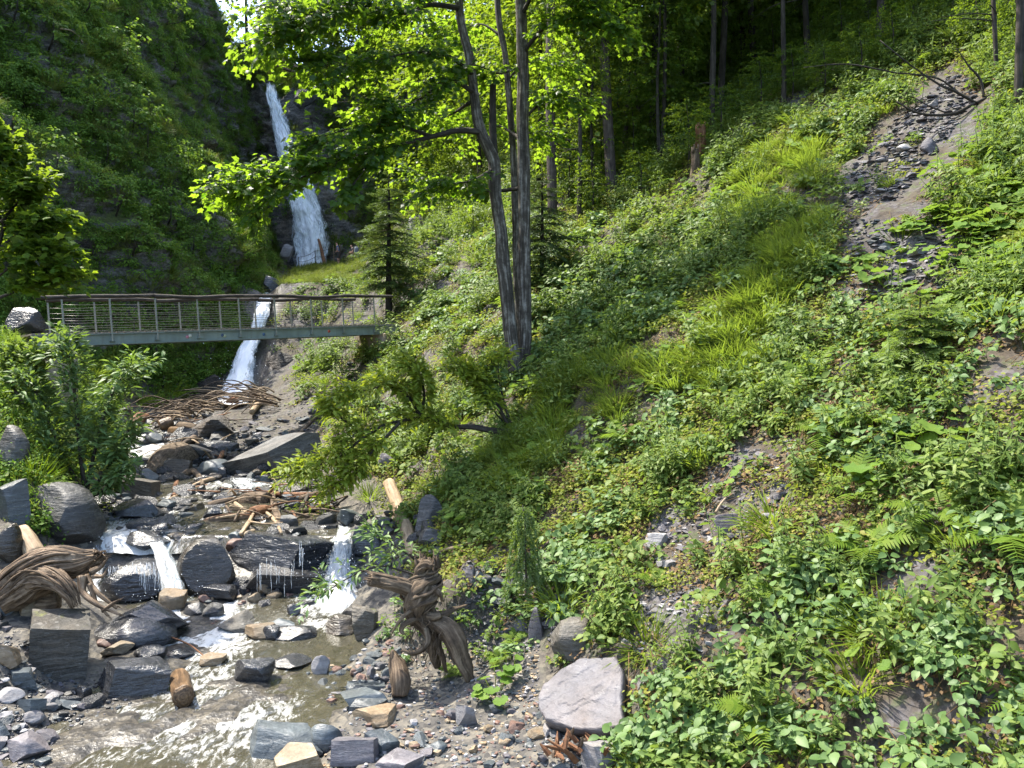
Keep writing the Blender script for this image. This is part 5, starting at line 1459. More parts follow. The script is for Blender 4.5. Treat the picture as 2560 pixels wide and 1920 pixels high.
# ================================================================ leaves
def leaf_tpl(kind):
    if kind == 'lite':        # folded rhombus
        V = [(0, 0, 0), (-.30, .45, .06), (0, 1, -.10), (.30, .45, .06), (0, .5, -.02)]
        T = [(0, 4, 1), (1, 4, 2), (0, 3, 4), (4, 3, 2)]
    elif kind == 'ovate':
        V = [(0, 0, 0), (0, .35, -.01), (0, .7, -.05), (0, 1, -.16), (-.24, .18, .05), (-.33, .42, .06), (-.22, .72, .0), (.24, .18, .05), (.33, .42, .06), (.22, .72, .0)]
        T = [(0, 1, 4), (1, 5, 4), (1, 2, 5), (2, 6, 5), (2, 3, 6), (0, 7, 1), (1, 7, 8), (1, 8, 2), (2, 8, 9), (2, 9, 3)]
    elif kind == 'lance':
        V = [(0, 0, 0), (0, .5, .03), (0, 1, -.12), (-.14, .3, .05), (-.13, .62, .03), (.14, .3, .05), (.13, .62, .03)]
        T = [(0, 1, 3), (1, 4, 3), (1, 2, 4), (0, 5, 1), (1, 5, 6), (1, 6, 2)]
    elif kind == 'maple':
        o = [(0, .02), (-.20, -.06), (-.40, .10), (-.30, .20), (-.56, .44), (-.50, .52), (-.30, .50), (-.26, .62), (-.12, .74), (0, 1.0),
             (.12, .74), (.26, .62), (.30, .50), (.50, .52), (.56, .44), (.30, .20), (.40, .10), (.20, -.06)]
        V = [(0, .34, .05)] + [(x, y, -.28 * (x * x) - .12 * max(0, y - .3) ** 2) for x, y in o]
        n = len(o); T = [(0, 1 + (i + 1) % n, 1 + i) for i in range(n)]
    elif kind == 'round':     # heart-shaped butterbur leaf with a wavy rim, stalk at the origin
        o = [(0, .0), (-.22, -.16), (-.44, -.06), (-.56, .18), (-.52, .44), (-.36, .66), (-.16, .80), (0, .84), (.16, .80), (.36, .66), (.52, .44), (.56, .18), (.44, -.06), (.22, -.16)]
        V = [(0, .30, -.06)] + [(x, y, .02 + (.05 if i % 2 else -.03)) for i, (x, y) in enumerate(o)]
        n = len(o); T = [(0, 1 + (i + 1) % n, 1 + i) for i in range(n)]
        m = [((x * .5), .3 + (y - .3) * .5, -.01 - (.012 if i % 2 else -.012)) for i, (x, y) in enumerate(o)]
        V = V + m
        T = [(0, 1 + n + (i + 1) % n, 1 + n + i) for i in range(n)]
        for i in range(n):
            j = (i + 1) % n
            T += [(1 + n + i, 1 + n + j, 1 + j), (1 + n + i, 1 + j, 1 + i)]
    elif kind == 'blade':
        V = [(-.017, 0, 0), (.017, 0, 0), (-.017, .35, .06), (.017, .35, .06), (-.012, .7, .02), (.012, .7, .02), (0, 1, -.16)]
        T = [(0, 1, 3), (0, 3, 2), (2, 3, 5), (2, 5, 4), (4, 5, 6)]
    return np.array(V, float), np.array(T, int)
TPL = {k: leaf_tpl(k) for k in ('lite', 'ovate', 'lance', 'maple', 'round', 'blade')}


class Sprays:
    """Leaves hung on twigs: collects twig tubes and leaf frames."""
    def __init__(s, seed):
        s.rg = np.random.default_rng(seed); s.tw = MB(); s.d, s.u, s.t, s.s = [], [], [], []
    def spray(s, base, d, length, n, size, droop=.45, flat=.35, twig=.006, sides=4, rows=2):
        rg = s.rg
        base = np.array(base, float); d = unit(np.array(d, float))
        up = np.array([0, 0, 1.0]); side = unit(np.cross(d, up) + 1e-6)
        k = np.linspace(0, 1, 5)[:, None]
        C = base + d * length * k + np.array([0, 0, -1.0]) * (length * .22 * k ** 2)
        s.tw.tube(C, np.linspace(twig, twig * .4, 5), sides)
        tt = rg.uniform(.12, 1.0, n)
        pos = base + d * (length * tt)[:, None] + np.array([0, 0, -1.0]) * (length * .22 * tt ** 2)[:, None]
        sg = np.where(np.arange(n) % 2 == 0, 1.0, -1.0)
        ld = d * rg.uniform(.15, .9, n)[:, None] + side * (sg * rg.uniform(.4, 1.0, n))[:, None] + np.array([0, 0, -1.0]) * (droop + .35 * rg.standard_normal(n))[:, None]
        pet = size * rg.uniform(.25, .8, n)
        pos = pos + unit(ld + np.array([0, 0, .5])) * pet[:, None]
        un = up + flat * rg.standard_normal((n, 3)) + d * .25
        s.d.append(ld); s.u.append(un); s.t.append(pos); s.s.append(size * rg.uniform(.6, 1.2, n))
    def arrays(s):
        return np.concatenate(s.d), np.concatenate(s.u), np.concatenate(s.t), np.concatenate(s.s)

def limb_part(root, name, pts, rad_, mat, sides=9, n=None, wob=.05, seed=0, gn=.0, kind=None):
    C = poly(pts, n or 5 * len(pts))
    R = np.interp(np.linspace(0, 1, len(C)), np.linspace(0, 1, len(rad_)), rad_)
    mb = MB().tube(C, R, sides, .5, True, wob, seed)
    if gn: mb.gnarl(gn, 1.4, seed, 2)
    part(name, mb, M[mat], root, kind=kind)
    return C

# ================================================================ the two maples in the middle
def maple(label, trunk, limbs, sprays_cfg, y_, seed, leaf=.15, parts_box=None, extra=()):
    pts = [P(u, v, y_ + dy) for (u, v, r, dy) in trunk]
    base = pts[0]
    t = thing('maple_tree', label, 'tree', base)
    limb_part(t, 'trunk', pts, [r / F * y_ for (_, _, r, _) in trunk], 'bark', 28, 80, .05, seed, .045)
    for k, (pp, r0, r1) in enumerate(extra):
        limb_part(t, 'stub', [P(u, v, y_ + dy) for (u, v, dy) in pp], [r0 / F * y_, r1 / F * y_], 'darkbark', 10, 14, .08, seed + k, .02)
    sp = Sprays(seed)
    rg = sp.rg
    for k, (pp, r0, n_sp, length, nl, opts) in enumerate(limbs):
        n_sp = int(n_sp * 2.1)
        L = [P(u, v, y_ + dy) for (u, v, dy) in pp]
        C = limb_part(t, 'branch', L, [r0 / F * y_, .35 * r0 / F * y_, .006], 'darkbark', 7, 6 * len(L), .08, seed + 50 + k, .015)
        for j in range(n_sp):
            f = rg.uniform(opts.get('from', .2), 1.0)
            i = f * (len(C) - 1); a = C[int(i)]; b = C[min(int(i) + 1, len(C) - 1)]
            p = a + (b - a) * (i - int(i)); dr = unit(b - a + 1e-6)
            side = unit(np.cross(dr, [0, 0, 1.0]))
            dd = dr * rg.uniform(.1, 1.0) + side * rg.choice([-1, 1]) * rg.uniform(.2, 1.1) + np.array([0, 0, rg.uniform(-.35, .35) + opts.get('lift', 0)])
            sp.spray(p, dd, length * rg.uniform(.5, 1.2), nl, leaf, opts.get('droop', .45), .38)
    part('twigs', sp.tw, M['darkbark'], t, kind='stuff')
    d, u, pos, s = sp.arrays()
    R = frames(d, u)
    V, T = TPL['maple']
    keep = np.zeros(len(pos), bool)
    if parts_box:
        U = 1280 + pos[:, 0] / pos[:, 1] * F; W = 960 - pos[:, 2] / pos[:, 1] * F
        x0, y0, x1, y1 = parts_box
        cand = np.where((U > x0) & (U < x1) & (W > y0) & (W < y1))[0]
        keep[cand[np.argsort(U[cand])][:300]] = True
        me = [mesh_np('leaf', V * [1, 1, k], T, M['maple'], True, {'rnd': np.full(len(V), q)}) for k, q in ((1, .2), (1.6, .5), (.6, .8), (1.2, .95))]
        for i in np.where(keep)[0]:
            o = obj('leaf', me[i % 4], t)
            Mx = Matrix(R[i].tolist()).to_4x4(); Mx.translation = Vector(pos[i]) - t.location
            o.matrix_local = Mx @ Matrix.Diagonal((s[i], s[i], s[i], 1))
    mb = MB().inst(V, T, R[~keep], pos[~keep], s[~keep])
    part('foliage', mb, M['maple'], t, kind='stuff')
    return t

yt = at(1295, 950).y
maple('sycamore maple with a leaning forked trunk and long leafy boughs over the stream',
      [(1298, 985, 19, 0), (1284, 880, 17, 0), (1270, 760, 17, 0), (1256, 640, 17, 0), (1252, 583, 16, 0), (1238, 486, 15, 0), (1236, 408, 15, 0), (1217, 361, 14, -.1), (1198, 311, 13, -.2), (1186, 233, 12, -.3), (1174, 136, 11, -.4), (1155, 58, 10, -.5), (1147, -20, 9, -.5), (1135, -160, 8, -.5)],
      [([(1200, 330, -.2), (1143, 327, -.6), (1096, 338, -1), (1040, 352, -1.4), (960, 372, -1.9), (860, 396, -2.4), (760, 420, -2.8), (660, 446, -3.0), (575, 470, -3.1)], 9, 80, 1.0, 13, {'from': .36, 'droop': .5, 'lift': .1}),
       ([(1080, 342, -1.1), (1000, 315, -1.6), (920, 312, -2.0), (840, 330, -2.4), (780, 352, -2.6)], 5, 34, .9, 13, {'droop': .5}),
       ([(900, 385, -2.2), (820, 420, -2.7), (740, 450, -3.0), (680, 490, -3.1), (640, 530, -3.1)], 4, 12, .7, 10, {'from': .4, 'droop': .7}),
       ([(1000, 362, -1.7), (940, 395, -2.2), (900, 440, -2.5), (870, 480, -2.6)], 4, 18, .7, 11, {'droop': .7}),
       ([(1186, 233, -.3), (1124, 198, -.8), (1060, 240, -1.2), (1000, 268, -1.6), (930, 262, -2)], 7, 40, 1.1, 12, {}),
       ([(1180, 183, -.4), (1120, 140, -1.0), (1040, 130, -1.6), (950, 150, -2.1), (860, 170, -2.4), (790, 160, -2.6)], 6, 48, 1.1, 12, {}),
       ([(1150, 20, -.5), (1077, 12, -1.1), (1015, 33, -1.6), (940, 20, -2), (871, 12, -2.4), (800, 40, -2.8), (730, 70, -3), (670, 92, -3.2)], 7, 74, 1.2, 12, {}),
       ([(1147, -20, -.5), (1060, -70, -1.2), (960, -80, -2.0), (860, -40, -2.6), (760, 0, -3.0), (690, 20, -3.2)], 6, 56, 1.3, 12, {}),
       ([(1236, 420, 0), (1180, 452, -.5), (1120, 460, -.9), (1060, 470, -1.2)], 5, 26, .9, 11, {}),
       ([(1174, 257, -.3), (1130, 285, .5), (1080, 300, 1.0), (1020, 290, 1.4)], 5, 26, 1.0, 11, {})],
      None, yt, 101, parts_box=(480, 300, 760, 570), extra=[([(1236, 404, 0), (1233, 340, .05), (1232, 270, .05), (1233, 210, .05)], 10, 8)])
maple('straight sycamore maple trunk just right of the leaning one with a high leafy crown',
      [(1302, 965, 22, .25), (1312, 860, 17, .3), (1312, 755, 17, .3), (1310, 640, 17, .3), (1310, 544, 16, .3), (1308, 389, 15, .3), (1306, 311, 15, .3), (1308, 194, 14, .3), (1304, 39, 13, .3), (1300, -80, 12, .3), (1298, -220, 10, .3), (1296, -420, 6, .3)],
      [([(1300, -160, .3), (1390, -230, 0), (1500, -260, -.4), (1640, -250, -.8), (1760, -220, -1.1)], 7, 60, 1.3, 12, {}),
       ([(1298, -250, .3), (1380, -330, .6), (1480, -380, .9), (1600, -380, 1.1)], 6, 50, 1.3, 12, {}),
       ([(1298, -300, .3), (1330, -400, -.6), (1400, -450, -1.4), (1480, -440, -2.0)], 6, 46, 1.3, 12, {}),
       ([(1300, -120, .3), (1380, -160, -1.0), (1460, -180, -2.0), (1540, -160, -2.8)], 6, 50, 1.2, 12, {}),
       ([(1306, 300, .3), (1350, 262, .2), (1400, 240, 0), (1450, 250, -.2)], 5, 24, .9, 11, {}),
       ([(1304, 140, .3), (1350, 80, 0), (1410, 50, -.4), (1480, 50, -.8), (1550, 70, -1.1)], 6, 50, 1.0, 12, {}),
       ([(1302, 40, .3), (1350, -30, -.3), (1430, -20, -.9), (1500, 0, -1.3)], 6, 44, 1.1, 12, {}),
       ([(1300, 168, .3), (1244, 183, 0), (1190, 163, -.3), (1130, 175, -.6)], 5, 24, .9, 11, {}),
       ([(1310, 470, .3), (1230, 478, .9), (1167, 470, 1.2), (1104, 459, 1.5), (1050, 440, 1.7)], 6, 30, .9, 11, {}),
       ([(1300, -60, .3), (1220, -80, -.2), (1130, -60, -.6), (1050, -20, -.9)], 6, 34, 1.2, 11, {}),
       ([(1306, 350, .3), (1260, 320, 1.2), (1210, 300, 1.8), (1160, 330, 2.2)], 5, 24, 1.0, 11, {})],
      None, yt, 202, leaf=.14)
maple('slender dark maple stem behind the straight trunk',
      [(1300, 900, 11, 1.2), (1294, 700, 11, 1.2), (1290, 560, 10, 1.2), (1287, 486, 10, 1.2), (1281, 350, 9, 1.2), (1265, 155, 8, 1.2), (1248, 58, 8, 1.2), (1240, -60, 7, 1.2)],
      [([(1270, 200, 1.2), (1310, 160, 1.6), (1370, 150, 2), (1420, 170, 2.2)], 4, 24, 1.0, 11, {}),
       ([(1255, 90, 1.2), (1200, 60, 1.6), (1140, 80, 2.0), (1080, 70, 2.2)], 4, 26, 1.0, 11, {}),
       ([(1281, 350, 1.2), (1330, 330, 1.7), (1380, 340, 2.0)], 4, 18, .9, 11, {})],
      None, yt, 303, leaf=.14)

# ================================================================ conifers
def needle_branch(seed, length, n_side=16, needle='needle', dens=1.0):
    """A flat drooping spruce bough along +x with side twigs; returns (V, T, rnd)."""
    rg = np.random.default_rng(seed); mb = MB()
    xs = np.linspace(.12, 1, n_side)
    D, U, Tt, S_s = [], [], [], []
    for i, x in enumerate(xs):
        for sg in (-1, 1):
            ln = length * (.42 * (1 - x) + .10) * rg.uniform(.7, 1.2)
            b = np.array([x * length, 0, -.25 * length * x * x])
            d = unit(np.array([.75, sg * .8, -.32 + .1 * rg.standard_normal()]))
            m = max(4, int(9 * dens * ln / (length * .3)))
            for k in np.linspace(.05, 1, m):
                p = b + d * ln * k + np.array([0, 0, -.2 * ln * k * k])
                for s2 in (-1, 1):
                    D.append(d * .8 + np.cross(d, [0, 0, 1]) * s2 * .7 + np.array([0, 0, -.1 + .3 * rg.standard_normal()])); U.append([0, 0, 1] + .4 * rg.standard_normal(3)); Tt.append(p); S_s.append(length * .085 * rg.uniform(.7, 1.3))
    V = np.array([(-.14, 0, 0), (.14, 0, 0), (.10, .7, 0), (0, 1, 0), (-.10, .7, 0)]); T = np.array([(0, 1, 2), (0, 2, 4), (4, 2, 3)])
    mb.inst(V, T, frames(np.array(D), np.array(U)), np.array(Tt), np.array(S_s), rg.random(len(D)))
    return mb
def spruce(label, base, h, r, trunk_r, seed, bare=.1, mat='needle', whorls=18, per=6, dens=.8, lean=(0, 0), name='spruce_tree', low=.15, bark='darkbark'):
    rg = np.random.default_rng(seed)
    t = thing(name, label, 'tree', base)
    b = np.array(base)
    top = b + np.array([lean[0], lean[1], h])
    limb_part(t, 'trunk', [Vector(b - [0, 0, .3]), Vector(b * .5 + top * .5), Vector(top)], [trunk_r * 1.2, trunk_r * .75, trunk_r * .12], bark, 10, 20, .05, seed, .01)
    proto = [needle_branch(seed + k, 1.0, 12, dens=dens) for k in range(3)]
    PV = [(np.concatenate(q.V), np.concatenate(q.T), np.concatenate(q.A)) for q in proto]
    mb, tw = MB(), MB()
    for w in range(whorls):
        f = bare + (1 - bare) * (w + rg.uniform(-.3, .3)) / whorls
        c = b + (top - b) * f
        rr = r * (1 - f) ** .8 * (.75 + .35 * rg.random()) + .05 * r
        if f < bare + .15: rr *= .75
        for k in range(per):
            a = 6.283 * (k + rg.random()) / per
            el = rg.uniform(-.35, .15) + .35 * f
            ca, sa = math.cos(a), math.sin(a)
            Rz = np.array([[ca, -sa, 0], [sa, ca, 0], [0, 0, 1]]); ce, se = math.cos(el), math.sin(el)
            Ry = np.array([[ce, 0, -se], [0, 1, 0], [se, 0, ce]])
            V, T, A = PV[rg.integers(3)]
            ln = rr * rg.uniform(.7, 1.15)
            mb.add((V * ln) @ (Rz @ Ry).T + c, T, A)
            tip = (Rz @ Ry) @ np.array([ln, 0, -.25 * ln]); mid = (Rz @ Ry) @ np.array([ln * .5, 0, -.06 * ln])
            tw.tube([c, c + mid, c + tip], [.012 * h / 4 + .006, .008, .004], 4)
    part('branches', tw, M['darkbark'], t, kind='stuff')
    part('foliage', mb, M[mat], t, kind='stuff')
    return t
q = at(972, 800)
ys = 31.5
spruce('young spruce with a dark slim trunk behind the right end of the footbridge', P(972, 845, ys), (845 - 420) / F * ys, 2.5, .13, 5, .30, whorls=17, per=6, dens=.75, mat='light_needle')
q = at(1355, 690)
spruce('small dark bushy spruce right of the two maple trunks', q, 3.3, 1.5, .06, 8, .02, whorls=13, per=7, dens=.7)
q = at(2300, 930)
spruce('low yellow-green young spruce among the leaves on the right slope', q, 1.15, .95, .025, 9, .02, mat='young_needle', whorls=8, per=8, dens=1.0, name='young_spruce')
# weeping pale young spruce in front
def weeping(seed=4):
    q = at(1318, 1490); y = q.y - .35
    base = P(1318, 1490, y)
    t = thing('young_spruce', 'pale weeping young spruce hanging beside the shale patch above the stump', 'tree', base)
    limb_part(t, 'trunk', [P(1318, 1495, y), P(1314, 1400, y), P(1312, 1300, y), P(1306, 1262, y)], [.025, .018, .012, .005], 'spruce_bark', 6, 14, .05, 3)
    rg = np.random.default_rng(seed); mb = MB(); D, U, Tt, S_s = [], [], [], []
    for k in range(75):
        f = rg.random()
        c = np.array(P(1308 + 8 * f, 1268 + 190 * f, y)); a = rg.uniform(0, 6.28); ln = rg.uniform(.25, .5) * (.45 + .65 * f)
        out = np.array([math.cos(a), math.sin(a) * .7, 0])
        n = 26
        for j in np.linspace(.05, 1, n):
            p = c + out * ln * (1 - (1 - j) ** 2) * .75 + np.array([0, 0, -1.0]) * ln * 1.15 * j ** 1.6
            tg = unit(out * (1 - j) + np.array([0, 0, -1.3]) * j)
            for s2 in range(4):
                D.append(tg * .9 + .75 * rg.standard_normal(3)); U.append(rg.standard_normal(3)); Tt.append(p); S_s.append(.06 * rg.uniform(.6, 1.3))
    V = np.array([(-.12, 0, 0), (.12, 0, 0), (0, 1, 0)]); T = np.array([(0, 1, 2)])
    mb.inst(V, T, frames(np.array(D), np.array(U)), np.array(Tt), np.array(S_s), rg.random(len(D)))
    part('foliage', mb, M['young_needle'], t, kind='stuff')
weeping()

# ================================================================ bushes with visible branches
def bush(label, limbs, y_fn, seed, mat, tpl, leaf, bark='darkbark', name='bush', cat='bush', mult=1.5):
    pts0 = limbs[0][0][0]
    base = P(pts0[0], pts0[1], y_fn(*pts0))
    t = thing(name, label, cat, base)
    sp = Sprays(seed); rg = sp.rg
    for k, (pp, r0, n_sp, length, nl, opts) in enumerate(limbs):
        L = [P(q[0], q[1], y_fn(*q)) for q in pp]
        yy = L[0].y
        C = limb_part(t, 'branch', L, [r0 / F * yy, .6 * r0 / F * yy, .006], bark, 7, 6 * len(L), .08, seed + k, .012)
        for j in range(int(n_sp * mult)):
            f = rg.uniform(opts.get('from', .15), 1.0); i = f * (len(C) - 1); a = C[int(i)]; b = C[min(int(i) + 1, len(C) - 1)]
            p = a + (b - a) * (i - int(i)); dr = unit(b - a + 1e-6); side = unit(np.cross(dr, [0, 0, 1.0]))
            dd = dr * rg.uniform(.1, 1) + side * rg.choice([-1, 1]) * rg.uniform(.1, 1) + np.array([0, 0, rg.uniform(-.3, .6) + opts.get('lift', .1)])
            sp.spray(p, dd, length * rg.uniform(.5, 1.25), nl, leaf, opts.get('droop', .25), .45, .004)
    part('twigs', sp.tw, M[bark], t, kind='stuff')
    d, u, pos, s = sp.arrays(); V, T = TPL[tpl]
    part('foliage', MB().inst(V, T, frames(d, u), pos, s), M[mat], t, kind='stuff')
    return t
ya = at(1270, 1075).y - .5
def yb(u, v, *r): return ya - .35 * (1270 - u) / 300 + (r[0] if r else 0)
bush('arching bush with a crooked bare stem and bright yellow-green leaves below the maples',
     [([(1292, 1082), (1240, 1078), (1180, 1068), (1130, 1066), (1085, 1050), (1035, 1046), (960, 1062), (900, 1082), (850, 1110)], 9, 40, .55, 14, {'from': .3}),
      ([(1050, 1042), (1036, 1010), (1010, 985), (970, 965), (920, 975), (860, 990)], 5, 46, .6, 14, {}),
      ([(1050, 1042), (1060, 990), (1050, 940), (1020, 915)], 5, 34, .55, 14, {}),
      ([(1270, 1060, .2), (1235, 1000, .2), (1200, 960, .2), (1150, 930, .2)], 5, 44, .6, 14, {}),
      ([(1265, 1050, .3), (1225, 990, .4), (1190, 940, .5), (1240, 900, .5)], 5, 36, .6, 13, {}),
      ([(960, 1062, -.2), (900, 1100, -.2), (850, 1140, -.2), (790, 1165, -.3), (740, 1180, -.3)], 4, 34, .5, 13, {'from': .3}),
      ([(1000, 1055, -.2), (930, 1130, -.3), (880, 1190, -.3), (830, 1220, -.3)], 4, 40, .5, 13, {}),
      ([(900, 1082, .1), (860, 1050, .1), (820, 1020, .1)], 4, 20, .5, 12, {})],
     yb, 41, 'bush_leaf', 'lance', .185, mult=2.0)
bush('low sprigs of bright leaves hanging over the driftwood heap by the water',
     [([(880, 1225), (820, 1235), (770, 1260), (740, 1290)], 4, 16, .4, 12, {}), ([(870, 1240), (830, 1270), (800, 1300), (770, 1322)], 3, 12, .4, 11, {}), ([(860, 1220), (780, 1210), (700, 1205)], 3, 16, .4, 12, {})],
     lambda u, v, *r: at(880, 1235).y - .6, 43, 'bush_leaf', 'lance', .14, mult=.7)
bush('dark glossy sprig reaching over the right-hand cascade from the stump',
     [([(1050, 1440), (1000, 1425), (950, 1415), (880, 1440), (830, 1470), (795, 1490)], 3, 12, .35, 10, {'from': .35}), ([(1040, 1400), (1000, 1372), (950, 1345), (930, 1340)], 3, 9, .35, 10, {'from': .3}), ([(1045, 1395), (1020, 1385), (990, 1395), (965, 1400)], 3, 10, .3, 9, {})],
     lambda u, v, *r: at(1120, 1700).y + .25, 44, 'cool', 'lance', .13)
yl_ = at(200, 1235).y - .3
bush('tall leafy green shrub on the left bank below the footbridge',
     [([(215, 1240), (200, 1120), (190, 1010), (180, 920), (165, 860)], 6, 60, .8, 16, {}),
      ([(215, 1230), (240, 1110), (270, 1010), (300, 950), (330, 930)], 5, 54, .75, 16, {}),
      ([(205, 1230), (150, 1120), (110, 1030), (80, 960)], 5, 46, .75, 16, {}),
      ([(220, 1240), (270, 1170), (300, 1130), (318, 1090)], 4, 34, .6, 15, {}),
      ([(215, 1250), (150, 1200), (100, 1170), (70, 1120)], 4, 26, .6, 14, {}),
      ([(220, 1250, -.3), (262, 1225, -.3), (285, 1200, -.3), (300, 1190, -.3)], 3, 30, .5, 14, {})],
     lambda u, v, *r: yl_ + (r[0] if r else 0), 45, 'cool', 'lance', .20, name='shrub', cat='shrub')
bush('yellowish green shrub between the concrete block and the tall left shrub',
     [([(90, 1000), (80, 950), (95, 905), (120, 890)], 4, 34, .6, 14, {}), ([(60, 1010), (30, 960), (30, 910), (50, 880)], 4, 26, .6, 14, {})],
     lambda u, v, *r: yl_ + .6, 46, 'herb', 'ovate', .15, name='shrub', cat='shrub')
ye = 15.0
bush('bright green young tree leaning in from the left edge above the footbridge',
     [([(-60, 800), (-30, 700), (0, 600), (20, 500), (30, 420), (20, 370)], 8, 60, .8, 14, {'from': .2}),
      ([(-40, 720), (20, 670), (80, 640), (130, 640)], 5, 44, .6, 13, {'from': .3}),
      ([(-20, 640), (40, 590), (90, 570), (125, 555)], 5, 44, .6, 13, {'from': .3}),
      ([(-40, 760), (10, 740), (60, 720), (110, 700), (150, 690)], 5, 40, .55, 13, {'from': .3}),
      ([(0, 560), (50, 500), (80, 470)], 4, 30, .6, 13, {'from': .3})],
     lambda u, v, *r: ye, 47, 'forest_leaf', 'maple', .15, name='young_maple', cat='tree')
bush('dark multi-stemmed sapling in the shade right of the arching bush',
     [([(1270, 1060), (1250, 1020), (1230, 975), (1215, 940)], 4, 8, .5, 10, {'from': .5}), ([(1275, 1060), (1262, 1010), (1250, 960), (1246, 920)], 4, 8, .5, 10, {'from': .5}), ([(1265, 1064), (1235, 1030), (1210, 1000)], 3, 7, .5, 10, {'from': .5})],
     lambda u, v, *r: ya + .3, 48, 'cool', 'ovate', .13, name='sapling', cat='sapling')

# ================================================================ forest on the right slope
def crown_mesh(seed, h, r, n_l, leaf, tpl, mat, flat=.55):
    """Layered boughs of leaves round a stem of height h (base at z=0 of the crown)."""
    rg = np.random.default_rng(seed); sp = Sprays(seed)
    for i in range(n_l):
        z = h * rg.random() ** .9
        a = rg.uniform(0, 6.28); rr = r * math.sqrt(max(.05, 1 - (z / h * 1.0 - .35) ** 2 * 1.3)) * rg.uniform(.25, 1.0)
        c = np.array([math.cos(a) * rr * .75, math.sin(a) * rr * .75, z])
        sp.spray(c, (math.cos(a), math.sin(a), rg.uniform(-.4, .3)), r * .38 * rg.uniform(.6, 1.2), 14, leaf, .4, .4, .008, 3)
    d, u, pos, s = sp.arrays(); V, T = TPL[tpl]
    return MB().inst(V, T, frames(d, u), pos, s).mesh('crown', M[mat])
CROWNS = [crown_mesh(600 + i, 9.0, 3.0, 420, .22, 'lite', 'forest_leaf') for i in range(3)]
CROWNS_S = [crown_mesh(620 + i, 3.2, 1.5, 170, .13, 'ovate', 'forest_leaf') for i in range(3)]
def forest_tree(u, v, wpx, h, label, bark='spruce_bark', crown=.45, lean=0.0, y=None, k=0, group=None, conifer=False, fill=1.0):
    if y is None:
        q = at(u, v, 'gw')
        if q is None: return None
        y = q.y
    base = P(u, v, y)
    r = wpx * .8 / 2 / F * y
    t = thing('spruce_tree' if conifer else 'forest_tree', label, 'tree', base, group)
    top = base + Vector((lean, 0, h))
    limb_part(t, 'trunk', [base - Vector((0, 0, .4)), base + Vector((.02 * h * math.sin(u), 0, h * .35)), base + Vector((lean * .6, 0, h * .7)), top], [r * 1.35, r, r * .8, r * .25], bark, 9, 22, .06, int(u), .02)
    rg = random.Random(int(u + v))
    for j in range(7):
        f = rg.uniform(.12, .5); a = rg.uniform(0, 6.28); c = base.lerp(top, f)
        ln = rg.uniform(.5, 1.6)
        e = c + Vector((math.cos(a) * ln, math.sin(a) * ln, rg.uniform(-.5, .15)))
        limb_part(t, 'dead_branch', [c, c.lerp(e, .5) + Vector((0, 0, .06)), e], [r * .18 + .01, .012, .005], 'darkbark', 5, 7)
    o = obj('crown', CROWNS[k % 3], t, (lean * .5, 0, h * crown)); o.rotation_euler = (0, 0, u)
    sc = h * (1.08 - crown) / 9.0; o.scale = (sc * fill, sc * fill, sc)
    tag(o, None, None, None, 'stuff')
    return t
for i, q in enumerate((
        (1382, 560, 27, 17, 'tall pale grey spruce-like trunk right of the maples', 'spruce_bark', .62), (1532, 486, 27, 17, 'tall bare brown trunk in front of the stacked boards', 'spruce_bark', .62),
        (1448, 548, 13, 7, 'short mossy dark stem between the two tall pale trunks', 'darkbark', .55), (1487, 492, 9, 8, 'very thin dark stem left of the stacked boards', 'darkbark', .5),
        (1628, 362, 17, 14, 'dark crooked trunk right of the stacked boards', 'darkbark', .45), (1600, 330, 11, 16, 'pale thin trunk lit by the sun behind the crooked one', 'spruce_bark', .45),
        (1706, 255, 17, 14, 'brown trunk in deep shade near the top', 'darkbark', .4), (1722, 160, 22, 16, 'broad dark trunk beside the pale outcrop at the top', 'darkbark', .35),
        (1560, 372, 12, 13, 'slim trunk just right of the tall bare one', 'spruce_bark', .5), (1835, 110, 16, 13, 'dark trunk high in the shaded slope', 'darkbark', .3),
        (1650, 420, 9, 7, 'thin leafy stem at the edge of the shade', 'darkbark', .35), (1505, 330, 10, 12, 'thin dark trunk behind the tall bare one', 'darkbark', .45),
        (1425, 430, 11, 14, 'thin dark trunk right behind the pale grey trunk', 'darkbark', .4), (1345, 470, 12, 15, 'half-hidden dark trunk just right of the maples', 'darkbark', .35),
        (2545, 270, 20, 13, 'dark trunk at the upper right edge of the scree', 'darkbark', .45), (2492, 190, 11, 9, 'slim trunk left of the one at the upper right edge', 'darkbark', .5),
        (1950, 40, 16, 13, 'dark trunk at the top of the shaded slope', 'darkbark', .25))):
    forest_tree(*q[:3], q[3], q[4], q[5], q[6], k=i)
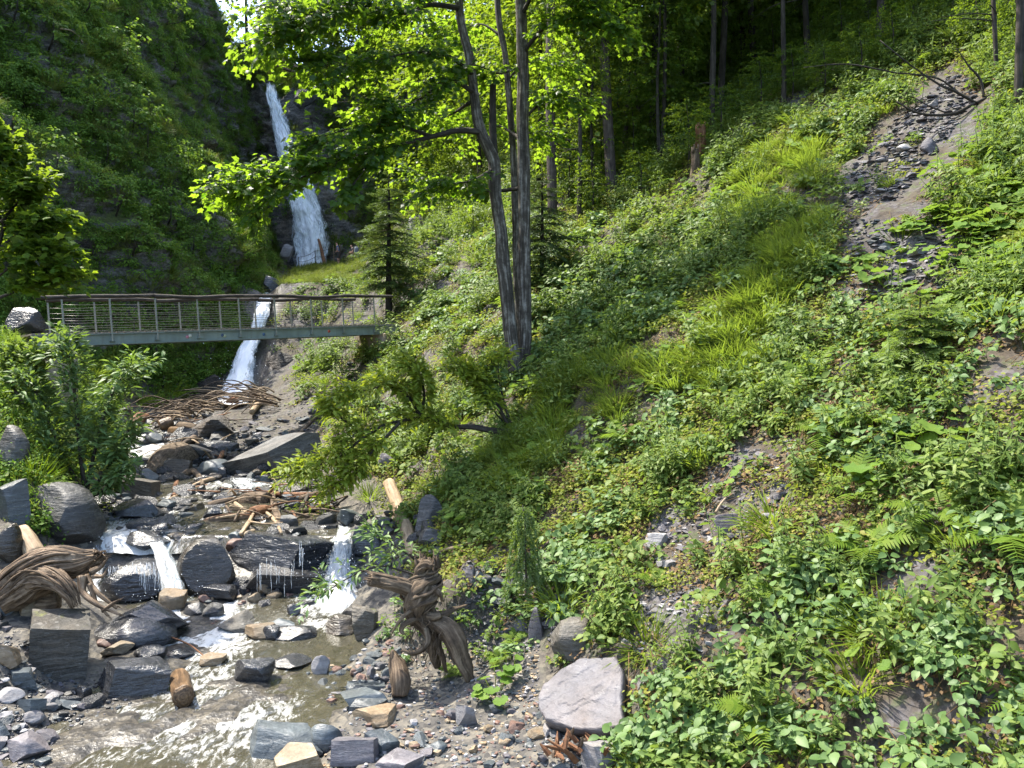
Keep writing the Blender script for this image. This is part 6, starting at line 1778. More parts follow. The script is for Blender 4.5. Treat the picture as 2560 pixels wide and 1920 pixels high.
# trees that close the upper slope and shade it; their stems are partly hidden by leaves
for i, (x, y) in enumerate(((1.5, 41), (5, 46), (9, 40), (-2, 50), (13, 37), (4, 56), (12, 48), (18, 40), (-6, 56), (10, 60), (0, 64), (22, 33), (-3, 70), (-9, 68), (-13, 71), (20, 52), (-19, 74.5), (-14, 75), (-11, 74), (-17, 78), (-21.5, 79), (-7, 72), (-16.5, 73), (-24, 73), (-27, 70), (12, 31), (15, 33), (10, 35), (17, 30), (20, 36), (14, 38), (7, 37), (3, 34), (24, 40), (19, 27))):
    b = drop(x, y) if x > -9 and y < 60 else None
    if b is None:
        hit = BV['w'].ray_cast(Vector((x, y, 80)), Vector((0, 0, -1)), 200)[0]
        hg = Vector((x, y, float(H(x, y))))
        b = hit if (hit is not None and hit.z > hg.z) else hg
    hh = 12 + (i * 5) % 4
    uu, vv = 1280 + b.x / b.y * F, 960 - b.z / b.y * F
    forest_tree(uu, vv, .3 / b.y * F, hh, ('leafy tree above the lip of the tall waterfall' if x < -8 else 'leafy tree behind the crowns of the maples' if x < 4 else 'leafy tree high in the dark forest above the slope'), 'darkbark', .12, y=b.y, k=i, group=('trees above the waterfall lip' if x < -8 else 'trees behind the maples' if x < 4 else 'trees of the dark upper forest'), fill=1.15)
# slim trees of the dark upper slope; their crowns close above the picture and shade the ground
for i, (x, y) in enumerate(((5.2, 28), (6.6, 26.6), (7.6, 29.4), (8.6, 25.4), (10.2, 27.6), (11.2, 24.6), (4, 31.5), (12.6, 28.4), (9.4, 31), (6, 33), (2.6, 30.5), (3.4, 35), (13.8, 26))):
    b = drop(x, y); hh = 12 + (i * 7) % 5
    forest_tree(1280 + x / y * F, 960 - b.z / y * F, (.16 + .05 * (i % 3)) / y * F, hh, 'slim dark trunk in the shade of the upper slope', 'darkbark', .36, y=y, k=i, group='slim trunks of the shaded upper slope', fill=0.85)
# saplings and leafy undergrowth trees
def sapling(u, v, h, label, k=0, group=None, mat=None, y=None):
    q = at(u, v, 'gw') if y is None else P(u, v, y)
    t = thing('sapling', label, 'sapling', q, group)
    limb_part(t, 'trunk', [q - Vector((0, 0, .2)), q + Vector((.05, 0, h * .5)), q + Vector((-.05, 0, h))], [.03, .022, .006], 'darkbark', 5, 8)
    o = obj('crown', CROWNS_S[k % 3], t, (0, 0, h * .18)); sc = h * .85 / 3.2; o.scale = (sc, sc, sc); o.rotation_euler = (0, 0, k * 1.7)
    tag(o, None, None, None, 'stuff')
for k, (u, v, h) in enumerate(((1420, 520, 3.4), (1500, 470, 3.0), (1580, 440, 3.2), (1640, 400, 3.4), (1700, 330, 3.5), (1780, 260, 3.2), (1850, 220, 3.0), (1930, 200, 2.6), (2010, 160, 2.8), (2100, 150, 2.4), (2190, 110, 2.6), (2280, 80, 2.4),
        (2380, 60, 2.2), (1560, 330, 3.6), (1620, 250, 3.6), (1900, 60, 3.5), (2080, 30, 3.0), (1780, 110, 3.6), (2440, 130, 1.7), (2540, 140, 1.6), (1120, 560, 2.6), (1180, 610, 2.2), (1050, 600, 2.4), (2250, -20, 2.6), (2420, -30, 2.4), (1340, 500, 3.2), (1000, 480, 3.2), (1760, 180, 2.6), (1840, 160, 2.4), (1720, 420, 2.0), (1800, 350, 1.8), (1900, 280, 1.8), (1980, 250, 1.7), (2060, 240, 1.6), (2150, 200, 1.6), (2230, 160, 1.6), (1680, 250, 2.8), (1960, 130, 2.6), (2040, 100, 2.6), (2140, 50, 2.4), (2330, 20, 2.2), (1860, 20, 3.0), (1480, 540, 1.8), (1600, 500, 1.6), (900, 420, 3.6), (830, 330, 3.2), (800, 240, 3.4), (1090, 500, 3.4))):
    z_ = ('beside the tall waterfall and the knoll' if u < 1210 else 'among the bare trunks right of the maples' if u < 1520 else 'around the rotten stumps in the shade' if u < 1810 else 'on the dark slope between the rotten stumps and the scree' if u < 2200 else 'above the upper end of the scree')
    sapling(u, v, h, 'leafy green sapling ' + z_, k, 'saplings ' + z_)
# bare fallen branches over the scree
qs = at(2330, 300); yS = qs.y - .6
t = thing('fallen_branch', 'bare dark forked branch lying over the upper end of the scree', 'branch', P(2470, 245, yS))
for pp, rr in (([(2475, 240), (2430, 262), (2380, 285), (2300, 285), (2240, 255)], [6, 5, 3, 2]), ([(2440, 258), (2390, 230), (2330, 200), (2260, 150), (2200, 100)], [4, 3, 2, 1.5]), ([(2400, 235), (2340, 195), (2230, 180), (2120, 160), (2010, 168)], [3, 2, 2, 1]),
               ([(2460, 245), (2450, 200), (2420, 160), (2390, 120)], [4, 3, 2, 1]), ([(2380, 285), (2330, 270), (2280, 240)], [2, 2, 1])):
    mb = MB(); px_tube(mb, pp, rr, y=yS, sides=5, n=18); mb.gnarl(.02, 3, int(rr[0])); part('branch', mb, M['darkbark'], t)
# the trunk fallen across the top of the tall fall
log_thing('fallen_log', 'sunlit fallen trunk lying across the gap above the tall waterfall', [(668, 132, 70), (710, 150, 69.5), (760, 178, 69)], [4, 6, 7], 'log', sides=9, gn=.06)
log_thing('fallen_log', 'darker fallen trunk just below the sunlit one above the tall waterfall', [(690, 165, 70), (730, 178, 69.5), (765, 190, 69)], [3, 4, 5], 'drift', sides=8, gn=.06)
M['curtain'] = fall_material('thin_curtain', 11.0, 0.7, 0.60, (0.84, 0.88, 0.92), 0.12)
# ================================================================ small falls in the foreground
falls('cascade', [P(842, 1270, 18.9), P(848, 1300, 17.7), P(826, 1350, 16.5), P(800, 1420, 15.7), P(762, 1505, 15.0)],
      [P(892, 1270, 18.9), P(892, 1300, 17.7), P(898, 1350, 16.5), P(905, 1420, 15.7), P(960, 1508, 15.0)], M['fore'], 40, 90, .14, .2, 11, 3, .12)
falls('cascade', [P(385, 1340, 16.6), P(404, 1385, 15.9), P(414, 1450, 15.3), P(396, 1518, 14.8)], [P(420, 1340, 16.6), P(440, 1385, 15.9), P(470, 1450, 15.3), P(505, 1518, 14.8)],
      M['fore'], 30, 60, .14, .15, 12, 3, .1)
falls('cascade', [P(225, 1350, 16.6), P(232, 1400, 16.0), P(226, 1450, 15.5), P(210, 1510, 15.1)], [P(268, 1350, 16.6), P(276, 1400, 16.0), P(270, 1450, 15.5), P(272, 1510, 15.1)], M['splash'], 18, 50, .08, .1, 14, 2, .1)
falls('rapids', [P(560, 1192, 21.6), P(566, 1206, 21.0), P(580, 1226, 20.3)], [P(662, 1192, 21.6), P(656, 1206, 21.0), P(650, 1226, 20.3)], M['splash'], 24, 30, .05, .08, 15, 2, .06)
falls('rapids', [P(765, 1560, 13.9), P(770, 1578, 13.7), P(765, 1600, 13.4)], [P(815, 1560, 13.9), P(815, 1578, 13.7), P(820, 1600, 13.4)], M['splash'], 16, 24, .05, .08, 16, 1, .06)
rg = np.random.default_rng(31)
mb = MB()
for k in range(22):
    u = [755, 752, 640, 700, 662, 728, 690][k % 7] + rg.normal() * (5 if k % 7 < 2 else 12); y = 15.05
    v0 = rg.uniform(1395, 1425) - (45 if k % 7 < 2 else 0); v1 = v0 + rg.uniform(30, 75)
    p = [P(u + .6 * rg.normal(), v0 + (v1 - v0) * s, y - .05 * s) for s in np.linspace(0, 1, 7)]
    mb.tube(p, list(rg.uniform(.0006, .0035, 7)), 4)
for k in range(85):
    u = rg.uniform(262, 442); y = 14.95 + .25 * ((u - 350) / 90) ** 2
    v0 = 1412 + 14 * ((u - 350) / 90) ** 2 + rg.uniform(-8, 22); v1 = v0 + rg.uniform(15, 70)
    p = [P(u + .8 * rg.normal(), v0 + (min(v1, 1500) - v0) * s, y - .05 * s) for s in np.linspace(0, 1, 7)]
    mb.tube(p, list(rg.uniform(.0008, .005, 7)), 4)
M['drip'] = plain_mat('falling_drops', (0.78, 0.8, 0.8), .3, .5, 0, .05)
tag(obj('water_trickle', mb.mesh('water_trickle', M['drip'])), None, None, None, 'structure')
mb = MB(); V, T = ico(1)
for (u, v, y, su, sv, n) in ((840, 1450, 15.0, 55, 50, 220), (440, 1500, 14.9, 35, 22, 90), (330, 1350, 16.3, 50, 12, 50), (240, 1470, 15.1, 25, 40, 40), (345, 1490, 15.0, 80, 10, 60), (600, 960, 34.2, 45, 60, 120)):
    pos = np.array([tuple(P(u + su * rg.normal(), v + sv * rg.normal(), y + .25 * rg.normal())) for _ in range(n)])
    mb.inst(V, T, np.repeat(np.eye(3)[None], n, 0), pos, rg.uniform(.003, .010, n) * (y / 15))
tag(obj('spray_drops', mb.mesh('spray_drops', M['drip'])), None, None, None, 'stuff')

# ================================================================ plants
def frond_mesh(seed, L=1.0, n=20, w=.26):
    """An arching fern frond along +y with paired leaflets."""
    rg = np.random.default_rng(seed); mb = MB()
    t = np.linspace(0, 1, n)
    C = np.stack([.03 * np.sin(3 * t), L * (t * .92), L * (.55 * t - .62 * t ** 2)], -1)
    mb.tube(C[::3], np.linspace(.010, .003, len(C[::3])), 4, .4)
    D, Tt, S_s = [], [], []
    for i in range(3, n):
        wl = L * w * math.sin(math.pi * (.12 + .86 * t[i])) ** .8
        tg = unit(C[i] - C[i - 1])
        for sg in (-1, 1):
            D.append(np.array([sg, .35, -.18 + .1 * rg.normal()]) + tg * .15); Tt.append(C[i]); S_s.append(wl * rg.uniform(.9, 1.1))
    V = np.array([(-.10, 0, 0), (.10, 0, 0), (.085, .35, .02), (.06, .7, .0), (0, 1, -.06), (-.06, .7, .0), (-.085, .35, .02)])
    Tq = np.array([(0, 1, 2), (0, 2, 6), (6, 2, 3), (6, 3, 5), (5, 3, 4)])
    mb.inst(V, Tq, frames(np.array(D), np.array([0, 0, 1.0])), np.array(Tt), np.array(S_s), rg.random(len(D)))
    return mb
FRONDS = [frond_mesh(700 + i).mesh('frond', M['fern']) for i in range(3)]
def align(n, up=.5):
    return (Vector(n) * (1 - up) + Vector((0, 0, 1)) * up).normalized()
def fern(u, v, size, label, n=8, seed=0):
    q, nn = at_n(u, v)
    t = thing('fern', label, 'fern', q)
    rg = random.Random(seed + int(u)); a0 = rg.random() * 6
    base = align(nn, .45).to_track_quat('Z', 'Y').to_matrix().to_4x4()
    for k in range(n):
        o = obj('frond', FRONDS[k % 3], t); s = size * rg.uniform(.7, 1.1)
        o.matrix_local = base @ Matrix.Rotation(a0 + k * 6.283 / n + rg.uniform(-.3, .3), 4, 'Z') @ Matrix.Rotation(rg.uniform(.1, .6), 4, 'X') @ Matrix.Scale(s, 4)
for i, q in enumerate(((2075, 1085, .75, 'tall fern above the bare shale patch on the right slope'), (2165, 1380, .75, 'upright fern in the middle of the lower right slope'), (1905, 1800, .55, 'large fern at the bottom of the right slope beside the great slab'), (1990, 1850, .5, 'fern just right of the large bottom one'),
        (1590, 640, .9, 'fern above the dark hollow right of the maples'), (1860, 300, 1.0, 'pale fern in the shade near the orange-brown stump'), (1765, 325, .8, 'dark fern behind the orange-brown stump'), (2070, 890, .5, 'yellow-green fern below the bluish shale plate'), (1560, 1100, .7, 'fern in the grass below the maples'),
        (2500, 690, .8, 'fern at the right edge below the scree'), (2520, 1350, .8, 'fern at the lower right edge'), (1248, 1650, .3, 'small dark fern under the uprooted stump'), (1130, 1690, .32, 'fern in the hollow beneath the stump roots'), (1285, 1600, .28, 'small fern right of the stump root'),
        (1540, 850, .8, 'dark bluish fern right of the maple trunks'), (2340, 1290, .6, 'fern beside the pale rock on the far right slope'), (1950, 1500, .5, 'fern among raspberry leaves on the lower slope'), (1490, 1150, .6, 'fern left of the bare shale patch'), (2480, 1240, .7, 'fern near the right edge above the pale rock'),
        (1640, 1460, .4, 'small fern between the shale patch and the great slab'), (1700, 560, .7, 'fern at the lower border of the shade'), (280, 1150, .7, 'fern in the dark foot of the tall left shrub'))):
    fern(q[0], q[1], q[2], q[3], 8, i)

V, T = TPL['round']
BLEAF = []
for i in range(4):
    r_ = np.random.default_rng(i); W = V.copy(); W[:, 2] += .05 * fbm(V[:, 0] * 3 + i * 3, V[:, 1] * 3, 0, 2, i); W[:, 0] *= r_.uniform(.9, 1.15)
    BLEAF.append(mesh_np('leaf', W, T, M['butter'], True, {'rnd': np.full(len(W), r_.random())}))
def butterbur(u, v, size, n, label, seed=0, group=None):
    q, nn = at_n(u, v)
    t = thing('butterbur', label, 'plant', q, group)
    rg = random.Random(seed * 7 + int(u)); st = MB()
    for k in range(n):
        a = rg.uniform(0, 6.28); r = size * (.3 + 1.5 * math.sqrt(rg.random())); h = size * rg.uniform(.5, 1.3)
        off = Vector((math.cos(a) * r, math.sin(a) * r, 0)); off = off - Vector(nn) * off.dot(Vector(nn))
        p = off + Vector((0, 0, h)) + Vector(nn) * .04
        st.tube([off * .4, off * .75 + Vector((0, 0, h * .6)), p], size * .03, 4)
        s = size * rg.uniform(.65, 1.15)
        d = Vector((math.cos(a), math.sin(a), -.25)); nz = align(nn, .6) + Vector((rg.uniform(-.25, .25), rg.uniform(-.25, .25), 0))
        R = Matrix(frames(np.array([tuple(d)]), np.array([tuple(nz)]))[0].tolist()).to_4x4(); R.translation = p
        o = obj('leaf', BLEAF[k % 4], t); o.matrix_local = R @ Matrix.Scale(s, 4)
    o = obj('stalks', st.mesh('stalks', M['grass']), t); tag(o, None, None, None, 'stuff')
for i, q in enumerate(((2235, 1190, .28, 7, 'butterbur with the largest pale leaves on the right slope'), (2330, 1165, .26, 6, 'butterbur right beside the one with the largest leaves'), (2250, 1130, .20, 6, 'butterbur just above the largest-leaved one'), (2170, 1120, .2, 5, 'butterbur between the tall fern and the largest-leaved one'),
        (1700, 960, .24, 8, 'butterbur patch in the grass of the middle slope'), (1580, 975, .22, 6, 'butterbur left of the grassy butterbur patch'), (1240, 1740, .17, 12, 'bright butterbur clump between the stump and the great slab'), (1265, 1690, .14, 9, 'butterbur just above the bright clump by the great slab'), (1540, 1545, .17, 9, 'butterbur hanging over the mossy slanting rock'),
        (1400, 1060, .22, 7, 'butterbur in the shade below the maple trunks'), (1330, 1000, .22, 7, 'butterbur at the foot of the maple trunks'), (1900, 520, .26, 9, 'sunlit butterbur left of the scree foot'), (1960, 545, .24, 6, 'butterbur right at the scree foot'))):
    butterbur(*q, seed=i)
rg = np.random.default_rng(17)
for i in range(34):
    u, v = rg.uniform(2130, 2560), rg.uniform(330, 760)
    if inside(u, v, [(2030, 560), (2090, 430), (2200, 300), (2400, 130), (2520, 250), (2420, 420), (2330, 560)]): continue
    butterbur(u, v, rg.uniform(.2, .28), 8, 'broad-leaved butterbur in the patch right of the scree', 50 + i, 'butterbur right of the scree')
for i in range(14):
    u, v = rg.uniform(1600, 2000), rg.uniform(300, 520)
    butterbur(u, v, rg.uniform(.2, .28), 7, 'broad-leaved butterbur in the shade left of the scree', 90 + i, 'butterbur left of the scree')

# ------------------------------------------------ clumps for the ground cover
def clump(kind, seed):
    rg = np.random.default_rng(seed); mb = MB(); D, U, Tt, S_s = [], [], [], []
    up = np.array([0, 0, 1.0])
    def leaf(p, d, u, s): D.append(d); U.append(u); Tt.append(p); S_s.append(s)
    tpl, mat = 'ovate', 'herb'
    if kind in ('herb', 'cool'):
        mat = kind
        for k in range(9):
            a = rg.uniform(0, 6.28); r = .26 * math.sqrt(rg.random()); b = np.array([math.cos(a) * r, math.sin(a) * r, 0]); h = rg.uniform(.10, .34)
            tip = b + np.array([.08 * rg.normal(), .08 * rg.normal(), h])
            mb.tube([b - up * .05, (b + tip) / 2 + .01 * rg.normal(size=3), tip], .004, 3, .3)
            n = rg.integers(4, 8)
            for j in range(n):
                f = 1 - .7 * (j / n) ** 1.2; an = j * 2.4 + rg.random()
                d = np.array([math.cos(an), math.sin(an), -.15 + .25 * rg.normal()])
                leaf(b + (tip - b) * f + d * .02, d, up + .35 * rg.normal(size=3), rg.uniform(.065, .125) * (1.1 if kind == 'cool' else 1))
    elif kind == 'cover':
        mat = 'cover'
        for k in range(70):
            a = rg.uniform(0, 6.28); r = .30 * math.sqrt(rg.random()); an = rg.uniform(0, 6.28)
            leaf(np.array([math.cos(a) * r, math.sin(a) * r, rg.uniform(.01, .13)]), np.array([math.cos(an), math.sin(an), .25 * rg.normal()]), up + .45 * rg.normal(size=3), rg.uniform(.035, .07))
    elif kind == 'big':
        mat, tpl = 'butter', 'round'
        for k in range(6):
            a = rg.uniform(0, 6.28); r = .28 * math.sqrt(rg.random()); h = rg.uniform(.08, .26); b = np.array([math.cos(a) * r, math.sin(a) * r, h])
            leaf(b, np.array([math.cos(a), math.sin(a), -.2]), up + .3 * rg.normal(size=3), rg.uniform(.12, .2))
    elif kind in ('grass', 'drygrass'):
        mat, tpl = kind, 'blade'
        for k in range(120):
            a = rg.uniform(0, 6.28); r = .2 * math.sqrt(rg.random())
            d = np.array([.75 * math.cos(a) + .3 * rg.normal(), .75 * math.sin(a) + .3 * rg.normal(), rg.uniform(.5, 1.3)])
            leaf(np.array([math.cos(a) * r, math.sin(a) * r, 0]), d, np.array([-math.cos(a), -math.sin(a), .6]), rg.uniform(.2, .48))
    elif kind == 'shrub':
        mat = 'cliff_leaf'; tpl = 'lite'
        for k in range(26):
            a = rg.uniform(0, 6.28); el = rg.uniform(-.1, 1.3); r = rg.uniform(.15, .55)
            c = np.array([math.cos(a) * math.cos(el), math.sin(a) * math.cos(el), .9 * math.sin(el) + .1]) * r
            for j in range(11):
                an = rg.uniform(0, 6.28)
                leaf(c + .09 * rg.normal(size=3), np.array([math.cos(an), math.sin(an), -.35 + .3 * rg.normal()]), up + .45 * rg.normal(size=3), rg.uniform(.06, .12))
    elif kind == 'bough':        # hanging green fringe on rock
        mat, tpl = 'cliff_leaf', 'lance'
        for k in range(90):
            a = rg.uniform(0, 6.28); r = .4 * math.sqrt(rg.random())
            leaf(np.array([math.cos(a) * r, math.sin(a) * r, .1 + .25 * rg.random()]), np.array([math.cos(a), math.sin(a), -.3 + .3 * rg.normal()]), up + .4 * rg.normal(size=3), rg.uniform(.09, .2))
    elif kind == 'tall':
        mat, tpl = 'herb', 'lance'
        for k in range(7):
            a = rg.uniform(0, 6.28); r = .24 * math.sqrt(rg.random()); b = np.array([math.cos(a) * r, math.sin(a) * r, 0]); h = rg.uniform(.35, .75)
            tip = b + np.array([.14 * rg.normal(), .14 * rg.normal(), h])
            mb.tube([b - up * .05, (b + tip) / 2 + .015 * rg.normal(size=3), tip], .005, 3, .3)
            for j in range(14):
                f = .25 + .75 * j / 14; an = j * 1.57 + (j // 2) * .5 + k
                leaf(b + (tip - b) * f, np.array([math.cos(an), math.sin(an), -.2 + .25 * rg.normal()]), up + .3 * rg.normal(size=3), rg.uniform(.10, .19) * (1.2 - .6 * f))
    elif kind == 'litter':
        mat, tpl = 'litter', 'lite'
        for k in range(34):
            a = rg.uniform(0, 6.28); r = .35 * math.sqrt(rg.random()); an = rg.uniform(0, 6.28)
            leaf(np.array([math.cos(a) * r, math.sin(a) * r, .015]), np.array([math.cos(an), math.sin(an), .15 * rg.normal()]), up + .3 * rg.normal(size=3), rg.uniform(.03, .08))
        for k in range(5):
            a = rg.uniform(0, 6.28); c = np.array([rg.normal() * .15, rg.normal() * .15, .02]); d = np.array([math.cos(a), math.sin(a), .1]) * rg.uniform(.1, .3)
            mb.tube([c - d, c + .01 * rg.normal(size=3), c + d], .004, 3, .6)
    elif kind == 'fern':
        mat = 'fern'
        for k in range(6):
            q = frond_mesh(seed * 11 + k, rg.uniform(.35, .6), 14); a = k * 1.05 + rg.random() * .5
            R = np.array((Matrix.Rotation(a, 3, 'Z') @ Matrix.Rotation(rg.uniform(.2, .6), 3, 'X')))
            for VV, TT, AA in zip(q.V, q.T, q.A): pass
            off = 0
            W = np.concatenate(q.V) @ R.T
            mb.add(W, np.concatenate(q.T), np.concatenate(q.A))
        return mb.mesh('clump_' + kind, M[mat])
    V, T = TPL[tpl]
    mb.inst(V, T, frames(np.array(D), np.array(U)), np.array(Tt), np.array(S_s), rg.random(len(D)))
    return mb.mesh('clump_' + kind, M[mat])

CL = {}
for kind, n in (('herb', 5), ('cool', 5), ('cover', 5), ('big', 3), ('grass', 4), ('drygrass', 3), ('shrub', 5), ('bough', 3), ('litter', 3), ('fern', 3), ('tall', 4)):
    CL[kind] = [clump(kind, 800 + 13 * i + len(kind)) for i in range(n)]

def gn_scatter(name, meshes, pos, rot, scl, idx):
    """Plant copies of a few meshes on points: one object that nobody could count."""
    c = bpy.data.collections.new(name + '_source')
    for i, me in enumerate(meshes):
        o = bpy.data.objects.new('%s_%02d' % (name, i), me); c.objects.link(o)
    me = bpy.data.meshes.new(name)
    me.vertices.add(len(pos)); me.vertices.foreach_set('co', np.asarray(pos, np.float32).ravel())
    for an, typ, dat, key in (('rot', 'FLOAT_VECTOR', rot, 'vector'), ('scl', 'FLOAT', scl, 'value'), ('idx', 'INT', idx, 'value')):
        a = me.attributes.new(an, typ, 'POINT')
        a.data.foreach_set(key, np.asarray(dat, np.int32 if typ == 'INT' else np.float32).ravel())
    o = obj(name, me)
    ng = bpy.data.node_groups.new(name, 'GeometryNodeTree')
    ng.interface.new_socket('Geometry', in_out='INPUT', socket_type='NodeSocketGeometry')
    ng.interface.new_socket('Geometry', in_out='OUTPUT', socket_type='NodeSocketGeometry')
    N = ng.nodes.new; Lk = ng.links.new
    gi, go = N('NodeGroupInput'), N('NodeGroupOutput')
    ci = N('GeometryNodeCollectionInfo'); ci.inputs['Collection'].default_value = c
    ci.inputs['Separate Children'].default_value = True; ci.inputs['Reset Children'].default_value = True
    ip = N('GeometryNodeInstanceOnPoints'); ip.inputs['Pick Instance'].default_value = True
    def na(nm, dt):
        a = N('GeometryNodeInputNamedAttribute'); a.data_type = dt; a.inputs['Name'].default_value = nm; return a.outputs['Attribute']
    e2r = N('FunctionNodeEulerToRotation')
    Lk(na('rot', 'FLOAT_VECTOR'), e2r.inputs[0])
    Lk(gi.outputs[0], ip.inputs['Points']); Lk(ci.outputs[0], ip.inputs['Instance'])
    Lk(na('idx', 'INT'), ip.inputs['Instance Index']); Lk(e2r.outputs[0], ip.inputs['Rotation']); Lk(na('scl', 'FLOAT'), ip.inputs['Scale'])
    Lk(ip.outputs[0], go.inputs[0])
    md = o.modifiers.new('scatter', 'NODES'); md.node_group = ng
    return tag(o, None, None, None, 'stuff')

def rot_of(nrm, up, rg, tilt=.15):
    out = np.zeros((len(nrm), 3))
    for i, n in enumerate(nrm):
        q = align(n, up).to_track_quat('Z', 'Y').to_matrix() @ Euler((rg.normal() * tilt, rg.normal() * tilt, rg.uniform(0, 6.28))).to_matrix()
        out[i] = q.to_euler()
    return out

def world_poly(pg):
    out = []
    for u, v in pg:
        q = at(u, v); out.append((q.x, q.y))
    return out
def in_poly(x, y, pg):
    c = np.zeros(len(x), bool); j = len(pg) - 1
    for i in range(len(pg)):
        xi, yi = pg[i]; xj, yj = pg[j]
        k = ((yi > y) != (yj > y)) & (x < (xj - xi) * (y - yi) / (yj - yi + 1e-12) + xi)
        c ^= k; j = i
    return c
def bump_at(x, y, q, r):
    p = at(*q); return np.exp(-((x - p.x) ** 2 + (y - p.y) ** 2) / r ** 2)

SCREE = world_poly([(2030, 540), (2090, 430), (2200, 310), (2400, 130), (2500, 230), (2400, 390), (2310, 520), (2180, 560)])
BARE = [(world_poly([(1580, 1370), (1720, 1240), (1900, 1050), (2040, 1080), (1990, 1250), (1830, 1420), (1620, 1440)]), .13),
        (world_poly([(1540, 1440), (1820, 1440), (1800, 1660), (1560, 1800)]), .24), (world_poly([(2080, 560), (2430, 570), (2400, 750), (2090, 770)]), .15),
        (world_poly([(1150, 1360), (1420, 1400), (1400, 1620), (1180, 1560)]), .6), (world_poly([(600, 1060), (880, 880), (950, 920), (760, 1140), (560, 1170)]), .18),
        (world_poly([(2070, 820), (2150, 820), (2140, 960), (2060, 940)]), .4), (world_poly([(2240, 1280), (2360, 1280), (2360, 1380), (2240, 1380)]), .6)]
SLABP = world_poly([(1320, 1760), (1350, 1690), (1450, 1625), (1550, 1630), (1560, 1830), (1340, 1840)])
STUMPP = world_poly([(960, 1560), (1100, 1420), (1200, 1640), (1180, 1740), (980, 1740)])
SANDP = world_poly([(560, 1930), (760, 1600), (960, 1590), (1190, 1740), (1330, 1760), (1560, 1840), (1580, 1945)])
GRASS = [world_poly([(1180, 1180), (1340, 1000), (1560, 880), (1760, 860), (1700, 980), (1500, 1080), (1300, 1210)]), world_poly([(1780, 880), (1880, 640), (2080, 520), (2120, 600), (1960, 780), (1840, 980)]), world_poly([(1850, 560), (1900, 400), (2060, 360), (2040, 480), (1940, 560)])]
COOL = [world_poly([(1330, 1000), (1360, 760), (1500, 640), (1760, 560), (1780, 700), (1600, 860), (1400, 1040)]), world_poly([(1560, 1930), (1620, 1640), (1900, 1420), (2100, 1300), (2560, 1250), (2560, 1930)])]
LEAFY = [world_poly([(2100, 760), (2180, 520), (2330, 400), (2560, 300), (2560, 800)])]

rg = np.random.default_rng(2024)
def ground_points():
    X, Y = [], []
    for y0, y1, dens in ((4.2, 10, 62), (10, 15, 48), (15, 22, 34), (22, 32, 20), (32, 48, 11), (48, 66, 6)):
        x0, x1 = -16, min(46, .66 * y1 + 2.5)
        n = int(dens * (x1 - x0) * (y1 - y0))
        X.append(rg.uniform(x0, x1, n)); Y.append(rg.uniform(y0, y1, n))
    return np.concatenate(X), np.concatenate(Y)
gx, gy = ground_points()
gz = H(gx, gy)
al, pe = plane_coords(gx, gy)
wl = np.interp(gy, _YW, _WL); wr = np.interp(gy, _YW, _WR)
left = gx < wl
dens = np.where(left, sstep(.3, 1.0, wl - gx) * sstep(14.5, 17.5, gy), sstep(.0, .9, pe + .5 * fbm(gx * .9, gy * .9, 0, 3, 8)))
dens = np.where((~left) & (pe > 1.2), 1.0, dens)
dens *= np.where(gx - wr > .15, 1, 0) + np.where(left, 1, 0)
dens *= np.where(in_poly(gx + .4 * fbm(gx, gy, 0, 2, 15), gy + .4 * fbm(gx, gy, 3, 2, 16), SCREE), .03, 1)
for pg, k in BARE: dens *= np.where(in_poly(gx, gy, pg), k, 1)
dens *= np.where(in_poly(gx, gy, SLABP), 0.0, 1) * np.where(in_poly(gx, gy, STUMPP), .55, 1) * np.where(in_poly(gx, gy, SANDP), .02, 1)
patch = fbm(gx * .55, gy * .55, 0, 4, 301)
dens *= .30 + .70 * sstep(-.30, .12, patch)
ROCKF = world_poly([(690, 700), (1000, 690), (1090, 700), (1010, 860), (700, 900), (640, 1000), (640, 860)])
dens *= np.where(in_poly(gx, gy, ROCKF), .5, 1)
inview = (np.abs(gx) < .66 * gy + 2.5) & (gx < 46)
keep = (rg.random(len(gx)) < dens) & inview
gx, gy, gz, pe, left, patch = gx[keep], gy[keep], gz[keep], pe[keep], left[keep], patch[keep]
e = .06
nrm = np.stack([-(H(gx + e, gy) - H(gx - e, gy)) / (2 * e), -(H(gx, gy + e) - H(gx, gy - e)) / (2 * e), np.ones(len(gx))], -1)
nrm = unit(nrm)
gpos = np.stack([gx, gy, gz - .02], -1)
# which plant grows where
typ = np.full(len(gx), 'cover', dtype='<U10')
r = rg.random(len(gx)); n2 = fbm(gx * .35, gy * .35, 0, 3, 311)
typ[(n2 > .02) & (r < .40)] = 'herb'
typ[(n2 < -.15) & (r < .28)] = 'cool'
typ[r > .90] = 'herb'; typ[r > .965] = 'grass'; typ[r > .985] = 'big'
for pg in COOL:
    k = in_poly(gx, gy, pg); typ[k & (r < .40)] = 'cool'; typ[k & (r > .40) & (r < .58)] = 'herb'
for pg in LEAFY:
    k = in_poly(gx, gy, pg); typ[k & (r < .45)] = 'big'
for pg in GRASS:
    k = in_poly(gx + .5 * fbm(gx, gy, 0, 2, 5), gy + .5 * fbm(gx, gy, 3, 2, 6), pg); typ[k & (r < .55)] = 'grass'
far = gy > 34
kn = (np.hypot(gx + 11, (gy - 48) * .8) < 6)
kn = (gx > -17) & (gx < -7) & (gy > 40) & (gy < 66)
typ[kn] = 'cover'; typ[kn & (r < .75)] = 'drygrass'
typ[left & (r < .35)] = 'shrub'; typ[left & (r > .35) & (r < .6)] = 'grass'
fk = rg.random(len(gx)); typ[(fk > .975) & (pe > 1.5)] = 'fern'
typ[(fk < .05 + .10 * (n2 > .05)) & (pe > 1.2) & (typ != 'grass') & (~kn)] = 'tall'
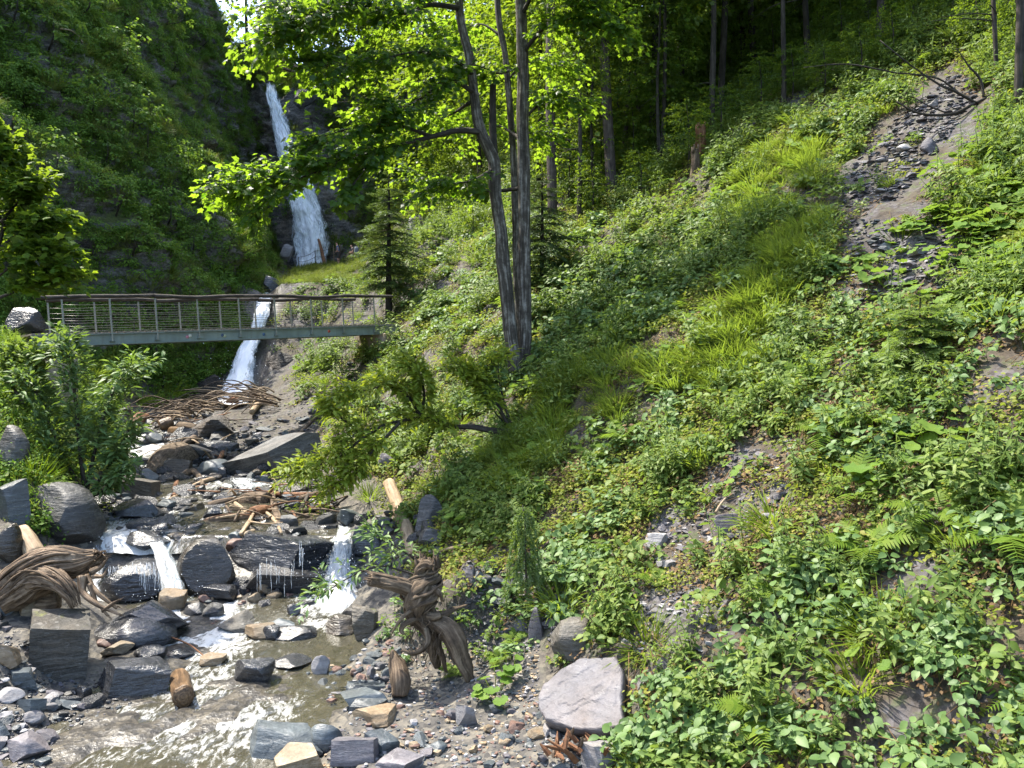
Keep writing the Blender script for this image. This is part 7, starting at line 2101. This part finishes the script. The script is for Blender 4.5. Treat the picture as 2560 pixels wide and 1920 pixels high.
for kind in CL:
    k = np.where(typ == kind)[0]
    if not len(k): continue
    s = rg.uniform(.6, 1.35, len(k)) * np.interp(gy[k], [5, 14, 30, 60], [.9, 1.0, 1.35, 2.0])
    if kind == 'shrub': s *= .75
    s *= np.where((gx[k] > -17) & (gx[k] < -7) & (gy[k] > 40), .55, 1)
    nm = {'herb': 'herbs', 'cool': 'bramble_leaves', 'cover': 'ground_cover', 'big': 'broad_leaves', 'grass': 'grass', 'drygrass': 'dry_grass', 'shrub': 'undergrowth', 'fern': 'small_ferns', 'tall': 'tall_herbs'}.get(kind, kind)
    gn_scatter(nm, CL[kind], gpos[k], rot_of(nrm[k], .5, rg), s, rg.integers(0, len(CL[kind]), len(k)))
# leaf litter everywhere under the plants of the right slope
k = np.where((~left) & (rg.random(len(gx)) < .5) & (gy < 30))[0]
gn_scatter('leaf_litter', CL['litter'], gpos[k] + nrm[k] * .03, rot_of(nrm[k], .0, rg, .05), rg.uniform(.8, 1.3, len(k)), rg.integers(0, 3, len(k)))

# ------------------------------------------------ the green of the rock walls
def tri_sample(V, Q, n, fy):
    V = np.asarray(V)
    a, b, c, d = V[Q[:, 0]], V[Q[:, 1]], V[Q[:, 2]], V[Q[:, 3]]
    nn = np.cross(b - a, d - a); ar = np.linalg.norm(nn, axis=1)
    w = ar * fy((a + c) / 2, nn / np.maximum(ar, 1e-9)[:, None])
    i = rg.choice(len(Q), n, p=w / w.sum())
    s, t = rg.random(n), rg.random(n)
    p = a[i] + (b[i] - a[i]) * s[:, None] + (d[i] - a[i]) * t[:, None]
    return p, nn[i] / np.maximum(ar[i], 1e-9)[:, None]
def face_out(n, p):
    f = ((-p) * n).sum(1) < 0
    n = n.copy(); n[f] *= -1
    return n
def cw(p, n):
    n = face_out(n, p)
    m = fbm(p[:, 1] * .22, p[:, 2] * .22, 0, 4, 401) + .25 * fbm(p[:, 1] * .9, p[:, 2] * .9, 3, 3, 403)
    w = .17 + sstep(-.12, .12, m + .55 * (n[:, 2] - .35))
    w *= (p[:, 1] > 12) * (p[:, 2] > -2)
    w *= np.where((p[:, 1] > 55) & (p[:, 2] < 20), .6, 1)
    return w * np.interp(p[:, 1], [12, 30, 60], [1.2, 1.0, .8])
cp, cn = tri_sample(cV, cQ, 32000, cw); cn = face_out(cn, cp)
r = rg.random(len(cp))
for kind, k, nm, sc in (('shrub', r < .60, 'cliff_shrubs', (.4, 1.15)), ('bough', (r >= .60) & (r < .86), 'cliff_creepers', (.6, 1.3)), ('drygrass', (r >= .86), 'cliff_grass', (.9, 2.0))):
    k = np.where(k)[0]
    gn_scatter(nm, CL[kind], cp[k] - cn[k] * .05, rot_of(cn[k], .55, rg), rg.uniform(*sc, len(k)), rg.integers(0, len(CL[kind]), len(k)))
def ww(p, n):
    m = fbm(p[:, 0] * .3, p[:, 2] * .3, 0, 3, 411)
    fall = (p[:, 0] > -22.5) & (p[:, 0] < -13.5) & (p[:, 2] < 25.2)
    w = np.where(fall, np.where(p[:, 0] > -16.0 , .22, .01), .25 + sstep(-.2, .1, m))
    return w * np.where((p[:, 2] > 18) & (p[:, 0] > -18), 1.6, 1) * (p[:, 2] > 8)
wp, wnn = tri_sample(wV, wQ, 6500, ww); wnn = face_out(wnn, wp)
r = rg.random(len(wp))
for kind, k, nm, sc in (('shrub', r < .6, 'wall_shrubs', (.7, 1.7)), ('drygrass', r >= .6, 'wall_grass', (1.2, 2.6))):
    k = np.where(k)[0]
    gn_scatter(nm, CL[kind], wp[k], rot_of(wnn[k], .6, rg), rg.uniform(*sc, len(k)), rg.integers(0, len(CL[kind]), len(k)))

# shrubs of the cliff that stand out from the mass
SH = [crown_mesh(660 + i, 1.5, .9, 34, .14, 'ovate', 'cliff_leaf') for i in range(3)]
for k, (u, v, h) in enumerate(((300, 190, 2.6), (420, 60, 3.0), (120, 130, 2.8), (60, 290, 2.4), (220, 300, 2.2), (330, 330, 2.3), (430, 180, 2.4), (500, 120, 2.6), (540, 260, 2.2), (600, 200, 2.2), (150, 450, 2.0), (260, 420, 2.2), (370, 380, 2.0), (470, 460, 2.0), (420, 560, 1.8), (560, 350, 2.0), (290, 540, 1.8), (330, 640, 1.6), (480, 640, 1.6), (560, 640, 1.6),
        (230, 640, 1.6), (640, 330, 1.8), (30, 60, 2.6), (200, 40, 2.8), (600, 60, 2.6), (560, 20, 2.6), (380, 900, 1.3), (450, 860, 1.3), (330, 850, 1.3), (500, 980, 1.0), (310, 980, 1.2), (400, 980, 1.2))):
    q, nn = at_n(u, v)
    if q is None: continue
    z_ = ('low on the rock wall under the footbridge' if v > 840 else 'on the cliff just above the footbridge' if v > 520 else 'on the cliff edge left of the tall waterfall' if u > 455 else 'high on the upper left cliff' if v < 240 else 'halfway up the left cliff')
    t = thing('shrub', 'leafy green shrub growing ' + z_, 'shrub', q, 'shrubs ' + z_)
    d = align(nn, .45)
    limb_part(t, 'stem', [q - d * .2, q + d * h * .3, q + (d * .5 + Vector((0, 0, .5))) * h * .6], [.05, .035, .012], 'darkbark', 5, 7)
    o = obj('foliage', SH[k % 3], t, d * .15); o.scale = (h / 1.7,) * 3; o.rotation_euler = (0, 0, k * 2.1)
    tag(o, None, None, None, 'stuff')
for k, (u, v, y_off, sc) in enumerate(((1010, 1520, .05, .75), (985, 1570, .05, .8), (1010, 1600, .1, .7), (1040, 1590, .2, .7), (960, 1600, 0, .6), (1120, 1500, .3, .9), (1180, 1560, .3, .8), (1130, 1640, .3, .6), (1000, 1660, .1, .6), (1240, 1600, 0, .9), (1290, 1640, 0, .9), (1210, 1640, 0, .7), (1310, 1560, 0, .9), (1260, 1540, 0, .9), (1220, 1520, 0, .8), (1060, 1470, 0, .8), (1010, 1480, 0, .8), (1140, 1560, 0, .8), (1185, 1480, 0, .9))):
    q, nn = at_n(u, v)
    kind = ('cool', 'herb')[k % 2]
    o = obj('herb', CL[kind][k % 5], None, q); o.scale = (sc,) * 3; o.rotation_euler = (0, 0, k * 1.3)
    tag(o, 'small leafy herb growing around the uprooted stump', 'plant', 'herbs around the uprooted stump')
# dead twigs on the cliff
log_thing('dead_branch', 'pale bare branch tangle hanging on the upper left cliff', [tuple(x) for x in ((150, 72), (175, 76), (200, 92), (206, 105))], [2.5, 2, 1.5, 1], 'log', 'branch', off=1.0, which='gc', sides=5, gn=.03)
log_thing('dead_branch', 'thin pale dead stem leaning on the dark cliff left of the tall waterfall', [tuple(x) for x in ((545, 350), (552, 395), (568, 430), (585, 470))], [1.4, 1.4, 1.2, 1], 'log', 'branch', off=.8, which='gc', sides=5, gn=.03)
